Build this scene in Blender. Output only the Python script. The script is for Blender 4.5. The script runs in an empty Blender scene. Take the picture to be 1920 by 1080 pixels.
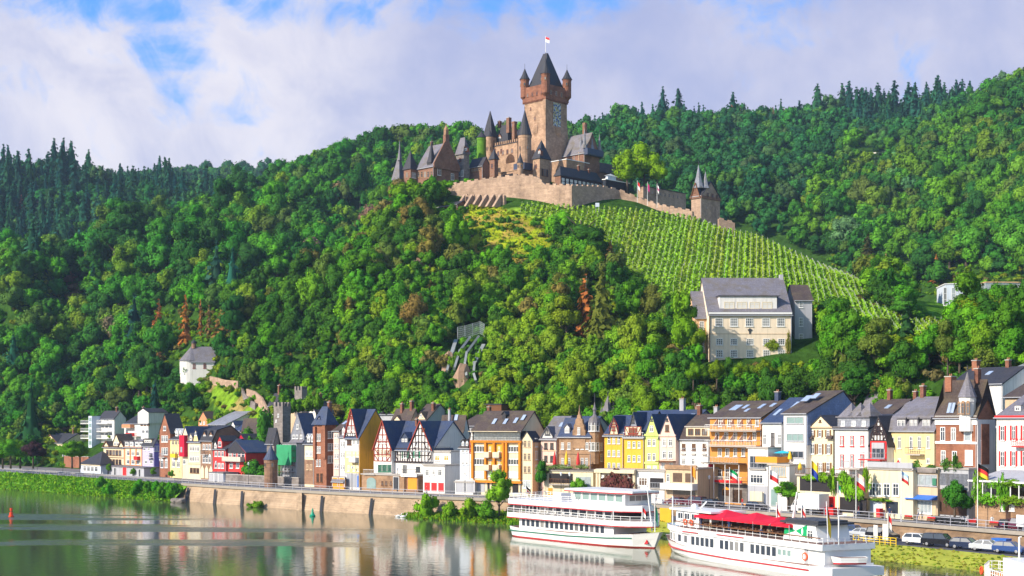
import bpy, math, random
import numpy as np
from mathutils import Vector, Matrix
C = bpy.context.scene
COL = C.collection
F, CX, HY, H = 2666.67, 960.0, 791.0, 18.3      # focal length in photo pixels, centre column, horizon row, eye height above the river

# ------------------------------------------------------------------ camera, sky, sun, exposure
cam_d = bpy.data.cameras.new('camera'); cam = bpy.data.objects.new('camera', cam_d); COL.objects.link(cam)
cam.location = (0, 0, H); cam.rotation_euler = (math.radians(90), 0, 0)
cam_d.lens = 50; cam_d.sensor_width = 36; cam_d.shift_y = (HY-540)/1920
cam_d.clip_start = 1; cam_d.clip_end = 20000
C.camera = cam
C.view_settings.view_transform = 'Standard'; C.view_settings.look = 'None'
C.view_settings.exposure = 0.42; C.view_settings.gamma = 1.0
try:
    C.cycles.max_bounces = 5; C.cycles.diffuse_bounces = 2; C.cycles.glossy_bounces = 3
    C.cycles.transmission_bounces = 3; C.cycles.volume_bounces = 0; C.cycles.transparent_max_bounces = 6
    C.cycles.use_denoising = True; C.cycles.sample_clamp_indirect = 4
except Exception: pass
SUN_EL, SUN_AZ = math.radians(31), math.atan2(-0.86, -0.5)
SUN = Vector((math.sin(SUN_AZ)*math.cos(SUN_EL), math.cos(SUN_AZ)*math.cos(SUN_EL), math.sin(SUN_EL)))
ld = bpy.data.lights.new('sun', 'SUN'); ld.energy = 4.8; ld.angle = math.radians(0.55); ld.color = (1.0, 0.90, 0.74)
lo = bpy.data.objects.new('sun', ld); COL.objects.link(lo); lo.rotation_euler = SUN.to_track_quat('Z', 'Y').to_euler()
lo.location = (-300, -200, 300)

def nd(t, kind, **kw):
    n = t.nodes.new(kind)
    for k, v in kw.items():
        if k in n.inputs: n.inputs[k].default_value = v
        else: setattr(n, k, v)
    return n
def lk(t, a, b): t.links.new(a, b)
def math_n(t, op, a, b=None, c=None, clamp=False):
    n = t.nodes.new('ShaderNodeMath'); n.operation = op; n.use_clamp = clamp
    for i, v in enumerate((a, b, c)):
        if v is None: continue
        if isinstance(v, (int, float)): n.inputs[i].default_value = v
        else: t.links.new(v, n.inputs[i])
    return n.outputs[0]
def mix_c(t, f, a, b, mode='MIX'):
    n = t.nodes.new('ShaderNodeMix'); n.data_type = 'RGBA'; n.blend_type = mode; n.clamp_factor = True
    for s, v in ((n.inputs[0], f), (n.inputs[6], a), (n.inputs[7], b)):
        if isinstance(v, (int, float)): s.default_value = v
        elif isinstance(v, tuple): s.default_value = (*v[:3], 1)
        else: t.links.new(v, s)
    return n.outputs[2]
def ramp(t, fac, stops):
    n = t.nodes.new('ShaderNodeMapRange'); n.interpolation_type = 'SMOOTHSTEP'; n.clamp = True
    t.links.new(fac, n.inputs[0]); n.inputs[1].default_value = stops[0]; n.inputs[2].default_value = stops[1]
    n.inputs[3].default_value = stops[2] if len(stops) > 2 else 0; n.inputs[4].default_value = stops[3] if len(stops) > 3 else 1
    return n.outputs[0]

w = bpy.data.worlds.new('World'); C.world = w; w.use_nodes = True
t = w.node_tree; t.nodes.clear()
out = nd(t, 'ShaderNodeOutputWorld'); bg = nd(t, 'ShaderNodeBackground', Strength=0.15)
sky = t.nodes.new('ShaderNodeTexSky'); sky.sky_type = 'NISHITA'; sky.sun_disc = False
sky.sun_elevation = SUN_EL; sky.sun_rotation = SUN_AZ; sky.altitude = 100; sky.air_density = 1.0; sky.dust_density = 0.6; sky.ozone_density = 2.5
tc = nd(t, 'ShaderNodeTexCoord'); gen = tc.outputs['Generated']
sep = nd(t, 'ShaderNodeSeparateXYZ'); lk(t, gen, sep.inputs[0])
# clouds: a flattened layer seen by direction; the breaks in it are where blue shows
den = math_n(t, 'MAXIMUM', math_n(t, 'ADD', sep.outputs[2], 0.12), 0.03)
px_ = math_n(t, 'DIVIDE', sep.outputs[0], den); py_ = math_n(t, 'DIVIDE', sep.outputs[1], den)
cv = nd(t, 'ShaderNodeCombineXYZ'); lk(t, px_, cv.inputs[0]); lk(t, py_, cv.inputs[1])
n1 = nd(t, 'ShaderNodeTexNoise', Scale=1.25, Detail=8.0, Roughness=0.55, Distortion=0.35); lk(t, cv.outputs[0], n1.inputs['Vector'])
n2 = nd(t, 'ShaderNodeTexNoise', Scale=5.0, Detail=7.0, Roughness=0.6); lk(t, gen, n2.inputs['Vector'])
n3 = nd(t, 'ShaderNodeTexNoise', Scale=11.0, Detail=8.0, Roughness=0.6, Distortion=0.6); lk(t, gen, n3.inputs['Vector'])
brk = None
for (bx, by, rx, ry, amp) in ((215, 0, 200, 50, .85), (300, 95, 85, 60, .78), (335, 170, 60, 60, .62), (430, 200, 70, 40, .42), (630, 18, 120, 40, .68), (735, 5, 120, 30, .6), (915, 0, 110, 34, .75),
                              (1050, 8, 85, 38, .75), (1135, 4, 85, 34, .72), (15, 150, 70, 40, .4), (60, -10, 220, 44, .7), (480, 5, 140, 34, .66), (1360, -8, 260, 34, .55)):
    d = Vector(((bx-CX)/F, 1, (HY-by)/F)).normalized()
    m = nd(t, 'ShaderNodeVectorMath', operation='SUBTRACT'); lk(t, gen, m.inputs[0]); m.inputs[1].default_value = d
    m2 = nd(t, 'ShaderNodeVectorMath', operation='MULTIPLY'); lk(t, m.outputs[0], m2.inputs[0]); m2.inputs[1].default_value = (F/rx, F/rx*.5, F/ry)
    l = nd(t, 'ShaderNodeVectorMath', operation='LENGTH'); lk(t, m2.outputs[0], l.inputs[0])
    g = ramp(t, l.outputs['Value'], (0.0, 1.9, amp, 0.0))
    brk = g if brk is None else math_n(t, 'MAXIMUM', brk, g)
n4 = nd(t, 'ShaderNodeTexNoise', Scale=26.0, Detail=9.0, Roughness=0.62, Distortion=0.9); lk(t, gen, n4.inputs['Vector'])
hole = math_n(t, 'ADD', brk, math_n(t, 'MULTIPLY', math_n(t, 'SUBTRACT', n3.outputs[0], 0.5), 2.4))
hole = math_n(t, 'ADD', hole, math_n(t, 'MULTIPLY', math_n(t, 'SUBTRACT', n4.outputs[0], 0.5), 1.5))
hole = ramp(t, hole, (0.2, 1.05, 0.04, 1.0))
hole = math_n(t, 'MAXIMUM', hole, math_n(t, 'ADD', ramp(t, sep.outputs[2], (0.275, 0.35, 0, .95)), 0.0))
cl = ramp(t, math_n(t, 'ADD', n2.outputs[0], math_n(t, 'MULTIPLY', math_n(t, 'SUBTRACT', n3.outputs[0], .5), .35)), (0.36, 0.66))
ccol = mix_c(t, cl, (0.37, 0.40, 0.60), (0.56, 0.55, 0.665))
# brighter, warmer cloud low on the sunny side
d0 = Vector(((330-CX)/F, 1, (HY-250)/F)).normalized()
dt = nd(t, 'ShaderNodeVectorMath', operation='DOT_PRODUCT'); lk(t, gen, dt.inputs[0]); dt.inputs[1].default_value = d0
low = ramp(t, dt.outputs['Value'], (0.982, 0.9995, 0.0, 0.75))
low = math_n(t, 'MULTIPLY', low, ramp(t, n3.outputs[0], (0.3, 0.62, .25, 1)))
ccol = mix_c(t, low, ccol, (0.80, 0.755, 0.77))
blue = mix_c(t, 1.0, sky.outputs[0], (0.9, 1.5, 1.9), 'MULTIPLY')
skyc = mix_c(t, 0.75, nd(t, 'ShaderNodeRGB').outputs[0], blue)
cl10 = nd(t, 'ShaderNodeVectorMath', operation='SCALE'); lk(t, ccol, cl10.inputs[0]); cl10.inputs['Scale'].default_value = 6.4
hb = mix_c(t, 1.0, (0.9, 2.9, 8.0), blue, 'MIX')
blue_l = mix_c(t, 0.7, blue, (0.42, 1.45, 4.4))
fin = mix_c(t, hole, cl10.outputs[0], blue_l)
# only the part of the sky towards the valley's head is clouded; behind the viewer it is clear
back = ramp(t, sep.outputs[1], (-0.35, 0.25))
fin = mix_c(t, back, sky.outputs[0], fin)
lk(t, fin, bg.inputs['Color']); lk(t, bg.outputs[0], out.inputs[0])

# ------------------------------------------------------------------ materials
MATS = {}
def mat(name, col, rough=0.85, noise=0.22, scale=0.6, kind='plain', spec=0.25, metal=0.0, emit=0, ccol2=None):
    if name in MATS: return MATS[name]
    m = bpy.data.materials.new(name); m.use_nodes = True; MATS[name] = m
    t = m.node_tree; b = t.nodes['Principled BSDF']
    b.inputs['Roughness'].default_value = rough; b.inputs['Metallic'].default_value = metal
    b.inputs['Specular IOR Level'].default_value = spec
    tc = nd(t, 'ShaderNodeTexCoord'); ob = tc.outputs['Object']
    n = nd(t, 'ShaderNodeTexNoise', Scale=scale, Detail=6.0, Roughness=0.62); lk(t, ob, n.inputs['Vector'])
    f = math_n(t, 'ADD', math_n(t, 'MULTIPLY', math_n(t, 'SUBTRACT', n.outputs[0], 0.5), noise*2.2), 1.0)
    c = mix_c(t, 1.0, col, nd(t, 'ShaderNodeRGB').outputs[0], 'MIX')
    base = nd(t, 'ShaderNodeRGB'); base.outputs[0].default_value = (*col, 1); cur = base.outputs[0]
    if kind == 'plaster':      # streaks of weathering running down
        mp = nd(t, 'ShaderNodeMapping'); mp.inputs['Scale'].default_value = (1.7, 1.7, 0.16); lk(t, ob, mp.inputs[0])
        s = nd(t, 'ShaderNodeTexNoise', Scale=1.2, Detail=5.0, Roughness=0.6); lk(t, mp.outputs[0], s.inputs['Vector'])
        cur = mix_c(t, ramp(t, s.outputs[0], (0.46, 0.74, 0, .5)), cur, tuple(x*.58 for x in col))
    elif kind in ('stone', 'brick'):
        br = nd(t, 'ShaderNodeTexBrick'); sc = 1.0 if kind == 'stone' else 2.2
        mp = nd(t, 'ShaderNodeMapping'); mp.inputs['Rotation'].default_value = (math.radians(90), 0, 0)
        cx = nd(t, 'ShaderNodeSeparateXYZ'); lk(t, ob, cx.inputs[0])
        cc = nd(t, 'ShaderNodeCombineXYZ'); lk(t, math_n(t, 'ADD', cx.outputs[0], cx.outputs[1]), cc.inputs[0]); lk(t, cx.outputs[2], cc.inputs[1])
        lk(t, cc.outputs[0], br.inputs['Vector']); br.inputs['Scale'].default_value = sc
        c2 = ccol2 or tuple(x*0.55 for x in col)
        br.inputs['Color1'].default_value = (*col, 1); br.inputs['Color2'].default_value = (*c2, 1)
        br.inputs['Mortar'].default_value = (*[x*.45+.03 for x in col], 1); br.inputs['Mortar Size'].default_value = 0.02
        br.inputs['Brick Width'].default_value = 0.9; br.inputs['Row Height'].default_value = 0.42
        v = nd(t, 'ShaderNodeTexVoronoi', Scale=1.1); lk(t, ob, v.inputs['Vector'])
        n5 = nd(t, 'ShaderNodeTexNoise', Scale=0.22, Detail=7.0, Roughness=0.7); lk(t, ob, n5.inputs['Vector'])
        cur = mix_c(t, 0.30, br.outputs[0], mix_c(t, v.outputs['Color'], tuple(x*.6 for x in col), tuple(min(1, x*1.25) for x in col)))
        cur = mix_c(t, ramp(t, n5.outputs[0], (0.45, 0.7, 0, .65)), cur, tuple(x*.42 for x in c2))
    elif kind == 'slate':
        mp = nd(t, 'ShaderNodeSeparateXYZ'); lk(t, ob, mp.inputs[0])
        wv = math_n(t, 'FRACT', math_n(t, 'MULTIPLY', mp.outputs[2], 2.4))
        n4 = nd(t, 'ShaderNodeTexNoise', Scale=3.5, Detail=3.0); lk(t, ob, n4.inputs['Vector'])
        cur = mix_c(t, math_n(t, 'MULTIPLY', ramp(t, wv, (.0, .3, 1, 0)), .35), cur, tuple(x*.5 for x in col))
        cur = mix_c(t, ramp(t, n4.outputs[0], (0.45, 0.7, 0, .45)), cur, tuple(min(1, x*1.6+.015) for x in col))
        n6 = nd(t, 'ShaderNodeTexNoise', Scale=0.35, Detail=6.0, Roughness=.7); lk(t, ob, n6.inputs['Vector'])
        cur = mix_c(t, ramp(t, n6.outputs[0], (0.44, 0.66, 0, .7)), cur, ccol2 or (0.15, 0.125, 0.085))
    mu = nd(t, 'ShaderNodeVectorMath', operation='SCALE'); lk(t, cur, mu.inputs[0]); lk(t, f, mu.inputs['Scale'])
    lk(t, mu.outputs[0], b.inputs['Base Color'])
    if kind in ('stone', 'brick', 'slate', 'rock'):
        bp = nd(t, 'ShaderNodeBump', Strength=0.5, Distance=0.12)
        n7 = nd(t, 'ShaderNodeTexNoise', Scale=2.5, Detail=5.0, Roughness=.7); lk(t, ob, n7.inputs['Vector'])
        lk(t, n7.outputs[0], bp.inputs['Height']); lk(t, bp.outputs[0], b.inputs['Normal'])
    return m

def foliage_mat(name, attr=False, trans=0.22):
    if name in MATS: return MATS[name]
    m = bpy.data.materials.new(name); m.use_nodes = True; MATS[name] = m
    t = m.node_tree; t.nodes.clear(); o = nd(t, 'ShaderNodeOutputMaterial')
    if attr: base = nd(t, 'ShaderNodeVertexColor', layer_name='tint').outputs[0]
    else: base = nd(t, 'ShaderNodeObjectInfo').outputs['Color']
    g = nd(t, 'ShaderNodeNewGeometry')
    r = g.outputs['Random Per Island']
    f = math_n(t, 'ADD', math_n(t, 'MULTIPLY', r, 0.75), 0.62)
    mu = nd(t, 'ShaderNodeVectorMath', operation='SCALE'); lk(t, base, mu.inputs[0]); lk(t, f, mu.inputs['Scale'])
    rr = math_n(t, 'FRACT', math_n(t, 'MULTIPLY', r, 17.3))
    c = mix_c(t, math_n(t, 'MULTIPLY', rr, 0.10), mu.outputs[0], (0.16, 0.26, 0.012))
    d = nd(t, 'ShaderNodeBsdfDiffuse'); lk(t, c, d.inputs[0])
    tr = nd(t, 'ShaderNodeBsdfTranslucent'); lk(t, mix_c(t, 0.35, c, (0.11, 0.26, 0.02)), tr.inputs[0])
    mx = nd(t, 'ShaderNodeMixShader'); mx.inputs[0].default_value = trans
    lk(t, d.outputs[0], mx.inputs[1]); lk(t, tr.outputs[0], mx.inputs[2]); lk(t, mx.outputs[0], o.inputs[0])
    return m

GLASS = mat('window_glass', (0.035, 0.045, 0.06), rough=0.08, noise=0.5, scale=0.5, spec=0.8)
t = GLASS.node_tree; b = t.nodes['Principled BSDF']; oi_ = nd(t, 'ShaderNodeObjectInfo'); old_ = b.inputs['Base Color'].links[0].from_socket      # curtains behind some panes
lk(t, mix_c(t, ramp(t, oi_.outputs['Random'], (.55, .95, 0, .75)), old_, (.34, .33, .31)), b.inputs['Base Color'])
WHITE = mat('white_paint', (0.80, 0.79, 0.77), rough=0.5, noise=0.05)
DARKM = mat('dark_metal', (0.05, 0.052, 0.06), rough=0.5, noise=.1)
STEEL = mat('galvanised_steel', (0.42, 0.43, 0.47), rough=0.45, noise=.1, metal=.3)

# ------------------------------------------------------------------ mesh builder
class MB:
    def __init__(s): s.v = []; s.f = []; s.m = []; s.mats = []
    def mi(s, m):
        if m not in s.mats: s.mats.append(m)
        return s.mats.index(m)
    def add(s, vs, fs, m):
        o = len(s.v); s.v += [tuple(p) for p in vs]; k = s.mi(m)
        for f in fs: s.f.append(tuple(i+o for i in f)); s.m.append(k)
    def box(s, x0, x1, y0, y1, z0, z1, m):
        s.add([(x0,y0,z0),(x1,y0,z0),(x1,y1,z0),(x0,y1,z0),(x0,y0,z1),(x1,y0,z1),(x1,y1,z1),(x0,y1,z1)],
              [(0,3,2,1),(4,5,6,7),(0,1,5,4),(1,2,6,5),(2,3,7,6),(3,0,4,7)], m)
    def prism_x(s, poly, x0, x1, m):      # poly of (y,z), counter-clockwise seen from +x
        n = len(poly); vs = [(x0,y,z) for y, z in poly]+[(x1,y,z) for y, z in poly]
        s.add(vs, [tuple(range(n-1,-1,-1)), tuple(range(n,2*n))]+[(i,(i+1)%n,(i+1)%n+n,i+n) for i in range(n)], m)
    def prism_y(s, poly, y0, y1, m):      # poly of (x,z)
        n = len(poly); vs = [(x,y0,z) for x, z in poly]+[(x,y1,z) for x, z in poly]
        s.add(vs, [tuple(range(n)), tuple(range(2*n-1,n-1,-1))]+[(i+n,(i+1)%n+n,(i+1)%n,i) for i in range(n)], m)
    def prism_z(s, poly, z0, z1, m):
        n = len(poly); vs = [(x,y,z0) for x, y in poly]+[(x,y,z1) for x, y in poly]
        s.add(vs, [tuple(range(n-1,-1,-1)), tuple(range(n,2*n))]+[(i,(i+1)%n,(i+1)%n+n,i+n) for i in range(n)], m)
    def lathe(s, cx, cy, prof, n, m, a0=0.0, sx=1.0, sy=1.0):
        vs = []; fs = []
        for r, z in prof:
            for i in range(n):
                a = a0+2*math.pi*i/n; vs.append((cx+r*sx*math.cos(a), cy+r*sy*math.sin(a), z))
        for j in range(len(prof)-1):
            for i in range(n):
                a, b = j*n+i, j*n+(i+1)%n; fs.append((a, b, b+n, a+n))
        fs.append(tuple(range(n-1,-1,-1))); k = (len(prof)-1)*n; fs.append(tuple(range(k, k+n)))
        s.add(vs, fs, m)
    def tube(s, p, q, r, m, n=6, r2=None):
        p = Vector(p); q = Vector(q); d = (q-p)
        if d.length < 1e-6: return
        z = d.normalized(); x = z.orthogonal().normalized(); y = z.cross(x); r2 = r if r2 is None else r2
        vs = []
        for c, rr in ((p, r), (q, r2)):
            for i in range(n):
                a = 2*math.pi*i/n; vs.append(c+(x*math.cos(a)+y*math.sin(a))*rr)
        s.add(vs, [(i,(i+1)%n,(i+1)%n+n,i+n) for i in range(n)]+[tuple(range(n-1,-1,-1)), tuple(range(n,2*n))], m)
    def bar(s, p, q, w, m, d=None):       # box-section bar
        p = Vector(p); q = Vector(q); z = (q-p).normalized(); x = Vector((0,1,0)) if abs(z.y) < .9 else Vector((1,0,0))
        x = (x-z*x.dot(z)).normalized(); y = z.cross(x); d = d or w
        vs = [c+x*a*d/2+y*b*w/2 for c in (p, q) for a, b in ((-1,-1),(1,-1),(1,1),(-1,1))]
        s.add(vs, [(3,2,1,0),(4,5,6,7),(0,1,5,4),(1,2,6,5),(2,3,7,6),(3,0,4,7)], m)
    def mesh(s, name, smooth=False):
        me = bpy.data.meshes.new(name); me.from_pydata(s.v, [], s.f)
        for m in s.mats: me.materials.append(m)
        me.polygons.foreach_set('material_index', s.m)
        if smooth: me.polygons.foreach_set('use_smooth', [True]*len(s.f))
        me.update(); return me
    def build(s, name, parent=None, smooth=False, loc=None):
        o = bpy.data.objects.new(name, s.mesh(name, smooth)); COL.objects.link(o)
        if parent: o.parent = parent
        if loc: o.location = loc
        return o
def tag(o, label, cat, group=None, kind=None):
    o['label'] = label; o['category'] = cat
    if group: o['group'] = group
    if kind: o['kind'] = kind
    return o
def empty(name, loc, rz=0.0):
    o = bpy.data.objects.new(name, None); COL.objects.link(o); o.location = loc; o.rotation_euler = (0, 0, rz)
    o.empty_display_size = 0.5; return o
def struct(o, kind='structure'): o['kind'] = kind; return o
def link_mesh(name, me, parent=None, loc=(0,0,0), rz=0.0, scale=None):
    o = bpy.data.objects.new(name, me); COL.objects.link(o); o.parent = parent; o.location = loc; o.rotation_euler = (0,0,rz)
    if scale: o.scale = scale
    return o
def W(px, py, Y): return Vector(((px-CX)*Y/F, Y, H+(HY-py)*Y/F))
def PXY(p): return CX+F*p[0]/p[1], HY-F*(p[2]-H)/p[1]
def Zat(py, Y): return H+(HY-py)*Y/F

# ------------------------------------------------------------------ the river bank as a curve in plan
_k = np.array([(-500,4.2),(-250,5.25),(0,6.41),(150,7.12),(339,8.05),(562,9.0),(774,9.68),(912,10.02),(1080,10.38),(1245,10.85),(1420,11.7),(1620,12.75),(1900,14.28),(2100,15.4),(2350,16.8),(2600,18.2)])
_pp = np.arange(-500, 2601, 10.0); _ss = np.interp(_pp, _k[:,0], _k[:,1])
_g = np.exp(-0.5*(np.arange(-24,25)/9.0)**2); _g /= _g.sum()
_ss = np.convolve(np.pad(_ss, 24, mode='reflect', reflect_type='odd'), _g, 'valid')
BANK = np.stack([(_pp-CX)/_ss, F/_ss], 1)
_tg = np.gradient(BANK, axis=0); _tg /= np.linalg.norm(_tg, axis=1)[:,None]
BN = np.stack([-_tg[:,1], _tg[:,0]], 1)                       # inland
def bank_curve(w):
    w_ = np.broadcast_to(np.asarray(w, float), (len(BANK),)) if not callable(w) else np.array([w(p) for p in _pp])
    return BANK+BN*w_[:,None]
def bank_pt(px, w=0.0):
    q = BANK+BN*w; k = CX+F*q[:,0]/q[:,1]
    return np.array((np.interp(px, k, q[:,0]), np.interp(px, k, q[:,1])))
def bank_dir(px, w=0.0):
    a = bank_pt(px-15, w); b = bank_pt(px+15, w); d = b-a; return d/np.linalg.norm(d)
def strip(name, w0, w1, z0, z1, px0, px1, m, thick=None, parent=None):
    """a ribbon along the bank between two offsets; w and z may be functions of the photo column of the bank line"""
    mb = MB(); fn = lambda q: q if callable(q) else (lambda p: q)
    w0, w1, z0, z1 = map(fn, (w0, w1, z0, z1)); vs = []
    idx = [i for i, p in enumerate(_pp) if px0 <= p <= px1]
    for i in idx:
        p = _pp[i]; a = BANK[i]+BN[i]*w0(p); b = BANK[i]+BN[i]*w1(p)
        vs.append((a[0], a[1], z0(p))); vs.append((b[0], b[1], z1(p)))
        if thick: vs.append((b[0], b[1], z1(p)-thick)); vs.append((a[0], a[1], z0(p)-thick))
    n = len(idx)
    if thick:
        fs = []
        for i in range(n-1):
            for k in range(4): fs.append((i*4+k, i*4+4+k, i*4+4+(k+1)%4, i*4+(k+1)%4))
        fs += [(0,1,2,3), (4*n-1,4*n-2,4*n-3,4*n-4)]
    else: fs = [(i*2, i*2+2, i*2+3, i*2+1) for i in range(n-1)]
    mb.add(vs, fs, m); return mb.build(name, parent)
# ------------------------------------------------------------------ terrain: one height field through surveyed points
ZT = 3.8        # level of the quay road
_cp = []
def cp(px, *pts):
    for a, Y in pts: _cp.append(((px-CX)*Y/F, Y, Zat(a, Y)))
def cz(px, *pts):
    for Z, Y in pts: _cp.append(((px-CX)*Y/F, Y, Z))
# castle hill, front slope
cp(500,(770,362),(740,375),(700,390),(650,410),(610,425)); cz(500,(60,455),(48,500))
cp(560,(770,350),(700,375),(640,400),(580,420)); cz(560,(55,450),(50,490))
cp(620,(765,342),(700,362),(620,395),(540,430),(520,440)); cz(620,(52,480),(55,520))
cp(690,(765,334),(700,354),(600,392),(500,432),(450,452)); cz(690,(58,510))
cp(740,(770,328),(700,348),(600,385),(500,425),(430,455),(395,470)); cz(740,(88,500),(70,560))
cp(800,(770,320),(700,342),(600,380),(500,418),(430,446),(390,460)); cz(800,(97,490))
cp(860,(770,316),(700,336),(600,375),(500,412),(430,440),(388,455)); cz(860,(101,490),(80,570))
cp(980,(775,308),(700,330),(600,368),(500,405),(430,434),(384,449)); cz(980,(104,492),(84,580))
cp(1100,(775,300),(700,321),(600,360),(500,400),(430,430),(388,441)); cz(1100,(100,492),(80,570))
cp(1220,(770,293),(700,312),(600,350),(500,392),(440,425),(397,443)); cz(1220,(92,482),(68,545))
cp(1340,(760,281),(680,298),(600,325),(520,365),(460,405),(422,440)); cz(1340,(83,462),(60,520))
cp(1420,(760,272),(698,288),(686,303),(600,318),(540,350),(470,405),(448,425)); cz(1420,(52,480))
cp(1500,(750,266),(700,284),(688,300),(600,320),(540,360),(500,395),(484,412)); cz(1500,(50,465),(40,540))
cp(1600,(740,256),(680,278),(620,310),(560,355),(528,390)); cz(1600,(42,460))
cp(1700,(725,250),(660,285),(620,320),(590,360),(562,400)); cz(1700,(44,450))
cp(1800,(710,245),(650,300),(620,335),(600,370),(578,430))
cp(1920,(705,240),(640,290),(600,350),(572,420))
cp(2100,(700,230),(630,290),(580,380))
cz(1000,(72,640)); cz(1200,(62,610)); cz(1400,(50,590)); cz(1560,(45,560)); cz(850,(85,640))
# back hill right of the castle
cp(1150,(330,720),(290,780),(273,850),(267,930),(254,1000)); cp(1250,(365,680),(300,770),(270,860),(257,950),(244,1010))
cp(1400,(430,660),(350,740),(292,830),(272,870),(260,930),(244,1000)); cp(1550,(455,630),(380,700),(308,800),(277,880),(254,950),(236,1020))
cp(1650,(480,580),(420,650),(350,740),(315,800),(299,826),(297,842),(267,920),(242,990),(227,1050))
cp(1720,(480,570),(420,620),(350,700),(300,780),(289,815),(287,835),(258,900),(240,970),(227,1030))
cp(1800,(500,540),(420,610),(330,700),(261,790),(227,860),(222,930)); cp(1860,(510,520),(400,610),(300,700),(226,790),(199,850))
cp(1950,(520,500),(400,590),(300,670),(200,760),(161,820)); cp(2250,(420,560),(220,720),(123,800))
for px, z in ((1150,190),(1400,205),(1650,215),(1900,215),(2200,220)): cz(px, (z,1180),(z-30,1500))
# wooded hill left of and behind the castle
cp(-250,(860,430),(700,500),(560,540),(505,580)); cp(0,(840,410),(800,418),(760,432),(650,480),(560,540),(495,600)); cp(80,(838,408),(800,414))
cp(150,(815,398),(790,402),(720,425),(620,480),(530,550),(475,620)); cp(220,(800,392),(760,402))
cp(340,(745,395),(712,412),(640,440),(560,500),(480,590),(432,680)); cp(345,(703,417)); cp(375,(703,417)); cp(402,(703,417)); cp(300,(790,375),(750,390),(715,405)); cp(420,(770,368),(735,385),(705,396))
cp(450,(660,420),(560,490),(450,620),(385,720)); cp(560,(440,610),(365,720),(335,770)); cz(560,(75,530))
cp(640,(430,600),(345,720),(314,820)); cp(740,(340,740),(302,880)); cz(740,(78,600))
cp(850,(308,880)); cp(950,(318,890)); cp(1050,(290,930))
for px, z, Y in ((-250,60,720),(0,62,720),(200,80,770),(340,95,800),(450,115,840),(620,150,950),(780,165,1020),(950,165,1030)): cz(px, (z, Y))
# far conifer hill
cp(-250,(350,980)); cp(0,(480,800),(440,850),(346,980)); cp(120,(440,850),(352,980)); cp(230,(420,870),(362,985)); cp(330,(412,890),(378,1000)); cp(410,(402,1020)); cp(500,(392,1060))
for px in (-250,0,200,400): cz(px, (110,1180))
cp(330,(356,1450)); cp(430,(352,1450)); cp(530,(354,1450)); cp(0,(360,1500)); cp(700,(345,1500)); cz(950,(150,1450))
_cp = np.array(_cp)
_r = np.linalg.norm(_cp[:,None,:2]-_cp[None,:,:2], axis=2)
_n = len(_cp); _A = np.zeros((_n+3, _n+3)); _A[:_n,:_n] = -_r+np.eye(_n)*1.2
_P = np.concatenate([np.ones((_n,1)), _cp[:,:2]/500], 1); _A[:_n,_n:] = _P; _A[_n:,:_n] = _P.T
_wt = np.linalg.solve(_A, np.concatenate([_cp[:,2], np.zeros(3)]))
def _hash_noise(x, y, s, seed):
    """smooth value noise"""
    rng = np.random.RandomState(seed); g = rng.rand(256, 256); x = x/s; y = y/s
    i = np.floor(x).astype(int); j = np.floor(y).astype(int); a = x-i; b = y-j; a = a*a*(3-2*a); b = b*b*(3-2*b)
    q = lambda p, r: g[p % 256, r % 256]
    return (q(i,j)*(1-a)+q(i+1,j)*a)*(1-b)+(q(i,j+1)*(1-a)+q(i+1,j+1)*a)*b-.5
def bank_w(X, Y):
    """signed distance inland from the quay line"""
    X = np.asarray(X, float).ravel(); Y = np.asarray(Y, float).ravel(); o = np.empty(len(X))
    for k in range(0, len(X), 20000):
        dx = X[k:k+20000,None]-BANK[None,:,0]; dy = Y[k:k+20000,None]-BANK[None,:,1]
        i = np.argmin(dx*dx+dy*dy, 1); r = np.arange(len(i))
        o[k:k+20000] = dx[r,i]*BN[i,0]+dy[r,i]*BN[i,1]
    return o
def terrain_z(X, Y, rough=True):
    sh = np.shape(X); X = np.asarray(X, float).ravel(); Y = np.asarray(Y, float).ravel(); Z = np.empty(len(X))
    for k in range(0, len(X), 8000):
        x, y = X[k:k+8000], Y[k:k+8000]
        r = np.sqrt((x[:,None]-_cp[None,:,0])**2+(y[:,None]-_cp[None,:,1])**2)
        Z[k:k+8000] = -r@_wt[:_n]+_wt[_n]+_wt[_n+1]*x/500+_wt[_n+2]*y/500
    if rough: Z = Z+_hash_noise(X, Y, 34, 1)*5*np.clip((Y-300)/200, 0.2, 1)+_hash_noise(X, Y, 11, 2)*1.6
    wd = bank_w(X, Y); f = np.clip((wd-17)/16, 0, 1); f = f*f*(3-2*f)
    xl = np.interp(CX+F*X/np.maximum(Y, 1), (20, 60, 130, 200, 470, 560, 1180, 1300), (1.6, 1.2, .45, .5, .72, .66, .66, 1.0)); Z = np.minimum(Z, ZT+np.maximum(0, wd-24)*xl+np.maximum(0, wd-44)*.62)
    Z = np.maximum(Z, ZT-.6)
    Z = (ZT-0.5)*(1-f)+Z*f
    Z = np.where(wd < 3, -4.0, Z)
    return Z.reshape(sh)
def inpoly(px, py, poly):
    px = np.asarray(px); py = np.asarray(py); r = np.zeros(px.shape, bool); n = len(poly)
    for i in range(n):
        x0, y0 = poly[i]; x1, y1 = poly[(i+1) % n]
        if y0 == y1: continue
        c = (y0 > py) != (y1 > py); r ^= c & (px < (x1-x0)*(py-y0)/(y1-y0)+x0)
    return r
VINEYARD = [(940,392),(1000,388),(1075,392),(1180,398),(1270,408),(1340,424),(1420,450),(1500,486),(1600,528),(1632,548),(1600,572),(1520,575),(1300,575),(1290,560),(1235,545),(1180,500),(1138,470),(1060,420),(1010,410)]
VINE2 = [(1585,565),(1640,580),(1700,608),(1790,612),(1775,640),(1700,640),(1640,618),(1590,590)]
MEADOW = [(820,395),(930,388),(1010,412),(1050,440),(1020,470),(960,500),(930,478),(880,470),(860,440)]
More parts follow.
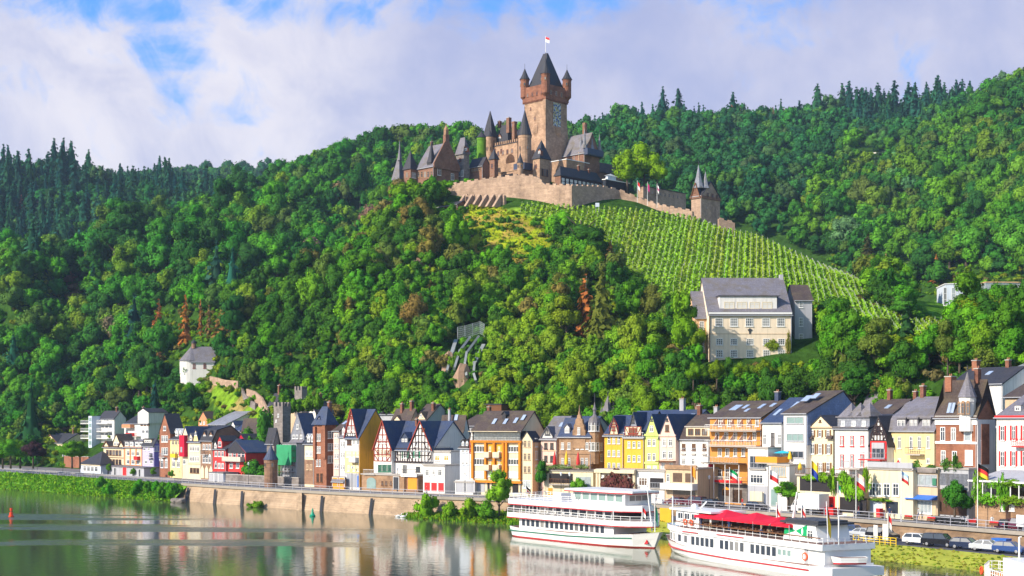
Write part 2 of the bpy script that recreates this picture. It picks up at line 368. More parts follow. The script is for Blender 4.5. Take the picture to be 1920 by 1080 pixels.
LAWN = [(1690,560),(1760,556),(1840,590),(1830,622),(1770,612),(1720,590)]
BARE = [(385,715),(440,722),(470,745),(500,760),(505,800),(440,790),(400,760)]
cols = np.arange(-420, 2341, 7.0); rows = np.concatenate([np.geomspace(150, 620, 300), np.geomspace(623, 1900, 150)])
PX, YY = np.meshgrid(cols, rows); XX = (PX-CX)*YY/F
ZZ = terrain_z(XX, YY)
PYG = HY-F*(ZZ-H)/YY
ver = np.stack([XX, YY, ZZ], 2).reshape(-1, 3); nr, nc = XX.shape
ii = np.arange(nr*nc).reshape(nr, nc)
quads = np.stack([ii[:-1,:-1], ii[:-1,1:], ii[1:,1:], ii[1:,:-1]], 2).reshape(-1, 4)
def fast_mesh(name, verts, faces, normals=None, colors=None, mats=(), smooth=True, midx=None):
    me = bpy.data.meshes.new(name); k = faces.shape[1]
    me.vertices.add(len(verts)); me.vertices.foreach_set('co', np.ascontiguousarray(verts, np.float32).ravel())
    me.loops.add(faces.size); me.loops.foreach_set('vertex_index', np.ascontiguousarray(faces, np.int32).ravel())
    me.polygons.add(len(faces)); me.polygons.foreach_set('loop_start', np.arange(0, faces.size, k, dtype=np.int32))
    if smooth: me.polygons.foreach_set('use_smooth', np.ones(len(faces), bool))
    for m in mats: me.materials.append(m)
    if midx is not None: me.polygons.foreach_set('material_index', np.ascontiguousarray(midx, np.int32))
    me.update(calc_edges=True)
    if colors is not None:
        a = me.color_attributes.new('tint', 'FLOAT_COLOR', 'POINT'); c = np.ones((len(verts), 4), np.float32); c[:,:3] = colors
        a.data.foreach_set('color', c.ravel())
    if normals is not None: me.normals_split_custom_set_from_vertices(np.ascontiguousarray(normals, np.float32))
    return me
tint = np.tile(np.array((0.035, 0.085, 0.012)), (nr*nc, 1)); fpx, fpy = PX.ravel(), PYG.ravel(); fY = YY.ravel()
nz = _hash_noise(XX.ravel(), YY.ravel(), 9, 5)
near = fY < 520
def paint(poly, col, col2, thr=0.0):
    k = inpoly(fpx, fpy, poly) & near; s = k & (nz > thr)
    tint[k] = col; tint[s] = col2
paint(VINEYARD, (0.20, 0.33, 0.03), (0.24, 0.33, 0.035), 0.1)
paint(VINE2, (0.22, 0.33, 0.03), (0.26, 0.33, 0.03))
paint(MEADOW, (0.30, 0.36, 0.015), (0.36, 0.27, 0.05), 0.12)
paint(LAWN, (0.08, 0.2, 0.015), (0.1, 0.22, 0.02))
paint(BARE, (0.30, 0.24, 0.08), (0.17, 0.30, 0.02), 0.02)
gm = bpy.data.materials.new('hill_ground'); gm.use_nodes = True; t = gm.node_tree; b = t.nodes['Principled BSDF']
b.inputs['Roughness'].default_value = 1; b.inputs['Specular IOR Level'].default_value = 0
vc = nd(t, 'ShaderNodeVertexColor', layer_name='tint'); tcn = nd(t, 'ShaderNodeTexCoord')
nn = nd(t, 'ShaderNodeTexNoise', Scale=0.35, Detail=8.0, Roughness=.75); lk(t, tcn.outputs['Object'], nn.inputs['Vector'])
mu = nd(t, 'ShaderNodeVectorMath', operation='SCALE'); lk(t, vc.outputs[0], mu.inputs[0]); lk(t, ramp(t, nn.outputs[0], (.3, .7, .5, 1.5)), mu.inputs['Scale'])
lk(t, mu.outputs[0], b.inputs['Base Color'])
bp = nd(t, 'ShaderNodeBump', Strength=.8, Distance=.8); lk(t, nn.outputs[0], bp.inputs['Height']); lk(t, bp.outputs[0], b.inputs['Normal'])
struct(link_mesh('terrain', fast_mesh('terrain', ver, quads, colors=tint, mats=(gm,))))

# ------------------------------------------------------------------ river
wm = bpy.data.materials.new('river_water'); wm.use_nodes = True; t = wm.node_tree; b = t.nodes['Principled BSDF']
b.inputs['Base Color'].default_value = (0.085, 0.10, 0.05, 1); b.inputs['Roughness'].default_value = 0.03; b.inputs['IOR'].default_value = 1.33
b.inputs['Specular IOR Level'].default_value = 0.85
tcn = nd(t, 'ShaderNodeTexCoord'); ob = tcn.outputs['Object']
mp = nd(t, 'ShaderNodeMapping'); mp.inputs['Scale'].default_value = (0.8, 0.6, 1); lk(t, ob, mp.inputs[0])
wa = nd(t, 'ShaderNodeTexNoise', Scale=1.0, Detail=4.0, Roughness=.55); lk(t, mp.outputs[0], wa.inputs['Vector'])
wb = nd(t, 'ShaderNodeTexNoise', Scale=0.06, Detail=2.0); lk(t, mp.outputs[0], wb.inputs['Vector'])
# wind-ruffled lanes across the river (they tilt the surface and mirror the higher sky)
sp = nd(t, 'ShaderNodeSeparateXYZ'); lk(t, ob, sp.inputs[0])
wl = nd(t, 'ShaderNodeTexNoise', Scale=1.0, Detail=5.0, Roughness=.6)
mp2 = nd(t, 'ShaderNodeMapping'); mp2.inputs['Scale'].default_value = (0.010, 0.05, 1); lk(t, ob, mp2.inputs[0]); lk(t, mp2.outputs[0], wl.inputs['Vector'])
def lane(yc, wd, x0, x1, slope):
    yy = math_n(t, 'ADD', sp.outputs[1], math_n(t, 'MULTIPLY', sp.outputs[0], slope))
    yy = math_n(t, 'ADD', yy, math_n(t, 'MULTIPLY', math_n(t, 'SUBTRACT', wl.outputs[0], .5), 62))
    dd = math_n(t, 'ABSOLUTE', math_n(t, 'SUBTRACT', yy, yc))
    a = ramp(t, dd, (wd, wd*.45)); c = ramp(t, sp.outputs[0], (x0-14, x0+6)); e = ramp(t, sp.outputs[0], (x1+6, x1-22))
    return math_n(t, 'MULTIPLY', math_n(t, 'MULTIPLY', a, c), e)
ln = math_n(t, 'MAXIMUM', lane(216, 7, -130, -22, -.06), lane(236, 9, -130, -20, .10))
ln = math_n(t, 'MAXIMUM', ln, lane(262, 5, -130, -56, .16))
ln = math_n(t, 'MULTIPLY', ln, ramp(t, wl.outputs[0], (.36, .56, .3, 1)))
hgt = math_n(t, 'ADD', wa.outputs[0], math_n(t, 'MULTIPLY', wb.outputs[0], 1.5))
bp = nd(t, 'ShaderNodeBump', Distance=0.25); lk(t, hgt, bp.inputs['Height'])
lk(t, math_n(t, 'ADD', math_n(t, 'MULTIPLY', ln, 2.6), 0.10), bp.inputs['Strength'])
lk(t, bp.outputs[0], b.inputs['Normal'])
lk(t, math_n(t, 'ADD', math_n(t, 'MULTIPLY', ln, 0.2), 0.05), b.inputs['Roughness'])
mb = MB(); mb.add([(-2500,-400,0),(2500,-400,0),(2500,700,0),(-2500,700,0)], [(0,1,2,3)], wm); struct(mb.build('river_water'))

# ------------------------------------------------------------------ banks, road, walls
ASPH = mat('asphalt', (0.10, 0.10, 0.115), noise=.25, scale=.4); PAVE = mat('paving', (0.20, 0.18, 0.17), noise=.25, scale=.5)
QSTONE = mat('quay_stone', (0.46, 0.33, 0.22), noise=.3, scale=.25, kind='stone', ccol2=(.40,.28,.18)); CONC = mat('concrete', (0.42, 0.38, 0.34), noise=.2)
QCAP = mat('coping_stone', (0.33, 0.29, 0.24), noise=.25)
GRASS = mat('bank_soil', (0.15, 0.34, 0.02), noise=.5, scale=.6)
MARK = mat('road_paint', (0.75, 0.75, 0.72), noise=.1)
struct(strip('road', 0.35, 9.5, ZT, ZT, -420, 2400, ASPH)); struct(strip('pavement', 9.5, 34, ZT+.12, ZT+.12, -420, 2400, PAVE))
struct(strip('kerb', 9.3, 9.6, ZT+.13, ZT+.13, -420, 2400, CONC, thick=.3))
struct(strip('road_marking', 4.6, 4.75, ZT+.006, ZT+.006, -420, 2400, MARK))
struct(strip('road_edge_line', 1.2, 1.33, ZT+.006, ZT+.006, -420, 2400, MARK))
lw = lambda p: float(np.interp(p, (-400, 0, 200, 330), (-15, -12.5, -8, -4.5)))
struct(strip('grass_bank', lw, 0.6, -0.6, ZT-.05, -420, 352, GRASS))
# quay wall with raked face, coping and drainage slots
qw = empty('quay_wall', (0,0,0)); tag(qw, 'long pale sandstone quay wall with dark drain slots below the road railing', 'quay wall')
o = strip('wall_face', -1.6, 0.25, -1.0, ZT-.25, 338, 1240, QSTONE, parent=qw); strip('coping', -0.12, 0.55, ZT+.22, ZT+.22, 338, 1240, QCAP, thick=.55, parent=qw)
sl = MB()
def slot(px, lean):
    a = bank_pt(px, -1.62); b_ = bank_pt(px+lean, -.35); n = BN[int((px+500)/10)]
    p = Vector((a[0], a[1], -.2)); q = Vector((b_[0], b_[1], ZT-.7)); off = Vector((-n[0]*.12, -n[1]*.12, 0))
    sl.bar(p+off, q+off, .5, DARKM, .2)
for px, l in ((350,4),(402,2.5),(453,2),(602,3),(694,4)): slot(px, l)
sl.build('drain_slot', qw)
bt = MB(); a = bank_pt(556, -2.0); b_ = bank_pt(566, -2.0); c = bank_pt(566, .2); d = bank_pt(556, .2)
bt.add([(*a,-.6),(*b_,-.6),(*c,-.6),(*d,-.6),(*(a*.55+d*.45),ZT-.3),(*(b_*.55+c*.45),ZT-.3),(*c,ZT-.3),(*d,ZT-.3)], [(0,1,5,4),(1,2,6,5),(4,5,6,7),(3,0,4,7)], QSTONE); bt.build('buttress', qw)
# upper wall and lower quay on the right
rw = empty('retaining_wall', (0,0,0)); tag(rw, 'rough buff stone retaining wall between the upper road and the parking strip', 'retaining wall')
RST = mat('rubble_stone', (0.33, 0.22, 0.13), noise=.4, scale=.5, kind='stone', ccol2=(.24,.15,.09))
strip('wall_face', -0.8, 0.25, 0.6, ZT-.25, 1230, 2400, RST, parent=rw); strip('coping', -0.15, 0.5, ZT+.2, ZT+.2, 1230, 2400, QCAP, thick=.5, parent=rw)
lower = lambda p: float(np.interp(p, (1180, 1260, 1500, 2400), (3.4, 2.3, 1.75, 1.6)))
struct(strip('parking_strip', -8.2, -.3, lambda p: lower(p)-.1, lower, 1215, 2400, ASPH))
struct(strip('river_bank', -16.5, -8.2, -.7, lambda p: lower(p)-.1, 1215, 2400, mat('bank_grass_soil', (0.34, 0.36, 0.04), noise=.55, scale=.35)))
struct(strip('river_bank', lambda p: float(np.interp(p, (760, 800, 950, 1250), (-1.6, -5.5, -9, -10))), -.3, -.5, lambda p: float(np.interp(p, (760, 900, 1250), (.1, 1.4, 2.2))), 765, 1230, GRASS))
# railings: posts and rails along the road edge, cut into lengths
RAILP = mat('railing_paint', (0.42, 0.42, 0.47), noise=.1, rough=.5)
def railing(name, label, px0, px1, w_, z, step=3.0, hgt=1.1):
    root = empty(name, (0,0,0)); tag(root, label, 'railing', 'road railings')
    r = MB(); p = px0; pts = []
    idx = [i for i, q in enumerate(_pp) if px0 <= q <= px1]; P = np.array([BANK[i]+BN[i]*w_ for i in idx])
    L = np.concatenate([[0], np.cumsum(np.linalg.norm(np.diff(P, axis=0), axis=1))])
    s = 0
    while s <= L[-1]:
        pts.append((np.interp(s, L, P[:,0]), np.interp(s, L, P[:,1]))); s += step
    for a, b_ in zip(pts[:-1], pts[1:]):
        for hh in ((hgt, .08), (hgt*.55, .05), (hgt*.15, .05)): r.bar((*a, z+hh[0]), (*b_, z+hh[0]), hh[1], RAILP)
    r.build('rail', root)
    ps = MB(); ps.tube((0, 0, -.2), (0, 0, hgt), .05, RAILP, 5); pm = ps.mesh('post')
    for a in pts: link_mesh('post', pm, root, (*a, z))
railing('road_railing', 'steel railing along the grassy bank west of the quay wall', -60, 338, .25, ZT)
railing('road_railing', 'grey steel railing on the coping of the long quay wall', 338, 930, .2, ZT+.2)
railing('road_railing', 'steel railing above the rough retaining wall by the parked cars', 1235, 2050, .2, ZT+.2)
# ------------------------------------------------------------------ building kit
_wm = {}
def window_mesh(w_, h_, frame=None, mull=1, trans=1, glass=None, arch=False, sill=True):
    frame = frame or WHITE; glass = glass or GLASS
    key = (round(w_,1), round(h_,1), frame.name, mull, trans, glass.name, arch, sill)
    if key in _wm: return _wm[key]
    w_, h_ = key[0], key[1]; mb = MB(); t_ = min(.13, w_*.12)
    mb.box(-w_/2, -w_/2+t_, -.07, .05, 0, h_, frame); mb.box(w_/2-t_, w_/2, -.07, .05, 0, h_, frame)
    mb.box(-w_/2+t_, w_/2-t_, -.07, .05, 0, t_, frame); mb.box(-w_/2+t_, w_/2-t_, -.07, .05, h_-t_, h_, frame)
    for i in range(1, mull+1):
        x = -w_/2+w_*i/(mull+1); mb.box(x-.04, x+.04, -.055, .05, t_, h_-t_, frame)
    for i in range(1, trans+1):
        z = h_*(.68 if trans == 1 else i/(trans+1)); mb.box(-w_/2+t_, w_/2-t_, -.05, .05, z-.035, z+.035, frame)
    if sill: mb.box(-w_/2-.1, w_/2+.1, -.16, .05, -.1, -.005, frame)
    if arch: mb.prism_y([(w_/2*math.cos(a), h_+w_*.5*math.sin(a)) for a in np.linspace(0, math.pi, 9)], -.06, .05, frame)
    mb.box(-w_/2+t_, w_/2-t_, -.015, .05, t_, h_-t_, glass)
    _wm[key] = mb.mesh('window'); return _wm[key]
_sh = {}
def shutter_mesh(w_, h_, m):
    key = (round(w_,1), round(h_,1), m.name)
    if key not in _sh: mb = MB(); mb.box(-w_/2, w_/2, -.09, .02, 0, h_, m); _sh[key] = mb.mesh('shutter')
    return _sh[key]
class House:
    """local frame: x along the facade (left to right), y into the building, z up from the foundation"""
    def __init__(s, name, label, x0, x1, w=10.0, pe=None, pr=None, D=10.0, wall=None, roof=None, kind='side', pb=None, x2=None,
                 Y=None, ang=None, cat='house', group=None, over=.35, z0=None, mid=None, zrf=.5, px_at=None, side_wall=None):
        s.name = name
        if Y is None:
            A = bank_pt(x0, w); B_ = bank_pt(x1, w) if ang is None else None
            if B_ is None: u = Vector((math.cos(ang), math.sin(ang)))
            else: u = Vector((B_[0]-A[0], B_[1]-A[1])).normalized()
            C_ = Vector((B_[0], B_[1])) if B_ is not None else None
            if C_ is None:
                k1 = (x1-CX)/F; Lq = (k1*A[1]-A[0])/(u.x-k1*u.y); C_ = Vector((A[0], A[1]))+u*Lq
        else:
            k1 = (x1-CX)/F; C_ = Vector((k1*Y, Y)); u = Vector((math.cos(ang), math.sin(ang)))
        n = Vector((-u.y, u.x)); k0 = (x0-CX)/F
        L = (C_.x-k0*C_.y)/(u.x-k0*u.y); L -= .05; s.W = L; s.u, s.n = u, n; s.O = C_-u*L
        if x2 is not None:
            k2 = (x2-CX)/F; D = (k2*C_.y-C_.x)/(n.x-k2*n.y)
        s.D = D; s.Ym = s.O.y+u.y*L/2
        if z0 is None: z0 = Zat(pb, s.Ym) if pb else ZT+.12
        s.z0 = z0; s.rz = math.atan2(u.y, u.x)
        s.root = empty(name, (s.O.x, s.O.y, z0), s.rz); tag(s.root, label, cat, group)
        s.wall, s.roofm, s.over = wall, roof, over
        s.ze = s.z(pe) if pe is not None else 9.0
        s.kind = kind; s.zr = None
        if pr is not None:
            yy = s.O.y+u.y*L/2+n.y*D*zrf if kind != 'front' else s.O.y+u.y*L/2
            s.zr = Zat(pr, yy)-z0
        if mid: mid = [(a, Zat(b, s.Ym+s.n.y*a)-z0) for a, b in mid]
        s.mid = mid; s.body(mid, zrf, side_wall)
    # photo-measured helpers on the facade plane
    def x(s, px):
        k = (px-CX)/F; return -(s.O.x-k*s.O.y)/(s.u.x-k*s.u.y)
    def z(s, py, px=None, y=0.0):
        Y = s.O.y+s.u.y*(s.W/2 if px is None else s.x(px))+s.n.y*y; return Zat(py, Y)-s.z0
    def y_side(s, px):            # depth along the right-hand wall
        P = s.O+s.u*s.W; k = (px-CX)/F; return -(P.x-k*P.y)/(s.n.x-k*s.n.y)
    def part(s, name, mb, parent=None, label=None, smooth=False):
        o = mb.build(name, parent or s.root, smooth)
        if label: o['label'] = label
        return o
    def body(s, mid, zrf, side_wall):
        W_, D, ze, zr, o = s.W, s.D, s.ze, s.zr, s.over; mb = MB(); rb = MB(); wl = s.wall; rf = s.roofm; th = .22
        if s.kind in ('flat', 'open') or zr is None or rf is None:
            mb.box(0, W_, 0, D, -3, ze, wl)
            if s.kind == 'flat' and rf is not None: rb.box(-.2, W_+.2, -.2, D+.2, ze+.002, ze+.25, rf); s.roof = s.part('roof', rb)
            s.wallo = s.part('wall', mb); return
        if s.kind == 'side':
            yr = D*zrf
            prof = [(-o, ze-o*(zr-ze)/yr)] + ([mid_pt for mid_pt in (mid or [])]) + [(yr, zr)] + [(D+o, ze-o*(zr-ze)/max(.5,(D-yr)))]
            if mid: prof[0] = (-o, ze-.05)
            inner = [(0, -3), (D, -3), (D, ze-th)]+[(yr, zr-th-.05)]+([(y+.05, z-th-.05) for y, z in reversed(mid)] if mid else [])+[(0, ze-th)]
            mb.prism_x(inner, 0, W_, wl)
            poly = prof+[(y, z-th) for y, z in reversed(prof)]; rb.prism_x(poly[::-1], -o*.7, W_+o*.7, rf); gz = prof[0][1]-.1; gb = MB(); gb.box(-o*.7, W_+o*.7, -o-.13, -o-.003, gz-.07, gz+.07, STEEL); gb.tube((W_-.12, -.09, 0), (W_-.12, -.09, gz), .06, STEEL, 5); s.part('gutter', gb)
        elif s.kind == 'front':
            xr = W_*zrf
            prof = [(-o, ze-o*(zr-ze)/xr)]+(mid or [])+[(xr, zr)]+[(W_-x_, z_) for x_, z_ in reversed(mid or [])]+[(W_+o, ze-o*(zr-ze)/max(.5, W_-xr))]
            inner = [(0, -3), (W_, -3), (W_, ze-th)]+[(W_-x_-.03, z_-th-.05) for x_, z_ in (mid or [])]+[(xr, zr-th-.05)]+[(x_+.03, z_-th-.05) for x_, z_ in reversed(mid or [])]+[(0, ze-th)]
            mb.prism_y(inner, 0, D, wl)
            poly = prof+[(x_, z_-th) for x_, z_ in reversed(prof)]; rb.prism_y(poly[::-1], -.12, D+o*.7, rf)
        elif s.kind in ('hip', 'pyramid'):
            mb.box(0, W_, 0, D, -3, ze, wl)
            i = min(W_, D)/2
            if s.kind == 'pyramid': r0, r1 = (W_/2-.12, D/2, zr), (W_/2+.12, D/2, zr)
            elif W_ >= D: r0, r1 = (i*.9, D/2, zr), (W_-i*.9, D/2, zr)
            else: r0, r1 = (W_/2, i*.9, zr), (W_/2, D-i*.9, zr)
            e = ze+.003
            vs = [(-o,-o,e),(W_+o,-o,e),(W_+o,D+o,e),(-o,D+o,e),(-o,-o,e+.15),(W_+o,-o,e+.15),(W_+o,D+o,e+.15),(-o,D+o,e+.15), r0, r1]
            if W_ >= D or s.kind == 'pyramid': fs = [(4,5,9,8),(5,6,9),(6,7,8,9),(7,4,8)]
            else: fs = [(4,5,8),(5,6,9,8),(6,7,9),(7,4,8,9)]
            rb.add(vs, fs+[(0,3,2,1),(0,1,5,4),(1,2,6,5),(2,3,7,6),(3,0,4,7)], rf)
        s.wallo = s.part('wall', mb); s.roof = s.part('roof', rb)
    def win_at(s, x, z, w_=1.0, h_=1.5, frame=None, mull=1, trans=1, glass=None, y=0.0, shut=None, arch=False, side=False, parent=None, sill=True):
        me = window_mesh(w_, h_, frame, mull, trans, glass, arch, sill)
        if side: o = link_mesh('window', me, parent or s.root, (s.W, x, z), math.pi/2)
        else: o = link_mesh('window', me, parent or s.root, (x, y, z))
        if shut:
            sw = w_*.42
            for sg in (-1, 1): link_mesh('shutter', shutter_mesh(sw, h_, shut), o, (sg*(w_/2+sw/2+.03), 0, 0))
        return o
    def win(s, px, py, wpx, hpx, **k):      # centre and size in photo pixels on the facade
        sc = F/(s.O.y+s.u.y*s.x(px)); a, b = s.x(px-wpx/2), s.x(px+wpx/2)
        return s.win_at((a+b)/2, s.z(py+hpx/2, px)-k.get('y', 0)*0, max(.4, b-a), hpx/sc, **k)
    def row(s, py, hpx, pxs, wpx, **k):
        for p in pxs: s.win(p, py, wpx, hpx, **k)
    def grid(s, pys, hpx, n, wpx, m0=.12, m1=None, **k):
        m1 = m0 if m1 is None else m1
        xs = [m0*s.W+(s.W*(1-m0-m1))*((i+.5)/n) for i in range(n)]
        sc = F/s.Ym; ww = wpx/sc*s.W/max(.1, (s.W*abs(s._proj())))
        for py in pys:
            for x_ in xs: s.win_at(x_, s.z(py+hpx/2), ww, hpx/sc, **k)
    def _proj(s):                             # how much the facade is foreshortened
        a = Vector((s.O.x+s.u.x*s.W/2, s.Ym)).normalized(); return abs(a.x*s.u.y-a.y*s.u.x)
    def sgrid(s, zs, n, w_=.9, h_=1.4, m0=.15, **k):
        for z_ in zs:
            for i in range(n): s.win_at(s.D*(m0+(1-2*m0)*(i+.5)/n), z_, w_, h_, side=True, **k)
    def slope_y(s, z_): return s.D/2*max(0, (z_-s.ze))/(s.zr-s.ze)
    def chimney(s, fx, fy, h=1.6, w_=.7, m=None):
        mb = MB(); m = m or MATS['chimney_brick']; z_ = s.ze+(s.zr-s.ze)*(1-abs(fy-.5)*2) if s.zr else s.ze
        if s.kind == 'front': z_ = s.ze+(s.zr-s.ze)*(1-abs(fx-.5)*2)
        x_, y_ = fx*s.W, fy*s.D
        mb.box(x_-w_/2, x_+w_/2, y_-w_/2, y_+w_/2, z_-.6, z_+h, m); mb.box(x_-w_/2-.08, x_+w_/2+.08, y_-w_/2-.08, y_+w_/2+.08, z_+h+.002, z_+h+.16, MATS['concrete'])
        for q in (-.16, .16): mb.lathe(x_+q, y_, [(.1, z_+h+.16), (.08, z_+h+.5)], 6, MATS['chimney_pot'])
        return s.part('chimney', mb, s.roof)
    def skylight(s, fx, fz, w_=.9, h_=1.3, m=None):
        dz = s.zr-s.ze; L = math.hypot(dz, s.D/2); y0, z0 = s.D/2*fz, s.ze+dz*fz; dy, dz1 = s.D/2/L*h_, dz/L*h_
        nx = (-dz/L, s.D/2/L); o_ = .1; x0, x1 = fx*s.W-w_/2, fx*s.W+w_/2; mb = MB()
        pts = [(y0, z0), (y0+dy, z0+dz1)]; poly = [(pts[0][0], pts[0][1]), (pts[1][0], pts[1][1]), (pts[1][0]+nx[0]*o_, pts[1][1]+nx[1]*o_), (pts[0][0]+nx[0]*o_, pts[0][1]+nx[1]*o_)]
        mb.prism_x(poly[::-1], x0, x1, m or MATS['skylight_glass']); return s.part('skylight', mb, s.roof)
    def dormer(s, x_, z_, w_=1.5, h_=1.5, wall=None, roof=None, kind='gable', n=1, yf=None, frame=None, rh=None, glass=None):
        """dormer whose front foot is at height z_ on the front slope"""
        wall = wall or s.wall; roof = roof or s.roofm; yf = (s.slope_y(z_)-.02) if yf is None else yf
        tz = z_+h_; rh = w_*.55 if rh is None else rh
        back = min(s.D/2, max(yf+.8, s.slope_y(min(tz+rh, s.zr-.05))+.2)); a, b = x_-w_/2, x_+w_/2; mb = MB()
        mb.box(a, b, yf, back, z_-.3, tz, wall)
        if kind == 'gable':
            mb.prism_y([(a, tz+.003), (b, tz+.003), (x_, tz+rh)], yf, back, wall)
            q = MB(); e = .18; k = rh/(w_/2); t_ = .12
            q.prism_y([(a-e, tz-e*k), (a-e, tz-e*k+t_), (x_, tz+rh+t_), (b+e, tz-e*k+t_), (b+e, tz-e*k), (x_, tz+rh)][::-1], yf-.2, back+.2, roof)
        elif kind == 'flat':
            q = MB(); q.box(a-.2, b+.2, yf-.25, back+.1, tz+.003, tz+.2, roof)
        elif kind == 'pyr':
            q = MB(); q.add([(a-.15,yf-.15,tz),(b+.15,yf-.15,tz),(b+.15,back,tz),(a-.15,back,tz),(x_,(yf+back)/2,tz+rh)], [(0,1,4),(1,2,4),(2,3,4),(3,0,4),(3,2,1,0)], roof)
        d = s.part('dormer', mb, s.roof); q.build('dormer_roof', d)
        return d, yf
    def dwin(s, d, yf, x_, z_, w_, h_, n=1, **k):
        for i in range(n): s.win_at(x_+w_*((i+.5)/n-.5), z_, w_/n*.82, h_, y=yf, parent=d, sill=False, **k)
    def pdormer(s, px, py0, py1, wpx, n=1, **k):     # front wall from py1 (foot) up to py0 (eaves)
        x_ = s.x(px); sc = F/(s.O.y+s.u.y*x_); yf = k.pop('yf', None)
        fr = k.pop('frame', None); gl = k.pop('glass', None); hw = k.pop('hw', .72)
        z_ = s.z(py1, px); yy = s.slope_y(z_) if yf is None else yf; z_ = s.z(py1, px, yy); h_ = (py1-py0)/sc; w_ = s.x(px+wpx/2)-s.x(px-wpx/2)
        d, yf = s.dormer(x_, z_, w_, h_, yf=yf, **k); s.dwin(d, yf, x_, z_+h_*.14, w_*.88, h_*hw, n, frame=fr, glass=gl); return d
    def band(s, pys, m, h_=.22, d=.09, x0=None, x1=None, name='cornice'):
        mb = MB()
        for py in pys:
            z_ = s.z(py); mb.box(-.05 if x0 is None else x0, s.W+.05 if x1 is None else x1, -d, .1, z_-h_/2, z_+h_/2, m)
        return s.part(name, mb)
    def timber(s, segs, m, w_=.17, name='timber_frame', y=-.05, parent=None):
        mb = MB()
        for (xa, za, xb, zb) in segs: mb.bar((xa, y, za), (xb, y, zb), w_, m, .12)
        return s.part(name, mb, parent)
    def timber_grid(s, x0, x1, z0, z1, nx, nz, m, diag=True, w_=.17, gable=None, name='timber_frame'):
        """gable: (xr, zr) apex above z1 clips the grid to a triangle"""
        seg = []
        for i in range(nx+1):
            x_ = x0+(x1-x0)*i/nx; seg.append((x_, z0, x_, z1))
        for j in range(nz+1):
            z_ = z0+(z1-z0)*j/nz; seg.append((x0, z_, x1, z_))
        if diag:
            for i in (0, nx-1):
                xa, xb = x0+(x1-x0)*i/nx, x0+(x1-x0)*(i+1)/nx
                for j in range(nz): za, zb = z0+(z1-z0)*j/nz, z0+(z1-z0)*(j+1)/nz; seg.append((xa, za, xb, zb) if i else (xb, za, xa, zb))
        if gable:
            xr, zr = gable; hw = (x1-x0)/2; k = 4
            for j in range(1, k):
                z_ = z1+(zr-z1)*j/k; ww = hw*(1-j/k); seg.append((xr-ww, z_, xr+ww, z_))
            for i in range(1, nx):
                x_ = x0+(x1-x0)*i/nx; zt_ = z1+(zr-z1)*(1-abs(x_-xr)/hw); seg.append((x_, z1, x_, zt_-.1))
            seg += [(x0, z1, xr, zr-.15), (x1, z1, xr, zr-.15), (x0+(x1-x0)*.2, z1, x0+(x1-x0)*.36, z1+(zr-z1)*.25), (x1-(x1-x0)*.2, z1, x1-(x1-x0)*.36, z1+(zr-z1)*.25)]
        return s.timber(seg, m, w_, name)
    def cross_gable(s, x0, x1, ze, zr, depth=None, wall=None, roof=None, yf=-.06, name='front_gable', z_low=None, rake=None):
        """gable wing whose ridge runs into the main roof"""
        wall = wall or s.wall; roof = roof or s.roofm; depth = depth or s.D/2; xr = (x0+x1)/2; mb = MB()
        zl = ze-.4 if z_low is None else z_low
        mb.prism_y([(x0, zl), (x1, zl), (x1, ze), (xr, zr-.2), (x0, ze)], yf, depth, wall)
        g = s.part(name, mb); q = MB(); e = .22; k = (zr-ze)/((x1-x0)/2); t_ = .18
        q.prism_y([(x0-e, ze-e*k), (x0-e, ze-e*k+t_), (xr, zr+t_-.2), (x1+e, ze-e*k+t_), (x1+e, ze-e*k), (xr, zr-.2)][::-1], yf-.22, depth, roof); q.build('gable_roof', g)
        if rake:
            q = MB(); q.bar((x0-e, yf-.24, ze-e*k), (xr, yf-.24, zr), .22, rake, .1); q.bar((x1+e, yf-.24, ze-e*k), (xr, yf-.24, zr), .22, rake, .1); q.build('bargeboard', g)
        return g
    def balcony(s, x0, x1, z_, d=1.2, m=None, rail=None, solid=None, n=None, name='balcony'):
        mb = MB(); m = m or MATS['concrete']; rail = rail or STEEL
        mb.box(x0, x1, -d, -.003, z_-.18, z_, m); b_ = s.part(name, mb); q = MB()
        if solid:
            q.box(x0, x1, -d, -d+.08, z_+.02, z_+1.0, solid); q.box(x1-.08, x1, -d+.083, -.003, z_+.02, z_+1.0, solid); q.box(x0, x0+.08, -d+.083, -.003, z_+.02, z_+1.0, solid)
        else:
            q.box(x0, x1, -d, -d+.06, z_+.95, z_+1.02, rail); q.box(x0, x1, -d, -d+.05, z_+.1, z_+.15, rail)
            for i in range(int((x1-x0)/.35)+1): q.box(x0+i*.35, x0+i*.35+.04, -d+.005, -d+.045, z_+.15, z_+.95, rail)
            for xx in (x0, x1-.06): q.box(xx, xx+.06, -d+.065, -.003, z_+.95, z_+1.02, rail)
        q.build('railing', b_); return b_
    def door(s, x_, w_=1.0, h_=2.1, m=None, z_=0.0, y=0.0, name='door', side=False, lab=None):
        mb = MB(); m = m or MATS['door_wood']; mb.box(-w_/2, w_/2, -.06, .05, 0, h_, m)
        mb.box(-w_/2-.1, -w_/2-.002, -.1, .05, 0, h_+.1, WHITE); mb.box(w_/2+.002, w_/2+.1, -.1, .05, 0, h_+.1, WHITE); mb.box(-w_/2-.002, w_/2+.002, -.1, .05, h_+.003, h_+.1, WHITE)
        o = mb.build(name, s.root, loc=(x_, y, z_) if not side else (s.W, x_, z_))
        if side: o.rotation_euler = (0, 0, math.pi/2)
        if lab: o['label'] = lab
        return o
    def opening(s, x0, x1, z0, z1, m=None, name='window', y=-.03, d=.06):
        mb = MB(); mb.box(x0, x1, y-d/2, y+d, z0, z1, m or GLASS); return s.part(name, mb)
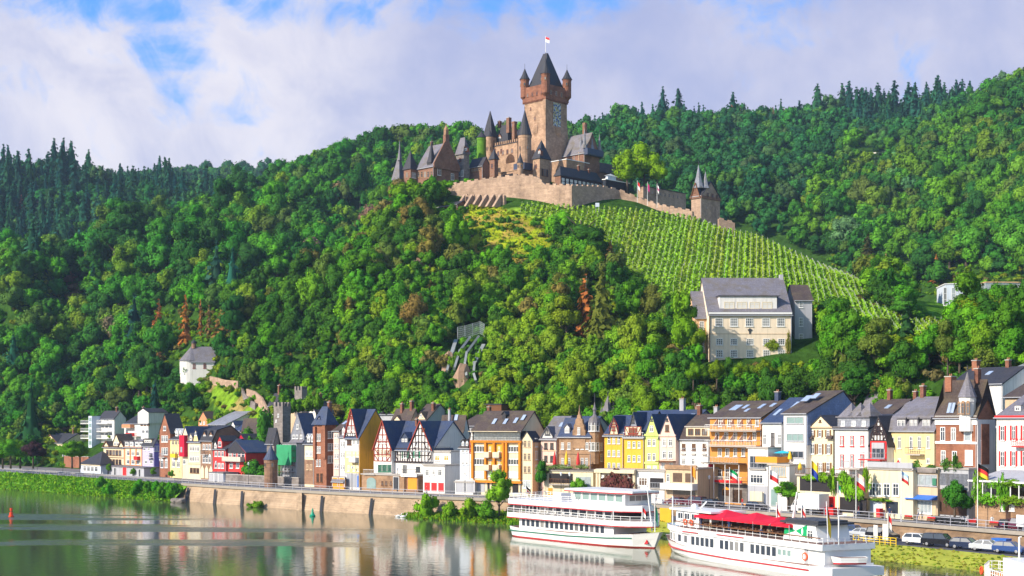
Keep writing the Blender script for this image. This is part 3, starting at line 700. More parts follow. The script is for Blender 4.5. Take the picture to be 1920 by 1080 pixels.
# colours of walls and roofs
def pl(name, c, n=.12): return mat(name, c, rough=.9, noise=n, scale=.35, kind='plaster', spec=.1)
SL_BLUE = mat('blue_slate', (0.035, 0.052, 0.11), rough=.55, noise=.2, kind='slate', spec=.35, ccol2=(.07, .08, .10))
SL_GREY = mat('grey_slate', (0.165, 0.155, 0.18), rough=.65, noise=.25, kind='slate', spec=.3)
SL_DARK = mat('dark_slate', (0.035, 0.035, 0.045), rough=.65, noise=.2, kind='slate', spec=.3, ccol2=(.05,.045,.045))
SL_BROWN = mat('brown_slate', (0.075, 0.055, 0.05), rough=.75, noise=.3, kind='slate', spec=.2, ccol2=(.12,.095,.06))
SL_LIGHT = mat('pale_slate', (0.22, 0.23, 0.27), rough=.6, noise=.2, kind='slate', spec=.3)
mat('chimney_brick', (0.26, 0.11, 0.07), kind='brick', noise=.2); mat('chimney_pot', (0.35, 0.15, 0.09)); mat('skylight_glass', (0.35, 0.42, 0.55), rough=.12, spec=.8, noise=.2)
mat('door_wood', (0.16, 0.08, 0.04), noise=.3, scale=2)
P_WHITE = pl('white_plaster', (0.74, 0.71, 0.68)); P_CREAM = pl('cream_plaster', (0.76, 0.64, 0.44)); P_BEIGE = pl('beige_plaster', (0.62, 0.46, 0.30)); P_GREY = pl('grey_plaster', (0.42, 0.42, 0.45))
P_YEL = pl('yellow_plaster', (0.74, 0.42, 0.055)); P_PALEY = pl('pale_yellow_plaster', (0.80, 0.62, 0.30)); P_ORANGE = pl('orange_plaster', (0.80, 0.38, 0.04)); P_ORANGE2 = pl('orange_trim', (0.70, 0.25, 0.03))
P_LIME = pl('lime_plaster', (0.58, 0.68, 0.20)); P_PINK = pl('pink_plaster', (0.76, 0.53, 0.44)); P_LILAC = pl('lilac_plaster', (0.50, 0.46, 0.66)); P_PURP = pl('purple_plaster', (0.26, 0.20, 0.62))
P_RED = pl('red_plaster', (0.62, 0.055, 0.05)); P_CRIM = pl('crimson_plaster', (0.52, 0.02, 0.05)); P_TURQ = pl('turquoise_plaster', (0.28, 0.62, 0.55)); P_PEACH = pl('peach_plaster', (0.76, 0.47, 0.26))
P_PALEB = pl('pale_blue_plaster', (0.62, 0.68, 0.78)); P_SALM = pl('salmon_plaster', (0.66, 0.28, 0.14))
B_BRICK = mat('red_brick', (0.36, 0.15, 0.085), kind='brick', noise=.25, scale=.4, ccol2=(.27,.105,.06)); B_SAND = mat('sandstone', (0.42, 0.26, 0.15), kind='stone', noise=.25, ccol2=(.33,.19,.11))
B_BROWN = mat('brown_sandstone', (0.33, 0.19, 0.12), kind='stone', noise=.25, ccol2=(.25,.14,.09)); B_GREY = mat('grey_stone', (0.29, 0.25, 0.23), kind='stone', noise=.3)
T_RED = mat('red_timber', (0.30, 0.055, 0.035), noise=.2); T_BLACK = mat('dark_timber', (0.045, 0.028, 0.03), noise=.2); T_BROWN = mat('brown_timber', (0.17, 0.075, 0.035), noise=.3)
M_RED = mat('red_paint', (0.62, 0.03, 0.03), rough=.5, noise=.1); M_GREEN = mat('green_paint', (0.05, 0.2, 0.12), rough=.5, noise=.1); M_BLUE = mat('blue_paint', (0.04, 0.16, 0.55), rough=.5, noise=.1); M_YELLOW = mat('yellow_paint', (0.82, 0.55, 0.03), rough=.5, noise=.1)
M_ORANGE = mat('orange_paint', (0.80, 0.30, 0.03), rough=.5, noise=.1); M_BLIND = mat('window_blind', (0.66, 0.64, 0.6), noise=.1); M_CURT = mat('curtained_glass', (0.34, 0.38, 0.40), rough=.2, noise=.6, scale=1.5, spec=.6); M_GGLASS = mat('green_tinted_glass', (0.24, 0.34, 0.32), rough=.12, noise=.3, spec=.7)
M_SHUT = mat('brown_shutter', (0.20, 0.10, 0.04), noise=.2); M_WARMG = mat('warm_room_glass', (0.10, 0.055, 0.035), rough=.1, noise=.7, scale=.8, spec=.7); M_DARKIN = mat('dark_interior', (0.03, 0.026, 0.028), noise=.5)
# ------------------------------------------------------------------ the town, from the far left to the right edge
GR = 'houses along the river front'
BK = 'houses on the slope behind the river front'
# --- far left
h = House('villa', 'small cream villa with pointed black gable at the foot of the wooded hill', 79, 119, 34, 829, 812, 10, P_CREAM, SL_DARK, 'side', pb=868)
h.cross_gable(h.x(82), h.x(108), h.z(829), h.z(815), rake=T_BROWN); h.row(850, 7, (92, 100, 110), 4); h.row(838, 7, (92, 97, 102), 4, frame=T_BROWN); h.chimney(.8, .5)
h.balcony(h.x(86), h.x(106), h.z(858), 1.2, rail=WHITE)
def wallthing(name, label, px0, px1, w, py_top, py_base, m, th=.5, cat='wall', cap=None):
    A = bank_pt(px0, w); B_ = bank_pt(px1, w); d = Vector((B_[0]-A[0], B_[1]-A[1])); L = d.length; rz = math.atan2(d.y, d.x); Y = (A[1]+B_[1])/2
    z0 = Zat(py_base, Y); z1 = Zat(py_top, Y); r = empty(name, (A[0], A[1], z0), rz); tag(r, label, cat)
    mb = MB(); mb.box(0, L, 0, th, -2.5, z1-z0, m); mb.build('wall_face', r)
    if cap: mb = MB(); mb.box(-.05, L+.05, -.08, th+.08, z1-z0+.003, z1-z0+.16, cap); mb.build('coping', r)
    return r
wallthing('garden_wall', 'red brick garden wall beside the cream villa at the far left', 120, 166, 26, 856, 872, B_BRICK, cap=CONC)
h = House('pavilion', 'low pale pavilion with steep dark pyramid roof by the road', 151, 189, 13, 871, 846, 7, P_PALEB, SL_DARK, 'pyramid', pb=889); h.grid((879,), 10, 4, 5, frame=WHITE, mull=1); h.band((871,), P_CREAM, .5, .25)
h = House('garage_row', 'long low grey garage block with one red door at the roadside', 191, 270, 12, 876, None, 5, P_GREY, SL_GREY, 'flat')
h.door(h.x(234), 2.3, 2.2, M_RED, name='garage_door', lab='red garage door')
for p in (203, 216, 250, 262): h.door(h.x(p), 1.0, 1.9, DARKM)
# --- white flats with the lift tower
h = House('apartment_house', 'white apartment house with glazed lift tower and stacked balconies', 186, 215, 40, 783, 770, 12, P_WHITE, SL_DARK, 'side', pb=832, x2=236)
h.grid((800, 814), 6, 3, 6, mull=2, trans=0); h.row(787, 5, (199,), 9)
mbt = MB(); xt = h.x(183); mbt.box(xt-.2, xt+2.2, -3.0, -.01, -6, h.z(780), P_PALEB); tw = h.part('lift_tower', mbt)
for py in (786, 797, 808, 819, 830): h.opening(xt+.3, xt+1.9, h.z(py+4), h.z(py-3), M_GGLASS, y=-3.05, name='window')
for py in (794, 809, 822): h.balcony(h.x(165), xt-.25, h.z(py), 2.6, m=WHITE, rail=WHITE); h.balcony(xt+2.3, h.x(210), h.z(py), 1.6, m=WHITE, rail=WHITE)
h.chimney(.8, .5, 1.0)
h = House('balcony_house', 'white hillside house with red balcony fronts and wide dark eaves', 233, 279, 38, 793, 772, 12, P_WHITE, SL_DARK, 'side', pb=822)
h.row(809, 7, (238, 269, 276), 5); h.row(794, 8, (266, 272, 278), 4, frame=T_BROWN)
h.balcony(h.x(244), h.x(252), h.z(818), 1.5, solid=M_RED); h.balcony(h.x(254), h.x(264), h.z(818), 1.4, rail=M_RED); h.balcony(h.x(236), h.x(252), h.z(802), 1.4, solid=P_SALM)
h.dormer(h.x(270), h.z(792), 7, 3.0, P_WHITE, SL_DARK, rh=1.2, yf=-.3); h.chimney(.2, .4, 2)
# --- road row, left
h = House('cream_terrace', 'cream house with twin brown roof gables left of the orange framed house', 194, 233, 17, 838, 824, 10, P_CREAM, SL_BROWN, 'side', pb=889)
h.grid((849, 866), 10, 5, 4.5, shut=None, frame=T_BROWN)
for p in (200, 228): h.cross_gable(h.x(p-6), h.x(p+6), h.z(838), h.z(827), rake=T_BROWN, depth=4)
h.pdormer(214, 829, 836, 12, 2, roof=SL_BROWN); h.band((838, 858), T_BROWN, .2)
h = House('framed_house', 'cream house framed in orange red beside the lilac house', 233, 267, 17, 838, 824, 10, P_CREAM, SL_GREY, 'side', pb=889)
for p in (237, 246, 256, 264): h.pdormer(p, 828, 837, 6.5, 1, kind='flat', wall=WHITE, roof=SL_GREY, yf=.1)
h.grid((850, 866), 9, 3, 6, mull=2); mb = MB()
for p in (233.8, 244.5, 255.5, 266): mb.box(h.x(p)-.35, h.x(p)+.35, -.12, .02, 0, h.z(839), P_SALM)
mb.box(0, h.W, -.13, .02, h.z(879), h.z(872), P_SALM); h.part('pilaster_frame', mb); h.balcony(h.x(256), h.x(263), h.z(862), .9, solid=M_RED); h.band((838.5,), P_SALM, .4)
h = House('lilac_house', 'lilac house with violet side wall and low dark roof', 267, 289, 17, 832, 822, 12, P_LILAC, SL_DARK, 'side', pb=889, x2=299)
h.row(842, 6, (271, 279), 4); h.row(853, 6, (283,), 6, frame=DARKM); h.row(866, 6, (274, 284), 5); h.balcony(h.x(279), h.x(288), h.z(858), .9, rail=WHITE)
mb = MB(); mb.box(h.W+.002, h.W+.05, 0, h.D, 0, h.ze, P_PURP); h.part('side_wall', mb, label='violet side wall'); h.sgrid((h.z(846),), 2, 1.0, 1.5); h.pdormer(276, 824, 831, 14, 3, kind='flat', wall=P_CREAM, yf=.2)
h.band((877,), CONC, .3)
h = House('brick_gable_house', 'tall brown brick house with steep gable and dark roof', 299, 319, 15, 808, 775, 13, B_BRICK, SL_DARK, 'front', pb=893, x2=344)
h.row(803, 9, (309,), 5); h.row(823, 12, (305, 309, 313), 4); h.row(846, 14, (305, 309, 313), 4); h.row(870, 14, (304, 312), 5, arch=True); h.balcony(h.x(303), h.x(313), h.z(857), .8)
h = House('yellow_narrow_house', 'narrow yellow house with three white dormers and arched ground windows', 319, 342, 15, 822, 806, 9, P_PALEY, SL_DARK, 'side', pb=895)
for p in (324, 330.5, 337): h.pdormer(p, 810, 818, 5, 1, wall=WHITE, roof=WHITE)
h.grid((830, 850), 9, 3, 4, frame=P_CREAM); h.grid((870,), 12, 2, 6, arch=True); h.balcony(h.x(325), h.x(334), h.z(858), .9, solid=M_YELLOW)
h = House('crimson_oriel_house', 'slim house with crimson bay and blue pointed roof', 342, 353, 15, 816, 799, 10, P_CREAM, SL_BLUE, 'front', pb=895)
mb = MB(); mb.box(.1, h.W-.3, -1.0, -.01, h.z(856), h.z(816), P_CRIM); o = h.part('oriel', mb); h.opening(h.W*.3, h.W*.6, h.z(848), h.z(838), M_CURT, y=-1.05); h.row(866, 9, (346,), 5)
h = House('yellow_gablet_house', 'cream house with slim yellow central gable', 353, 377, 15, 827, 803, 9, P_CREAM, SL_BLUE, 'side', pb=896)
g = h.cross_gable(h.x(363), h.x(373), h.z(824), h.z(802), wall=P_PALEY); h.row(813, 7, (368,), 4, y=-.08); h.pdormer(357, 818, 826, 5, 1, roof=SL_GREY)
h.grid((841, 860), 10, 4, 3.5); h.band((870,), P_BEIGE, .3); h.grid((882,), 10, 3, 5, frame=T_BROWN, glass=M_DARKIN)
h = House('sandstone_mansard_house', 'brown sandstone house with dark mansard and arched garden doors', 377, 399, 15, 826, 797, 10, B_BROWN, SL_DARK, 'side', pb=897, mid=[(1.0, 806)])
for p in (382, 394): h.pdormer(p, 814, 825, 5.5, 1, yf=.25, roof=SL_DARK)
h.grid((838,), 10, 3, 3.6); h.grid((862,), 12, 3, 4.5, arch=True); h.balcony(h.x(381), h.x(391), h.z(852), .9, rail=DARKM)
mb = MB()
for p in (380, 388, 396): mb.prism_y([(h.x(p-3), 0), (h.x(p+3), 0), (h.x(p+3), 2.2), (h.x(p), 3.2), (h.x(p-3), 2.2)], -.12, .02, P_CREAM)
h.part('garden_door', mb)
h = House('red_house', 'bright red house with slate dormers next to the stone garden', 399, 424, 15, 841, 822, 9, P_RED, SL_DARK, 'side', pb=888)
h.grid((851, 873), 10, 3, 4.5); h.pdormer(411, 826, 840, 8, 1, wall=P_RED, roof=SL_DARK); h.pdormer(404, 832, 841, 4.5, 1, wall=P_WHITE)
h2 = House('red_annexe', 'red house wing with black slate gable and roofed balcony', 424, 461, 15.5, 846, 825, 12, P_RED, SL_BLUE, 'front', pb=888)
mb = MB(); mb.prism_y([(-.1, h2.ze-.5), (h2.W+.1, h2.ze-.5), (h2.W/2, h2.zr-.3)], -.14, -.01, SL_DARK); h2.part('slate_gable', mb); h2.balcony(.1, h2.W*.95, h2.z(864), 1.3, solid=P_PINK)
h2.row(854, 9, (432, 440, 449, 456), 6, mull=0); h2.row(873, 10, (434, 446), 6)
h2 = House('red_gable_wall_house', 'tall crimson gable wall with dark eaves behind the balcony wing', 436, 468, 22, 836, 813, 12, P_CRIM, SL_DARK, 'front', pb=880)
h = House('garage_row', 'pale green garage block under the red house', 392, 419, 11, 887, None, 4, P_PALEB, SL_GREY, 'flat')
for i in range(3): h.door(h.W*(i+.5)/3, 2.0, 1.9, P_GREY, name='garage_door')
wallthing('garden_wall', 'grey garden wall along the road below the round tower', 420, 560, 11.5, 893, 906, B_GREY, cap=CONC)
# --- hillside houses behind, left of centre
h = House('salmon_gable_house', 'small salmon gabled house under the terrace', 372, 390, 44, 787, 771, 13, P_SALM, SL_BROWN, 'front', pb=815); h.row(793, 5, (377, 383), 3)
h = House('timbered_shed_house', 'white timbered house with pale lean-to roof on the hillside', 391, 424, 38, 795, 771, 10, P_WHITE, SL_LIGHT, 'side', pb=822, zrf=.8); h.timber_grid(0, h.W, h.z(812), h.z(796), 5, 2, T_BLACK)
h = House('small_white_house', 'small white house with blue roof above the red house', 428, 452, 34, 806, 789, 9, P_WHITE, SL_BLUE, 'side', pb=832); h.pdormer(434, 796, 804, 6, 1, wall=P_WHITE); h.row(814, 6, (434, 444), 4)
h = House('turquoise_house', 'turquoise house with brown roof below the old town wall', 452, 483, 30, 812, 784, 10, P_TURQ, SL_BROWN, 'side', pb=840, x2=494); h.balcony(0, h.W*.9, h.z(824), 1.2, rail=T_BROWN); h.row(817, 6, (460, 470), 5)
mb = MB(); mb.box(h.W+.05, h.W+.5, h.D*.45, h.D*.5, 0, h.zr+2.0, P_TURQ); h.part('chimney', mb)
h = House('slate_hung_house', 'tall dark slate house with white plaster front joined to the crenellated tower', 503, 517, 46, 758, 737, 9, P_WHITE, SL_DARK, 'side', pb=800, x2=542); h.row(770, 7, (509,), 4); h.row(785, 6, (507,), 4); h.chimney(.6, .5, 2)
def crenellated(name, label, px0, pxc, px1, Y, py0, py1, m, cat='tower', n=3):
    h = House(name, label, px0, pxc, Y=Y, ang=-math.pi/4, wall=m, roof=None, kind='open', pe=py0, pb=py1, x2=px1, cat=cat)
    mb = MB(); ze = h.ze; mw = h.W/(2*n-1)
    for i in range(n): mb.box(i*2*mw, i*2*mw+mw, 0, .5, ze+.003, ze+1.0, m); mb.box(i*2*mw, i*2*mw+mw, h.D-.5, h.D, ze+.003, ze+1.0, m)
    md = h.D/(2*n-1)
    for i in range(1, n-1): mb.box(0, .5, i*2*md, i*2*md+md, ze+.003, ze+1.0, m); mb.box(h.W-.5, h.W, i*2*md, i*2*md+md, ze+.003, ze+1.0, m)
    h.part('battlement', mb); return h
h = crenellated('gate_tower', 'old stone town tower with battlements beside the slate-hung house', 513, 530, 545, 338, 762, 806, B_GREY); h.row(779, 6, (522,), 3); h.row(789, 5, (518,), 3)
crenellated('wall_tower', 'small crenellated stone tower standing alone in the trees', 552, 566, 576, 352, 732, 758, B_GREY)
h = House('hooded_tower', 'squat stone tower with curved slate hood above the ivy', 500, 514, Y=330, ang=-math.pi/4, wall=B_GREY, roof=SL_DARK, kind='side', pe=822, pr=802, pb=832, x2=523, cat='tower')
def round_tower(name, label, px, Y, rpx, py_base, py_eave, py_peak, wall, roof, cat='tower', group=None, n=16, parent=None, win=True, over=1.18, fin=True):
    s = F/Y; r = rpx/s; z0, z1, z2 = (Zat(p, Y) for p in (py_base, py_eave, py_peak)); x_ = (px-CX)*Y/F
    if parent is None: rt = empty(name, (x_, Y, z0)); tag(rt, label, cat, group); off = Vector((0, 0, 0))
    else:
        rt = bpy.data.objects.new(name, None); COL.objects.link(rt); rt.parent = parent
        inv = Matrix.Rotation(-parent.rotation_euler.z, 4, 'Z'); rt.location = inv@(Vector((x_, Y, z0))-parent.location); rt.rotation_euler = (0, 0, -parent.rotation_euler.z)
    mb = MB(); mb.lathe(0, 0, [(r, -2), (r, z1-z0-.8), (r*1.06, z1-z0-.7), (r*1.06, z1-z0)], n, wall); mb.build('wall', rt)
    mb = MB(); hh = z2-z1; mb.lathe(0, 0, [(r*over, z1-z0+.01), (r*over*.62, z1-z0+hh*.36), (r*.3, z1-z0+hh*.72), (.04, z2-z0)], n, roof)
    if fin: mb.tube((0,0,z2-z0-.2), (0,0,z2-z0+1.0), .07, DARKM, 5); mb.lathe(0, 0, [(.02, z2-z0+.35), (.2, z2-z0+.5), (.02, z2-z0+.65)], 6, DARKM)
    mb.build('roof', rt)
    if win:
        for a in (-2.4, -1.2):
            link_mesh('window', window_mesh(.6, 1.1, B_SAND, 0, 0), rt, (r*1.0*math.cos(a), r*1.0*math.sin(a), (z1-z0)*.62), a+math.pi/2)
    return rt
round_tower('round_wall_tower', 'small round sandstone tower with blue conical roof among shrubs by the road', 508, 318, 12.5, 897, 862, 834, B_BROWN, SL_BLUE)
h = House('beige_gable_building', 'plain beige gabled building behind the grey slate house', 545, 566, 38, 768, 747, 14, P_BEIGE, SL_DARK, 'front', pb=810, x2=586, zrf=.75); h.row(762, 4, (563,), 5)
h = House('white_gable_house', 'white house with red edged gable and black roof', 570, 592, 34, 772, 751, 16, P_WHITE, SL_DARK, 'front', pb=800, x2=625); h.row(765, 8, (586,), 4, frame=T_BROWN); h.chimney(.5, .6)
# --- road row, centre left
h = House('scaffolded_house', 'unfinished grey house wrapped in green scaffold netting', 529, 556, 13, 832, None, 9, P_GREY, SL_GREY, 'flat', pb=905)
GNET = mat('scaffold_net', (0.04, 0.30, 0.13), rough=.7, noise=.3); mb = MB(); mb.box(-.4, h.W*.95, -1.3, -1.2, h.z(872), h.z(834), GNET); mb.box(h.W*.95+.003, h.W*.95+.1, -1.3, 2.5, h.z(866), h.z(834), GNET); h.part('scaffold_net', mb)
mb = MB()
for i in range(5):
    for yy in (-1.15, -.5): mb.tube((i*h.W/4.4, yy, -.2), (i*h.W/4.4, yy, h.z(833)), .05, STEEL, 5)
for py in (885, 872, 858, 845): mb.box(-.2, h.W, -1.1, -.3, h.z(py), h.z(py)+.08, T_BROWN)
h.part('scaffold', mb); h.grid((880, 895), 7, 3, 5, frame=P_GREY, glass=M_DARKIN)
h = House('grey_gable_house', 'grey slate gabled house with blue roof beside the scaffolding', 546, 571, 18, 815, 774, 12, P_WHITE, SL_BLUE, 'front', pb=900, x2=597)
mb = MB(); mb.prism_y([(-.05, h.ze-1.5), (h.W+.05, h.ze-1.5), (h.W+.05, h.ze), (h.W/2, h.zr-.25), (-.05, h.ze)], -.12, -.005, SL_LIGHT); h.part('slate_gable', mb); h.row(800, 9, (559,), 4, y=-.13); h.row(819, 7, (552, 558, 566), 4, y=-.13)
mb = MB(); mb.prism_x([(-1.0, h.z(831)), (0, h.z(831)), (0, h.z(824))], 0, h.W, SL_GREY); h.part('pent_roof', mb); h.grid((845,), 9, 2, 6)
h = House('cream_slim_house', 'slim cream house with two rounded white dormers left of the brick tower house', 571, 589, 12, 831, 812, 9, P_CREAM, SL_DARK, 'side', pb=908)
for p in (575.5, 583): h.pdormer(p, 819, 829, 5.5, 1, wall=WHITE, roof=WHITE)
h.grid((851,), 10, 2, 6, glass=M_CURT); h.grid((876,), 10, 2, 4, frame=P_BEIGE); mb = MB(); mb.box(-.02, h.W+.02, -.05, -.004, 0, h.z(862), B_BROWN); h.part('stone_base', mb)
h = House('brick_tower_house', 'tall brick tower house with steep blue hipped roof', 589, 612, 12, 797, 762, 12, B_BRICK, SL_BLUE, 'hip', pb=908, x2=630, over=.5)
h.row(820, 14, (596, 600), 3.2); h.row(843, 13, (596, 600), 3.2); h.row(868, 13, (595, 600), 3.2); h.row(820, 13, (607,), 3); h.row(843, 12, (607,), 3); h.row(896, 17, (596, 603), 4.5, glass=M_DARKIN, frame=T_BROWN); h.sgrid((h.z(822), h.z(845), h.z(868)), 2, .9, 1.6)
mb = MB(); mb.box(h.x(590), h.x(594), -.5, -.004, h.z(860), h.z(800), B_BRICK); mb.box(h.x(606), h.x(611.5), -.3, -.004, h.z(860), h.z(795), B_BRICK); h.part('brick_pier', mb); h.chimney(.7, .7, 2.5); h.pdormer(598, 786, 795, 6, 1, wall=SL_GREY, roof=SL_BLUE)
h = House('pink_slim_house', 'slim pink-white house between brick tower house and white gable house', 625, 637, 12, 806, 780, 10, P_PINK, SL_BROWN, 'side', pb=910); h.grid((817, 836, 855, 874), 9, 2, 3.2); h.skylight(.4, .4); h.skylight(.7, .55)
h = House('white_slim_house', 'slim white house with steep dormer beside the yellow gable house', 637, 648, 11.5, 818, 792, 10, P_WHITE, SL_GREY, 'side', pb=911); h.grid((833, 853, 876), 10, 2, 3); h.pdormer(642, 804, 816, 6, 1, wall=P_WHITE)
h = House('yellow_gable_house', 'white and yellow house with red timbered gable, blue roof and big orange side wall', 647, 674, 11, 818, 767, 11, P_WHITE, SL_BLUE, 'side', pb=913, x2=732)
mb = MB(); o_ = h.D
mb.prism_x([(-.01, 0), (h.D, 0), (h.D, h.ze-.1), (h.D/2, h.zr-.25), (-.01, h.ze-.1)], h.W+.003, h.W+.08, P_ORANGE); h.part('side_wall', mb, label='plain orange side wall')
g = h.cross_gable(h.x(647.5), h.x(671), h.z(818), h.z(766), rake=T_RED); mb = MB(); mb.box(0, h.W, -.04, -.004, 2.9, h.z(846), P_PALEY); h.part('yellow_plaster', mb)
h.timber_grid(h.x(648.5), h.x(670), h.z(818), h.z(812), 5, 1, T_BLACK, gable=None); h.timber([(h.x(650), h.z(812), h.x(659), h.z(775)), (h.x(669), h.z(812), h.x(660), h.z(775)), (h.x(653), h.z(798), h.x(666), h.z(798)), (h.x(656), h.z(785), h.x(663), h.z(785)), (h.x(659.5), h.z(812), h.x(659.5), h.z(780))], T_RED, y=-.12)
h.row(802, 10, (655, 663), 4, y=-.1); h.row(828, 12, (653, 657), 4, frame=T_BROWN); h.row(828, 12, (664, 671), 4); h.row(852, 10, (652, 657, 664, 671), 4, frame=WHITE); h.row(878, 11, (654, 664, 671), 4); h.balcony(h.x(660), h.x(672), h.z(866), .9, solid=P_WHITE)
h.opening(h.x(650), h.x(668), 0, 2.6, STEEL, 'garage_door'); h.opening(h.x(670), h.x(672.5), 0, 2.5, M_BLUE, 'door')
mb = MB(); mb.box(0, h.W, -.06, -.004, 2.62, 2.95, P_GREY); h.part('lintel', mb)
h = House('garden_shed', 'orange wooden garage pair on the pavement by the brick tower house', 624, 645, 9.9, 897, 893, 4, M_ORANGE, SL_GREY, 'side', pb=913, cat='shed', x2=648); [h.door(h.W*f, 2.2, 2.0, M_ORANGE, name='garage_door') for f in (.28, .75)]
# --- the big half-timbered house
h = House('half_timbered_house', 'large half-timbered house with two white gables and blue roof', 706, 812, 14, 841, 789, 12, P_WHITE, SL_BLUE, 'side', pb=917)
zg = h.z(841); zf = h.z(865)
g = h.cross_gable(h.x(706.5), h.x(740), zg, h.z(788), yf=-.9, rake=T_RED, z_low=h.z(893)); g2 = h.cross_gable(h.x(769), h.x(812), zg, h.z(789), yf=-.35, rake=T_RED, z_low=zf)
h.timber_grid(h.x(742), h.x(768), zf, zg, 6, 2, T_BLACK); xa, xb = h.x(707), h.x(739.5)
def tgrid(x0, x1, z0, z1, nx, nz, m, y, gable=None, w_=.17):
    n0 = len(h.root.children); o = h.timber_grid(x0, x1, z0, z1, nx, nz, m, True, w_, gable); o.location.y = y; return o
tgrid(xa+.1, xb-.1, zf, zg, 4, 2, T_RED, -.9, ((xa+xb)/2, h.z(790))); x3, x4 = h.x(769.5), h.x(811.5); tgrid(x3+.1, x4-.1, zf, zg, 7, 2, T_BLACK, -.35, ((x3+x4)/2, h.z(791)))
for p in (715, 722, 729, 735): h.win(p, 849, 5, 12, y=-.92, frame=P_CREAM)
for p in (719, 724, 729): h.win(p, 827, 4, 9, y=-.92)
for p in (717, 722, 727, 732, 737): h.win(p, 878, 4.6, 13, y=-.92, frame=M_GREEN)
h.row(852, 14, (760,), 7, mull=2, trans=2, shut=M_GREEN); h.win(784, 852, 7, 13, y=-.37, mull=2, trans=2, shut=M_GREEN); h.win(783, 832, 6, 11, y=-.37, glass=M_CURT); h.win(796, 806, 6, 6, y=-.37, frame=T_BROWN)
h.win(759, 880, 7, 15, frame=DARKM, mull=1, trans=2); h.win(784, 880, 8, 10, frame=DARKM); h.pdormer(751, 821, 830, 13, 2, wall=SL_BLUE); h.chimney(.42, .42, 1.2, .5)
mb = MB(); mb.box(h.x(741), h.W, -.3, -.004, zf-.25, zf+.05, T_BLACK); h.part('jetty_beam', mb)
h = House('garage_terrace', 'rough buff stone garage terrace with arched door under the half-timbered house', 678, 758, 10, 891, None, 4.0, B_SAND, CONC, 'flat', pb=917, cat='terrace')
mb = MB(); xa, xb = h.x(688), h.x(705); mb.prism_y([(xa, 0), (xb, 0), (xb, h.z(903))]+[((xa+xb)/2+(xb-xa)/2*math.cos(a), h.z(903)+(h.z(896)-h.z(903))*math.sin(a)) for a in np.linspace(.2, math.pi-.2, 7)]+[(xa, h.z(903))], -.08, .02, M_GGLASS); h.part('garage_door', mb, label='arched glazed door')
h.row(906, 8, (717, 724, 733), 3, frame=T_BROWN); h.door(h.x(743), 1.5, 2.6, DARKM)
h.balcony(h.x(683), h.x(704), h.z(890), .3, rail=P_WHITE)
h = House('garage_terrace', 'terrace with flower boxes over a brown door and an orange garage door', 754, 784, 10.3, 892, None, 3.7, B_BROWN, CONC, 'flat', pb=918, cat='terrace')
h.opening(h.x(757), h.x(763), 0, 3.0, T_BROWN, 'door'); h.opening(h.x(765), h.x(782), 0, 3.0, M_ORANGE, 'garage_door'); mb = MB(); mb.box(0, h.W, -.5, -.25, h.z(894), h.z(888), WHITE); h.part('flower_box', mb)
h.balcony(0, h.W, h.z(889), .3, rail=DARKM)
# --- white garages house
h = House('white_garage_house', 'white flat-roofed house with three red garage doors', 793, 834, 10, 873, None, 11, P_WHITE, CONC, 'flat', pb=921, x2=863)
h.row(886, 13, (801, 825), 7); h.row(886, 9, (813,), 4)
for p in (801, 814, 827): h.opening(h.x(p-5), h.x(p+5), 0, h.z(905), M_RED, 'garage_door')
h.balcony(.1, h.W-.1, h.z(873), .1, rail=STEEL); h2 = House('white_upper_flat', 'white flat storey set back above the red garages with orange blinds', 808, 845, 14, 847, None, 8, P_WHITE, CONC, 'flat', pb=890, x2=863)
h2.row(859, 10, (820, 837), 9, glass=M_ORANGE, mull=1); h2.balcony(h2.x(812), h2.W, h2.z(847), .2, rail=DARKM)
h = House('brown_mansard_house', 'house with tall brown mansard roof and white roof terrace', 819, 862, 24, 829, 778, 12, P_WHITE, SL_BROWN, 'side', pb=880, x2=884, mid=[(1.2, 806)])
for p in (837, 855): h.pdormer(p, 811, 820, 5, 1, wall=P_WHITE, yf=.3, roof=SL_BROWN)
h.grid((836,), 10, 3, 8, glass=M_CURT); h.chimney(.45, .2, 4.5, .45, STEEL); h.skylight(.62, .8)
h = House('pale_blue_house', 'narrow pale blue-white house with tiny windows', 862, 881, 12, 838, 815, 9, P_PALEB, SL_BROWN, 'side', pb=921); h.grid((846, 868), 6, 2, 4); h.row(888, 5, (872,), 4); h.pdormer(866, 828, 836, 5, 1, roof=SL_BROWN); h.pdormer(873.5, 828, 836, 5, 1, roof=SL_BROWN)
h.door(h.x(868), 1.0, 2.2, T_BROWN)
h = House('red_timber_strip_house', 'very narrow house with red timber gable beside the orange block', 880, 889, 11.5, 825, 803, 8, P_WHITE, SL_BROWN, 'front', pb=921); h.timber_grid(.1, h.W-.1, h.z(850), h.z(826), 2, 3, T_RED); h.row(866, 8, (884,), 4)
h = House('garage_row', 'pair of low white garages left of the orange framed block', 853, 887, 9.8, 905, None, 2.2, P_WHITE, CONC, 'flat', pb=923); [h.door(h.W*f, 2.6, 2.3, P_GREY, name='garage_door') for f in (.35, .78)]
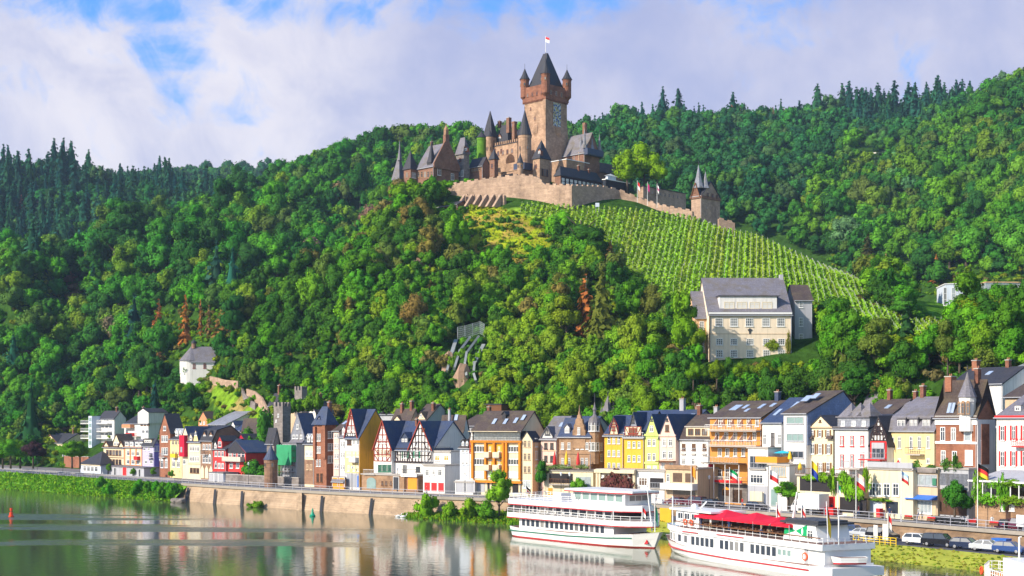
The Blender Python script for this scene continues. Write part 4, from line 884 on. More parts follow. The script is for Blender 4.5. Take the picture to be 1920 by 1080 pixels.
# --- roofs behind, centre
h = House('dark_roof_house', 'dark roofed house with a small cream gable behind the half-timbered house', 733, 768, 34, 790, 766, 12, P_BEIGE, SL_BROWN, 'side', pb=830, x2=790); h.cross_gable(h.x(738), h.x(752), h.z(788), h.z(778), wall=P_CREAM); h.chimney(.35, .4); h.chimney(.8, .5)
h = House('dark_roof_house', 'steep dark roofed house with satellite dish on the slope', 712, 742, 42, 775, 752, 10, P_GREY, SL_DARK, 'side', pb=800); h.chimney(.3, .3); h.skylight(.6, .4)
mb = MB(); mb.lathe(0, 0, [(.05, 0), (.45, .12), (.6, .3)], 10, WHITE); o = h.part('satellite_dish', mb, h.roof); o.location = (h.W*.7, h.D*.3, h.zr-.6); o.rotation_euler = (1.2, 0, .4)
h = House('grey_side_house', 'tall brown roofed house with blank grey side wall', 776, 800, 36, 786, 757, 15, P_CREAM, SL_BROWN, 'side', pb=830, x2=850); h.cross_gable(h.x(782), h.x(799), h.z(786), h.z(771), wall=P_CREAM); h.row(779, 6, (790,), 4, y=-.1); h.chimney(.9, .3, 1.5)
mb = MB(); mb.prism_x([(0, 0), (h.D, 0), (h.D, h.ze-.2), (h.D/2, h.zr-.3), (0, h.ze-.2)], h.W+.003, h.W+.06, P_GREY); h.part('side_wall', mb)
h = House('dark_roof_house', 'low brown roofed house behind the orange framed block', 862, 905, 34, 797, 777, 12, P_GREY, SL_BROWN, 'side', pb=840); h.chimney(.5, .5); h.skylight(.8, .5)
h = House('hut', 'little wooden hut with flat dark roof under the trees', 908, 940, 44, 759, None, 5, T_BROWN, SL_DARK, 'flat', pb=782)
# --- the orange framed block
h = House('orange_framed_block', 'five storey apartment block with orange frame, balconies and brown roof', 886, 977, 11, 806, 770, 15, P_CREAM, SL_BROWN, 'side', pb=923, x2=1020, zrf=.55)
zt = h.z(829)
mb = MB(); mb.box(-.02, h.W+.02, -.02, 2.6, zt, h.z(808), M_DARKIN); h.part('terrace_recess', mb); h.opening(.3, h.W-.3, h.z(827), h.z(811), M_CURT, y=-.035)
mb = MB(); xs = [h.x(p) for p in (887.5, 912, 928, 945, 951, 976)]
for i, x_ in enumerate(xs): mb.box(x_-.22, x_+.22, -.5, -.004, 2.6, zt, P_ORANGE2)
for z_ in (zt+.12, h.z(903)): mb.box(-.25, h.W+.25, -.55, -.006, z_-.25, z_+.2, P_ORANGE2)
h.part('orange_frame', mb); mb = MB(); mb.box(h.x(912)+.25, h.x(928)-.25, -.03, -.004, h.z(862), h.z(832), P_ORANGE); mb.box(h.x(928)+.25, h.x(945)-.25, -.03, -.004, h.z(862), h.z(832), P_ORANGE); mb.box(h.x(912)+.25, h.x(945)-.25, -.03, -.004, h.z(878), h.z(864), P_ORANGE); h.part('orange_panel', mb)
for py in (842, 866): h.win(899, py, 20, 12, mull=3, trans=0); h.win(963, py, 20, 12, mull=3, trans=0); h.row(py, 10, (919, 936, 943), 4)
h.win(899, 890, 20, 12, mull=3, trans=0, glass=M_BLIND); h.win(963, 890, 20, 12, mull=3, trans=0, glass=M_BLIND); h.win(920, 888, 11, 12, glass=M_BLIND); h.win(939, 888, 9, 12)
for py in (857, 881):
    for a, b in ((912, 922), (929, 941)): h.balcony(h.x(a), h.x(b), h.z(py), 1.1, solid=P_CREAM)
h.balcony(-.1, h.W+.1, zt+.1, .55, rail=DARKM)
for a, b in ((895, 909), (914, 918), (922, 931), (934, 943), (961, 972)): h.opening(h.x(a), h.x(b), 0, 2.3, P_GREY if a == 895 else M_DARKIN, 'garage_door')
mb = MB(); mb.box(-.1, h.W+.1, -1.5, -.3, h.ze-.35, h.ze-.25, P_CREAM); h.part('awning', mb)
for fx, fz in ((.35, .3), (.58, .3), (.78, .35), (.9, .5)): h.skylight(fx, fz, .7, 1.5)
h.dormer(h.W*.5, h.ze+(h.zr-h.ze)*.62, .8, .8, SL_DARK, SL_DARK)
h = House('cream_slim_house', 'slim cream house with tall paired windows and slate gable right of the orange block', 978, 998, 11, 823, 808, 9, P_CREAM, SL_DARK, 'front', pb=926, x2=1013)
h.grid((832, 856, 880), 13, 2, 5, frame=P_BEIGE); h.win(988, 908, 14, 15, mull=2, frame=WHITE, glass=M_CURT); mb = MB(); mb.box(h.W+.003, h.W+.05, 0, h.D, 0, h.ze-.2, P_PEACH); h.part('side_wall', mb, label='orange-brown side wall'); h.sgrid((h.z(838), h.z(862), h.z(888)), 1, 1.0, 1.7)
h = House('arch_dormer_house', 'pinkish white house with a large round-arched dormer window', 1014, 1044, 13, 821, 780, 11, P_PINK, SL_GREY, 'side', pb=926)
g = h.cross_gable(h.x(1017), h.x(1036), h.z(817), h.z(799), wall=P_WHITE); h.win(1027, 811, 9, 9, y=-.1, arch=True, frame=DARKM); h.grid((836, 860), 12, 2, 6, frame=T_BLACK); h.grid((885,), 12, 2, 6); h.band((823, 845), P_BEIGE, .2); h.skylight(.8, .5)
h = House('blue_roof_house', 'long blue-grey roof behind the ornate sandstone house', 1040, 1100, 26, 812, 780, 12, P_GREY, SL_BLUE, 'side', pb=870); h.dormer(h.W*.3, h.ze+(h.zr-h.ze)*.5, 1.4, 1, SL_GREY, SL_DARK)
h = House('ornate_sandstone_house', 'ornate sandstone house with curved baroque gable and octagonal corner turret', 1048, 1108, 12, 815, 783, 12, B_SAND, SL_BLUE, 'side', pb=926, x2=1134)
def curved_gable(h, x0, x1, z0, z1, m, y=-.12):
    xr = (x0+x1)/2; hw = (x1-x0)/2; H_ = z1-z0; pts = []
    for r, z_ in ((1, -.6), (1, .18), (.82, .24), (.80, .40), (.58, .50), (.52, .66), (.30, .72), (.27, .84), (.12, .88), (.1, 1.0)): pts.append((r*hw, z0+z_*H_))
    poly = [(xr+a, b) for a, b in pts]+[(xr-a, b) for a, b in reversed(pts)]; mb = MB(); mb.prism_y(poly, y, .5, m); mb.tube((xr, y+.2, z1), (xr, y+.2, z1+1.3), .12, m, 6, .03); return h.part('baroque_gable', mb)
curved_gable(h, h.x(1074), h.x(1098), h.z(815), h.z(772), B_SAND); h.win(1086, 808, 5, 14, y=-.14); h.pdormer(1062, 801, 812, 9, 2, wall=P_WHITE, roof=SL_GREY)
h.row(836, 13, (1055, 1067, 1083, 1092, 1101), 5); h.row(866, 15, (1055, 1067, 1092, 1100), 5); h.band((822, 850), B_SAND, .25, .15); h.sgrid((h.z(845), h.z(866)), 3, .9, 1.5)
tw = round_tower('corner_turret', '', 1115, h.O.y+h.u.y*h.W+.6, 10.5, 850, 797, 754, B_SAND, SL_GREY, n=8, parent=h.root, win=False, over=1.12); 
for c in list(tw.children):
    if c.name.startswith('roof'): bpy.data.objects.remove(c)
mb = MB(); s_ = F/h.Ym; z0_ = Zat(797, h.Ym)-Zat(850, h.Ym); r_ = 10.5/s_; hh = 43/s_
mb.lathe(0, 0, [(r_*1.12, z0_), (r_*1.15, z0_+hh*.12), (r_*.95, z0_+hh*.28), (r_*.5, z0_+hh*.38), (r_*.28, z0_+hh*.45), (r_*.25, z0_+hh*.62), (r_*.4, z0_+hh*.66), (r_*.2, z0_+hh*.78), (.05, z0_+hh)], 10, SL_GREY); mb.tube((0,0,z0_+hh-.2), (0,0,z0_+hh+1.6), .07, DARKM, 5); o = mb.build('onion_dome', tw)
for a in (-2.6, -1.9, -1.1):
    for zz in (.5, 4.2): link_mesh('window', window_mesh(.7, 1.6, WHITE, 0, 1), tw, (r_*1.0*math.cos(a), r_*1.0*math.sin(a), zz), a+math.pi/2)
h = House('church_tower', 'dark slate church tower with stepped roof rising behind the sandstone turret', 1121, 1141, Y=300, ang=-math.pi/4, pe=790, pr=752, pb=850, x2=1156, wall=B_GREY, roof=SL_GREY, kind='pyramid', cat='tower')
round_tower('lantern', '', 1140, 304, 6, 765, 758, 741, SL_GREY, SL_GREY, parent=h.root, n=8, win=False)
for p in (1128, 1150): round_tower('pinnacle', '', p, 302, 3.5, 790, 778, 762, SL_LIGHT, SL_GREY, parent=h.root, n=6, win=False)
# terrace restaurant with parasols in front of the sandstone house
def block(name, label, x0, x1, w, py0, m, D, py_b=None, cat='terrace', roof=None): return House(name, label, x0, x1, w, py0, None, D, m, roof or CONC, 'flat', pb=py_b, cat=cat)
h = block('terrace_restaurant', 'restaurant terrace on a dark glazed ground floor below the sandstone house', 1020, 1112, 6.5, 883, P_CREAM, 5.5, 930, roof=PAVE)
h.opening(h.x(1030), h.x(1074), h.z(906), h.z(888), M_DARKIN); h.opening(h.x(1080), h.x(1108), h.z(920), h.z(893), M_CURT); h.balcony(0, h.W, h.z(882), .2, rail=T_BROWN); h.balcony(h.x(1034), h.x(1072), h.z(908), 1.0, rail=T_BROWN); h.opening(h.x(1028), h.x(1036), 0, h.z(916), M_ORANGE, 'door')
def parasol(label, px, w, py_base, py_top, m, open_=False, z=None, rr=None):
    P = bank_pt(px, w); Y = P[1]; z0 = Zat(py_base, Y) if z is None else z; s = F/Y; hgt = Zat(py_top, Y)-z0
    r = empty('parasol', (P[0], Y, z0)); tag(r, label, 'parasol'); mb = MB(); mb.tube((0,0,0), (0,0,hgt*.98), .04, WHITE, 6); mb.lathe(0, 0, [(.3, 0), (.3, .08)], 10, CONC); mb.build('pole', r); mb = MB()
    if open_: R = rr or 1.5; mb.lathe(0, 0, [(R, hgt*.8), (R*.5, hgt*.93), (.03, hgt)], 8, m)
    else: mb.lathe(0, 0, [(.3, hgt*.30), (.36, hgt*.36), (.26, hgt*.7), (.04, hgt)], 8, m)
    mb.build('canopy', r); return r
parasol('closed crimson parasol leftmost on the sandstone house terrace', 1040, 9, 882, 846, M_RED); parasol('closed yellow parasol on the sandstone house terrace', 1062, 9, 882, 845, M_YELLOW); parasol('closed crimson parasol under the baroque gable', 1084, 9, 882, 847, M_RED)
# --- yellow twins, lime, pink
def gabled(name, label, x0, x1, pe, pr, wall, gp0, gp1, gpk, gw, rows, n, timber=None, fr=None, w=11, D=11, step=False, **k):
    h = House(name, label, x0, x1, w, pe, pr, D, wall, SL_BLUE, 'side', pb=930, **k)
    g = h.cross_gable(h.x(gp0), h.x(gp1), h.z(pe), h.z(gpk), wall=gw); h.grid(rows, 12, n, 5, frame=fr); h.band((pe+1,), B_SAND, .25, .2); return h, g
h, g = gabled('yellow_house', 'yellow house with half-timbered attic gable, left of the yellow pair', 1133, 1169, 814, 778, P_YEL, 1143, 1160, 779, P_CREAM, (826, 850, 874), 3, D=9)
x0, x1 = h.x(1143.5), h.x(1159.5); o = h.timber_grid(x0, x1, h.z(814), h.z(800), 2, 1, T_RED, False, .1, gable=((x0+x1)/2, h.z(781))); o.location.y = -.08; h.win(1151, 803, 6, 8, y=-.1, frame=T_RED)
h, g = gabled('yellow_house', 'yellow house with white stepped gable and timber balustrade, right of the yellow pair', 1170, 1208, 816, 770, P_YEL, 1177, 1200, 772, SL_LIGHT, (834, 860), 3, D=10)
mb = MB(); x0, x1 = h.x(1174), h.x(1204); mb.box(x0, x1, -.35, -.07, h.z(816), h.z(800), P_CREAM); h.part('timbered_bay', mb); o = h.timber_grid(x0, x1, h.z(816), h.z(800), 4, 1, T_RED, True, .09); o.location.y = -.36; h.win(1188, 808, 14, 11, y=-.4, frame=T_RED, glass=M_WARMG, mull=2); h.balcony(0, h.W, h.z(821), .4, rail=WHITE)
for py, hw in ((790, 7), (782, 4.5)): h.win(1187, py, 5, 6, y=-.1, frame=DARKM)
h = House('lime_house', 'lime green house with steep pointed gable', 1209, 1235, 11, 815, 776, 12, P_LIME, SL_BLUE, 'front', pb=930); h.grid((830, 857), 13, 2, 6, m0=.15); h.row(804, 11, (1222,), 7); h.win(1222, 787, 3, 5, frame=DARKM); h.band((815.5, 868), P_LIME, .35, .2); h.row(879, 11, (1217, 1228), 7, glass=M_CURT)
h = House('pink_house', 'pale pink house with steep pointed gable next to the lime house', 1236, 1267, 11, 816, 776, 14, P_PINK, SL_BLUE, 'front', pb=932); h.grid((830, 853), 13, 2, 6.5, m0=.12); h.row(803, 12, (1251,), 7, frame=T_BROWN); h.win(1251, 787, 3, 5, frame=DARKM); h.band((816.5,), P_PINK, .35, .2); h.row(874, 12, (1244, 1259), 7, glass=M_CURT)
mb = MB(); mb.box(-.1, h.W+.1, -1.2, -.003, h.z(866), h.z(864), T_BROWN); h.part('awning', mb)
h = House('blue_roof_house', 'wide dark blue roof with pale chimney behind the pink house', 1196, 1292, 24, 800, 768, 13, P_GREY, SL_BLUE, 'side', pb=860); h.chimney(.55, .5, 2, .9, P_GREY); h.skylight(.85, .55)
h = block('restaurant_pavilion', 'cream flat-roofed restaurant pavilion hung with dark red climbing plants', 1119, 1190, 5.5, 882, P_CREAM, 5.5, 934); h.opening(h.x(1128), h.x(1186), h.z(917), h.z(887), M_WARMG)
mb = MB(); [mb.box(h.x(p)-.2, h.x(p)+.2, -.4, -.1, 0, h.z(884), P_CREAM) for p in (1121, 1126)]; mb.box(-.3, h.W+.2, -.6, -.005, h.z(887), h.z(881), P_CREAM); h.part('portico', mb)
for p in (1131, 1143, 1160, 1180): o = h.win(p, 893, 5, 5, mull=0, trans=0, glass=M_BLIND, y=-.08)
h = block('white_veranda', 'white restaurant annexe with dark open veranda', 1193, 1246, 6, 884, P_WHITE, 5.5, 936); h.opening(h.x(1219), h.x(1244), h.z(915), h.z(896), M_DARKIN); h.win(1206, 903, 16, 16, mull=2, glass=M_WARMG); h.balcony(h.x(1219), h.W, h.z(915), .3, rail=STEEL); h.row(927, 12, (1208, 1232), 7, glass=M_CURT)
# --- white mansard house and its annex
h = House('white_mansard_house', 'white house with broad attic dormer, tall shuttered windows and grey roof', 1268, 1330, 12, 823, 776, 13, P_WHITE, SL_BROWN, 'side', pb=938, mid=[(2.2, 803)]); h.pdormer(1306, 801, 819, 44, 3, kind='flat', wall=P_CREAM, roof=CONC, frame=T_BROWN, yf=.35)
h.row(838, 13, (1282, 1301, 1321), 7, frame=T_BROWN, glass=M_WARMG); h.row(865, 12, (1282, 1300), 6); h.skylight(.8, .75); h.chimney(.05, .5, 1.5); h.balcony(h.x(1278), h.x(1286), h.z(851), .3, rail=STEEL); h.balcony(h.x(1297), h.x(1305), h.z(851), .3, rail=STEEL); h.balcony(h.x(1317), h.x(1325), h.z(851), .3, rail=STEEL)
h = block('beige_annexe', 'beige two storey restaurant annexe with big dark windows', 1247, 1308, 6, 879, P_BEIGE, 6, 940); h.opening(h.x(1262), h.x(1279), h.z(904), h.z(887), M_WARMG); h.opening(h.x(1285), h.x(1301), h.z(904), h.z(887), M_WARMG); h.row(896, 15, (1253,), 6); mb = MB(); mb.box(.05, h.W-.05, -.3, -.01, h.z(880), h.z(872), B_SAND); h.part('parapet', mb); mb = MB(); mb.box(0, h.W, -1.5, -.01, h.z(918), h.z(906), P_WHITE); h.part('awning', mb); h.opening(h.x(1262), h.x(1304), 0, h.z(919), M_WARMG)
# --- orange hotel with balconies
h = House('orange_balcony_hotel', 'orange hotel with white balcony railings on every floor and brown roof', 1331, 1428, 12, 781, 751, 13, pl('hotel_plaster', (0.66, 0.28, 0.07)), SL_BROWN, 'side', pb=942); h.over = .5
for py, ps in ((792, (1351, 1368, 1386, 1404, 1420)), (818, (1345, 1362, 1379, 1397, 1415)), (848, (1350, 1364, 1379, 1394))): h.row(py, 15, ps, 7, glass=M_WARMG)
for py in (807, 836): h.balcony(.1, h.W, h.z(py), 1.5, m=CONC, rail=WHITE); h.balcony(h.x(1329), h.x(1400), h.z(868), 2.2, m=CONC, rail=WHITE)
mb = MB(); mb.box(h.x(1310) if False else -.5, h.x(1337), -.05, -.004, h.z(905), h.z(872), P_CRIM); h.part('maroon_panel', mb); h.row(890, 20, (1350, 1364, 1380), 8, glass=M_WARMG); h.balcony(-.4, h.x(1400), h.z(905), 1.2, m=CONC, rail=WHITE)
mb = MB(); mb.box(-.4, h.x(1400), -1.35, -1.22, h.z(905), h.z(900), M_RED); h.part('flower_box', mb); mb = MB(); mb.box(0, h.W, -.06, -.004, 0, h.z(908), B_GREY); h.part('stone_base', mb)
for p in (1325+10, 1352): pass
for p in (1340, 1362): mb = MB(); mb.prism_y([(h.x(p-7), h.z(930)), (h.x(p+7), h.z(930)), (h.x(p+7), h.z(918)), (h.x(p), h.z(913)), (h.x(p-7), h.z(918))], -.12, -.01, M_ORANGE); h.part('arched_window', mb); h.opening(h.x(p-6), h.x(p+6), h.z(930), h.z(919), M_WARMG, y=-.14)
h.opening(h.x(1374), h.x(1392), 0, h.z(918), M_WARMG, 'door')
mb = MB()
for p in (1332, 1352, 1373, 1399): mb.tube((h.x(p), -1.9, 0), (h.x(p), -1.9, h.z(870)), .07, WHITE, 6)
h.part('balcony_post', mb)
mb = MB(); s0 = h.z(835)
for p in (1345, 1358, 1375, 1392, 1408):
    for py in (809, 838): mb.prism_x([(-1.4, h.z(py)+.9), (-.05, h.z(py)+.9), (-.05, h.z(py)+2.2)], h.x(p), h.x(p)+.08, P_PINK)
h.part('balcony_screen', mb)
for fx, fz, a, b in ((.25, .4, 1.6, 2.2), (.42, .5, .8, 1.5), (.55, .3, .7, 1.2), (.72, .5, .8, 1.8), (.9, .6, .8, 1.4)): h.skylight(fx, fz, a, b)
h.chimney(.85, .5, 1.4, .8, SL_BLUE)
h = House('white_house_blue_roof', 'white house with blue-grey roof and dark balcony door beside the orange hotel', 1429, 1467, 11, 790, 745, 14, P_WHITE, SL_BLUE, 'side', pb=945); h.over = .5; h.row(824, 20, (1434, 1462), 6); h.row(824, 26, (1449,), 7, frame=T_BLACK); h.skylight(.25, .25, .7, 2); h.skylight(.7, .55, .7, 2)
h = block('white_modern_block', 'white modern block with a wide balcony window above a grey garage', 1402, 1440, 8, 841, P_WHITE, 5, 946, 'house'); h.win(1421, 866, 30, 24, mull=3, trans=0, frame=P_GREY); h.balcony(h.x(1406), h.x(1437), h.z(879), .3, rail=STEEL); h.win(1419, 898, 24, 17, mull=3, trans=1); mb = MB(); mb.box(.05, h.W-.05, -.06, -.004, 0, h.z(911), P_GREY); h.part('grey_base', mb); h.opening(h.x(1407), h.x(1433), 0, h.z(922), P_CREAM, 'garage_door', y=-.08)
h = House('slate_side_house', 'white house with large ribbon windows and blue slate-hung side gable', 1469, 1513, 10, 773, 732, 16, P_WHITE, SL_BROWN, 'side', pb=948, x2=1611, zrf=.68)
mb = MB(); mb.prism_x([(.0, h.z(835)), (h.D, h.z(820)), (h.D, h.ze-.2), (h.D*.68, h.zr-.3), (0, h.ze-.2)], h.W+.004, h.W+.1, mat('hung_slate', (0.16, 0.22, 0.38), rough=.6, kind='slate', noise=.25, ccol2=(.22,.25,.33))); h.part('slate_gable', mb, label='blue slate-hung gable wall')
h.win(1491, 788, 32, 14, mull=1, trans=0, frame=P_GREY, glass=M_GGLASS); h.win(1491, 820, 32, 15, mull=2, trans=0, frame=P_GREY, glass=M_GGLASS); h.win(1492, 852, 30, 14, mull=2, trans=0, frame=P_GREY); h.skylight(.3, .5, 1.5, 1.8); h.skylight(.55, .62, 1.2, 1.6)
h.balcony(h.x(1440), h.x(1481), h.z(868), 3.0, solid=M_ORANGE, name='balcony')
h = block('white_ground_floor', 'white ground floor with curtained ribbon window behind the round-topped tree', 1441, 1480, 6.5, 873, P_WHITE, 4, 950, 'house'); h.win(1460, 884, 28, 20, mull=5, trans=0, glass=M_CURT, frame=P_BEIGE); h.opening(h.x(1446), h.x(1458), 0, h.z(918), M_GGLASS, 'door')
parasol('open turquoise parasol tilted on the orange balcony', 1468, 9.5, 868, 845, mat('turquoise_cloth', (0.02, 0.45, 0.6), noise=.1), True, rr=1.6); parasol('closed yellow parasol behind the turquoise parasol', 1481, 9.5, 868, 845, M_YELLOW); parasol('closed yellow parasol on the terrace left of the flagpoles', 1500, 5.8, 888, 866, M_YELLOW)
h = House('shutter_house', 'cream gabled house with brown wooden shutters', 1516, 1562, 11, 801, 778, 12, P_CREAM, SL_DARK, 'front', pb=950); h.row(813, 13, (1523.5, 1538, 1553), 5.5, shut=M_SHUT); h.row(842, 19, (1524, 1538, 1554), 6.5, shut=M_SHUT); h.row(876, 17, (1539, 1553), 6.5, shut=M_SHUT); h.band((801,), P_BEIGE, .2, .3); h.win(1538, 789, 3, 5, frame=T_BROWN)
mb = MB(); mb.prism_x([(-.6, h.z(823)), (0, h.z(823)), (0, h.z(816))], 0, 1.2, SL_BROWN); mb.prism_x([(-.6, h.z(823)), (0, h.z(823)), (0, h.z(816))], h.W-1.2, h.W, SL_BROWN); h.part('pent_roof', mb)
h = House('red_framed_house', 'white house with red window frames and three small pyramid roofs on a slate attic', 1565, 1629, 11, 802, 776, 12, P_WHITE, SL_DARK, 'side', pb=952)
mb = MB(); mb.box(.2, h.W-.2, .4, 5, h.ze, h.z(783), SL_LIGHT); a = h.part('slate_attic', mb); h.row(794, 9, (1578, 1598, 1617), 7, y=.38, glass=M_CURT); mb = MB(); mb.box(0, h.W, .1, 5.2, h.z(783)+.003, h.z(783)+.2, SL_GREY); mb.box(-.2, h.W+.2, -.3, .39, h.ze+.003, h.ze+.2, SL_GREY)
for p in (1583, 1600, 1617): x_ = h.x(p); zz = h.z(783)+.2; mb.add([(x_-1.5,.2,zz),(x_+1.5,.2,zz),(x_+1.5,3.2,zz),(x_-1.5,3.2,zz),(x_,1.7,zz+2.2)], [(0,1,4),(1,2,4),(2,3,4),(3,0,4)], SL_GREY)
h.part('attic_roof', mb)
for py, hp in ((827, 20), (865, 26)): h.row(py, hp, (1579, 1598, 1617), 7.5, frame=M_RED); h.row(py, hp-4, (1579, 1598, 1617), 4.5, y=-.03)
h.balcony(h.x(1592), h.x(1628), h.z(877), 2.0, rail=STEEL)
h = House('red_timber_house', 'narrow house with white timbered gable above a red framed balcony', 1632, 1663, 10.5, 826, 779, 10, P_WHITE, SL_DARK, 'front', pb=955); h.timber_grid(.1, h.W-.1, h.z(826), h.z(815), 5, 1, T_BLACK, gable=(h.W/2, h.z(783))); h.win(1646, 806, 9, 13, mull=2, frame=T_BLACK)
mb = MB(); mb.box(0, h.W, -.1, -.004, h.z(860), h.z(826), M_RED); h.part('red_front', mb); h.win(1648, 846, 24, 27, mull=2, trans=1, frame=P_GREY, y=-.12); mb = MB(); mb.box(h.x(1637), h.x(1660), -.3, -.2, h.z(841), h.z(830), P_GREY); h.part('roller_blind', mb); h.balcony(h.x(1622), h.W, h.z(861), 1.6, m=M_RED, rail=STEEL)
h = block('terrace_platform', 'pale terrace platform with grey fence above a white glazed restaurant front', 1628, 1712, 7, 880, P_CREAM, 6, 962)
for p in (1636, 1648, 1663, 1680): h.win(p, 918, 12, 24, mull=1, trans=1)
h.balcony(0, h.W, h.z(879), .2, solid=P_GREY); h.opening(h.x(1662), h.x(1684), 0, h.z(940), GLASS, 'door'); h.opening(h.x(1632), h.x(1655), 0, h.z(940), P_PALEB, 'garage_door')
parasol('closed red parasol beside the red timbered house on the platform', 1652, 9.5, 880, 862, M_RED); parasol('closed red parasol in front of the pale yellow house', 1684, 9.5, 880, 862, M_RED)
h = House('pale_yellow_house', 'pale yellow house with grey mansard attic and small iron balcony', 1664, 1753, 12, 807, 743, 14, P_PALEY, SL_GREY, 'side', pb=957, mid=[(1.3, 780)]); h.over = .5
for p in (1688, 1711, 1735): h.pdormer(p, 785, 802, 17, 2, kind='flat', wall=SL_GREY, roof=SL_GREY, yf=.25)
h.row(830, 22, (1674, 1687, 1709, 1724.5, 1741), 6); h.row(864, 10, (1674, 1687, 1741), 6); h.balcony(h.x(1706), h.x(1734), h.z(851), 1.1, rail=DARKM); h.chimney(.1, .5, 1.6); h.skylight(.6, .7, 2, 1)
h = House('brick_corner_house', 'brick corner house with round turret, white cornice and dark mansard roof', 1754, 1832, 12, 783, 712, 16, B_BRICK, SL_BROWN, 'side', pb=962, x2=1866, mid=[(2.0, 748)]); h.over = .6
h.band((788,), WHITE, 1.3, .15); h.band((830,), WHITE, .35, .1); h.row(814, 26, (1768, 1788), 9); h.row(814, 26, (1815,), 14, mull=0, glass=M_CURT); h.row(858, 26, (1769, 1790), 9); h.row(858, 28, (1817,), 14, mull=0, trans=0, glass=M_BLIND)
mb = MB(); mb.box(h.W+.003, h.W+.1, 0, h.D, 0, h.ze-.3, P_WHITE); h.part('side_wall', mb, label='white side wall'); mb = MB(); mb.box(h.W+.104, h.W+.2, .8, h.D*.62, h.z(870), h.z(795), B_BRICK); h.part('brick_band', mb); h.win_at(h.D*.35, h.z(825), 1.4, 2.4, side=True, glass=M_BLIND); h.win_at(h.D*.35, h.z(868), 1.4, 2.4, side=True)
round_tower('corner_turret', '', 1814, h.O.y+h.u.y*h.W*.78+.2, 15, 783, 745, 697, P_WHITE, SL_GREY, parent=h.root, n=12, win=False, over=1.2)
for p in (1807, 1815.5, 1823): h.win(p, 766, 6, 20, y=-1.15 if p == 1815.5 else -.9, mull=0, arch=True, frame=B_SAND)
h.skylight(.3, .12, .8, 1.6); h.skylight(.36, .12, .8, 1.6); h.chimney(.1, .6, 1.6, 1.2, B_BRICK); h.chimney(.8, .5, 1.5)
h = House('pink_white_house', 'large pinkish white house with red shutters at the right edge', 1868, 1960, 13, 780, 735, 14, P_WHITE, SL_GREY, 'side', pb=965); h.over = .5
for p in (1895, 1917, 1940): h.pdormer(p, 760, 772, 11, 1, kind='pyr', wall=P_WHITE, roof=SL_GREY, yf=1.5)
for py in (812, 860): h.row(py, 28, (1880, 1901, 1921, 1942), 7, shut=M_RED)
h.balcony(h.x(1905), h.x(1935), h.z(836), 1.0, m=M_RED, rail=M_RED); h.band((781,), M_RED, .3, .4)
# ground floors right
h = block('pharmacy_shop', 'shop with blue awning and green cross sign under the pale yellow house', 1706, 1758, 8, 880, P_BEIGE, 4, 964, 'shop'); h.win(1735, 900, 44, 22, mull=3, trans=0, glass=M_CURT, frame=P_GREY); mb = MB(); mb.box(h.x(1750), h.x(1757), -.25, -.1, h.z(909), h.z(896), M_GREEN); h.part('sign', mb, label='green sign'); mb = MB(); mb.prism_x([(-1.4, h.z(936)), (-.01, h.z(936)), (-.01, h.z(928))], 0, h.W, M_BLUE); h.part('awning', mb); h.win(1733, 950, 30, 26, mull=3, trans=1, glass=M_CURT)
mb = MB(); mb.box(0, h.W, -.35, -.01, h.z(886), h.z(878), B_GREY); h.part('parapet', mb)
h = block('slatted_front', 'grey slatted first floor beside the blue awning shop behind the street tree', 1759, 1816, 8.5, 880, P_GREY, 4, 966, 'shop'); mb = MB()
for i in range(24): mb.box(h.W*i/24, h.W*i/24+.12, -.12, -.01, h.z(910), h.z(888), SL_LIGHT)
h.part('slat', mb); h.opening(.3, h.W-.3, 0, h.z(918), M_WARMG)
h = block('vine_terrace', 'restaurant terrace with striped flat awning and hanging vines on a stone base', 1828, 1950, 5, 934, B_SAND, 7, 972); mb = MB(); mb.box(-.5, h.W, -1.0, 6, h.z(905), h.z(902), WHITE); mb.prism_x([(-1.0, h.z(902)), (6, h.z(902)+.1), (6, h.z(884)), (5.5, h.z(884))], 0, h.W, P_GREY); h.part('awning', mb); mb = MB(); [mb.tube((h.x(p), -.8, h.z(934)), (h.x(p), -.8, h.z(904)), .08, WHITE, 6) for p in (1834, 1850, 1866, 1884, 1902, 1918)]; h.part('post', mb); h.opening(.2, h.W-.2, h.z(934)+.05, h.z(908), M_WARMG, y=3.0); h.row(952, 12, (1880, 1898), 9, mull=0, trans=0, glass=M_BLIND); h.opening(h.x(1886), h.x(1895), 0, h.z(945), M_WARMG, 'door')
h = block('vine_restaurant', 'vine covered restaurant terrace with dark interior below the brown shuttered house', 1494, 1600, 5.5, 893, P_CREAM, 6, 958); h.opening(h.x(1500), h.x(1560), h.z(922), h.z(896), M_DARKIN); h.opening(h.x(1575), h.x(1625), 0, h.z(930), M_DARKIN); h.balcony(0, h.W, h.z(891), .4, rail=T_BROWN); h.opening(h.x(1545), h.x(1566), 0, h.z(930), M_RED, 'door')
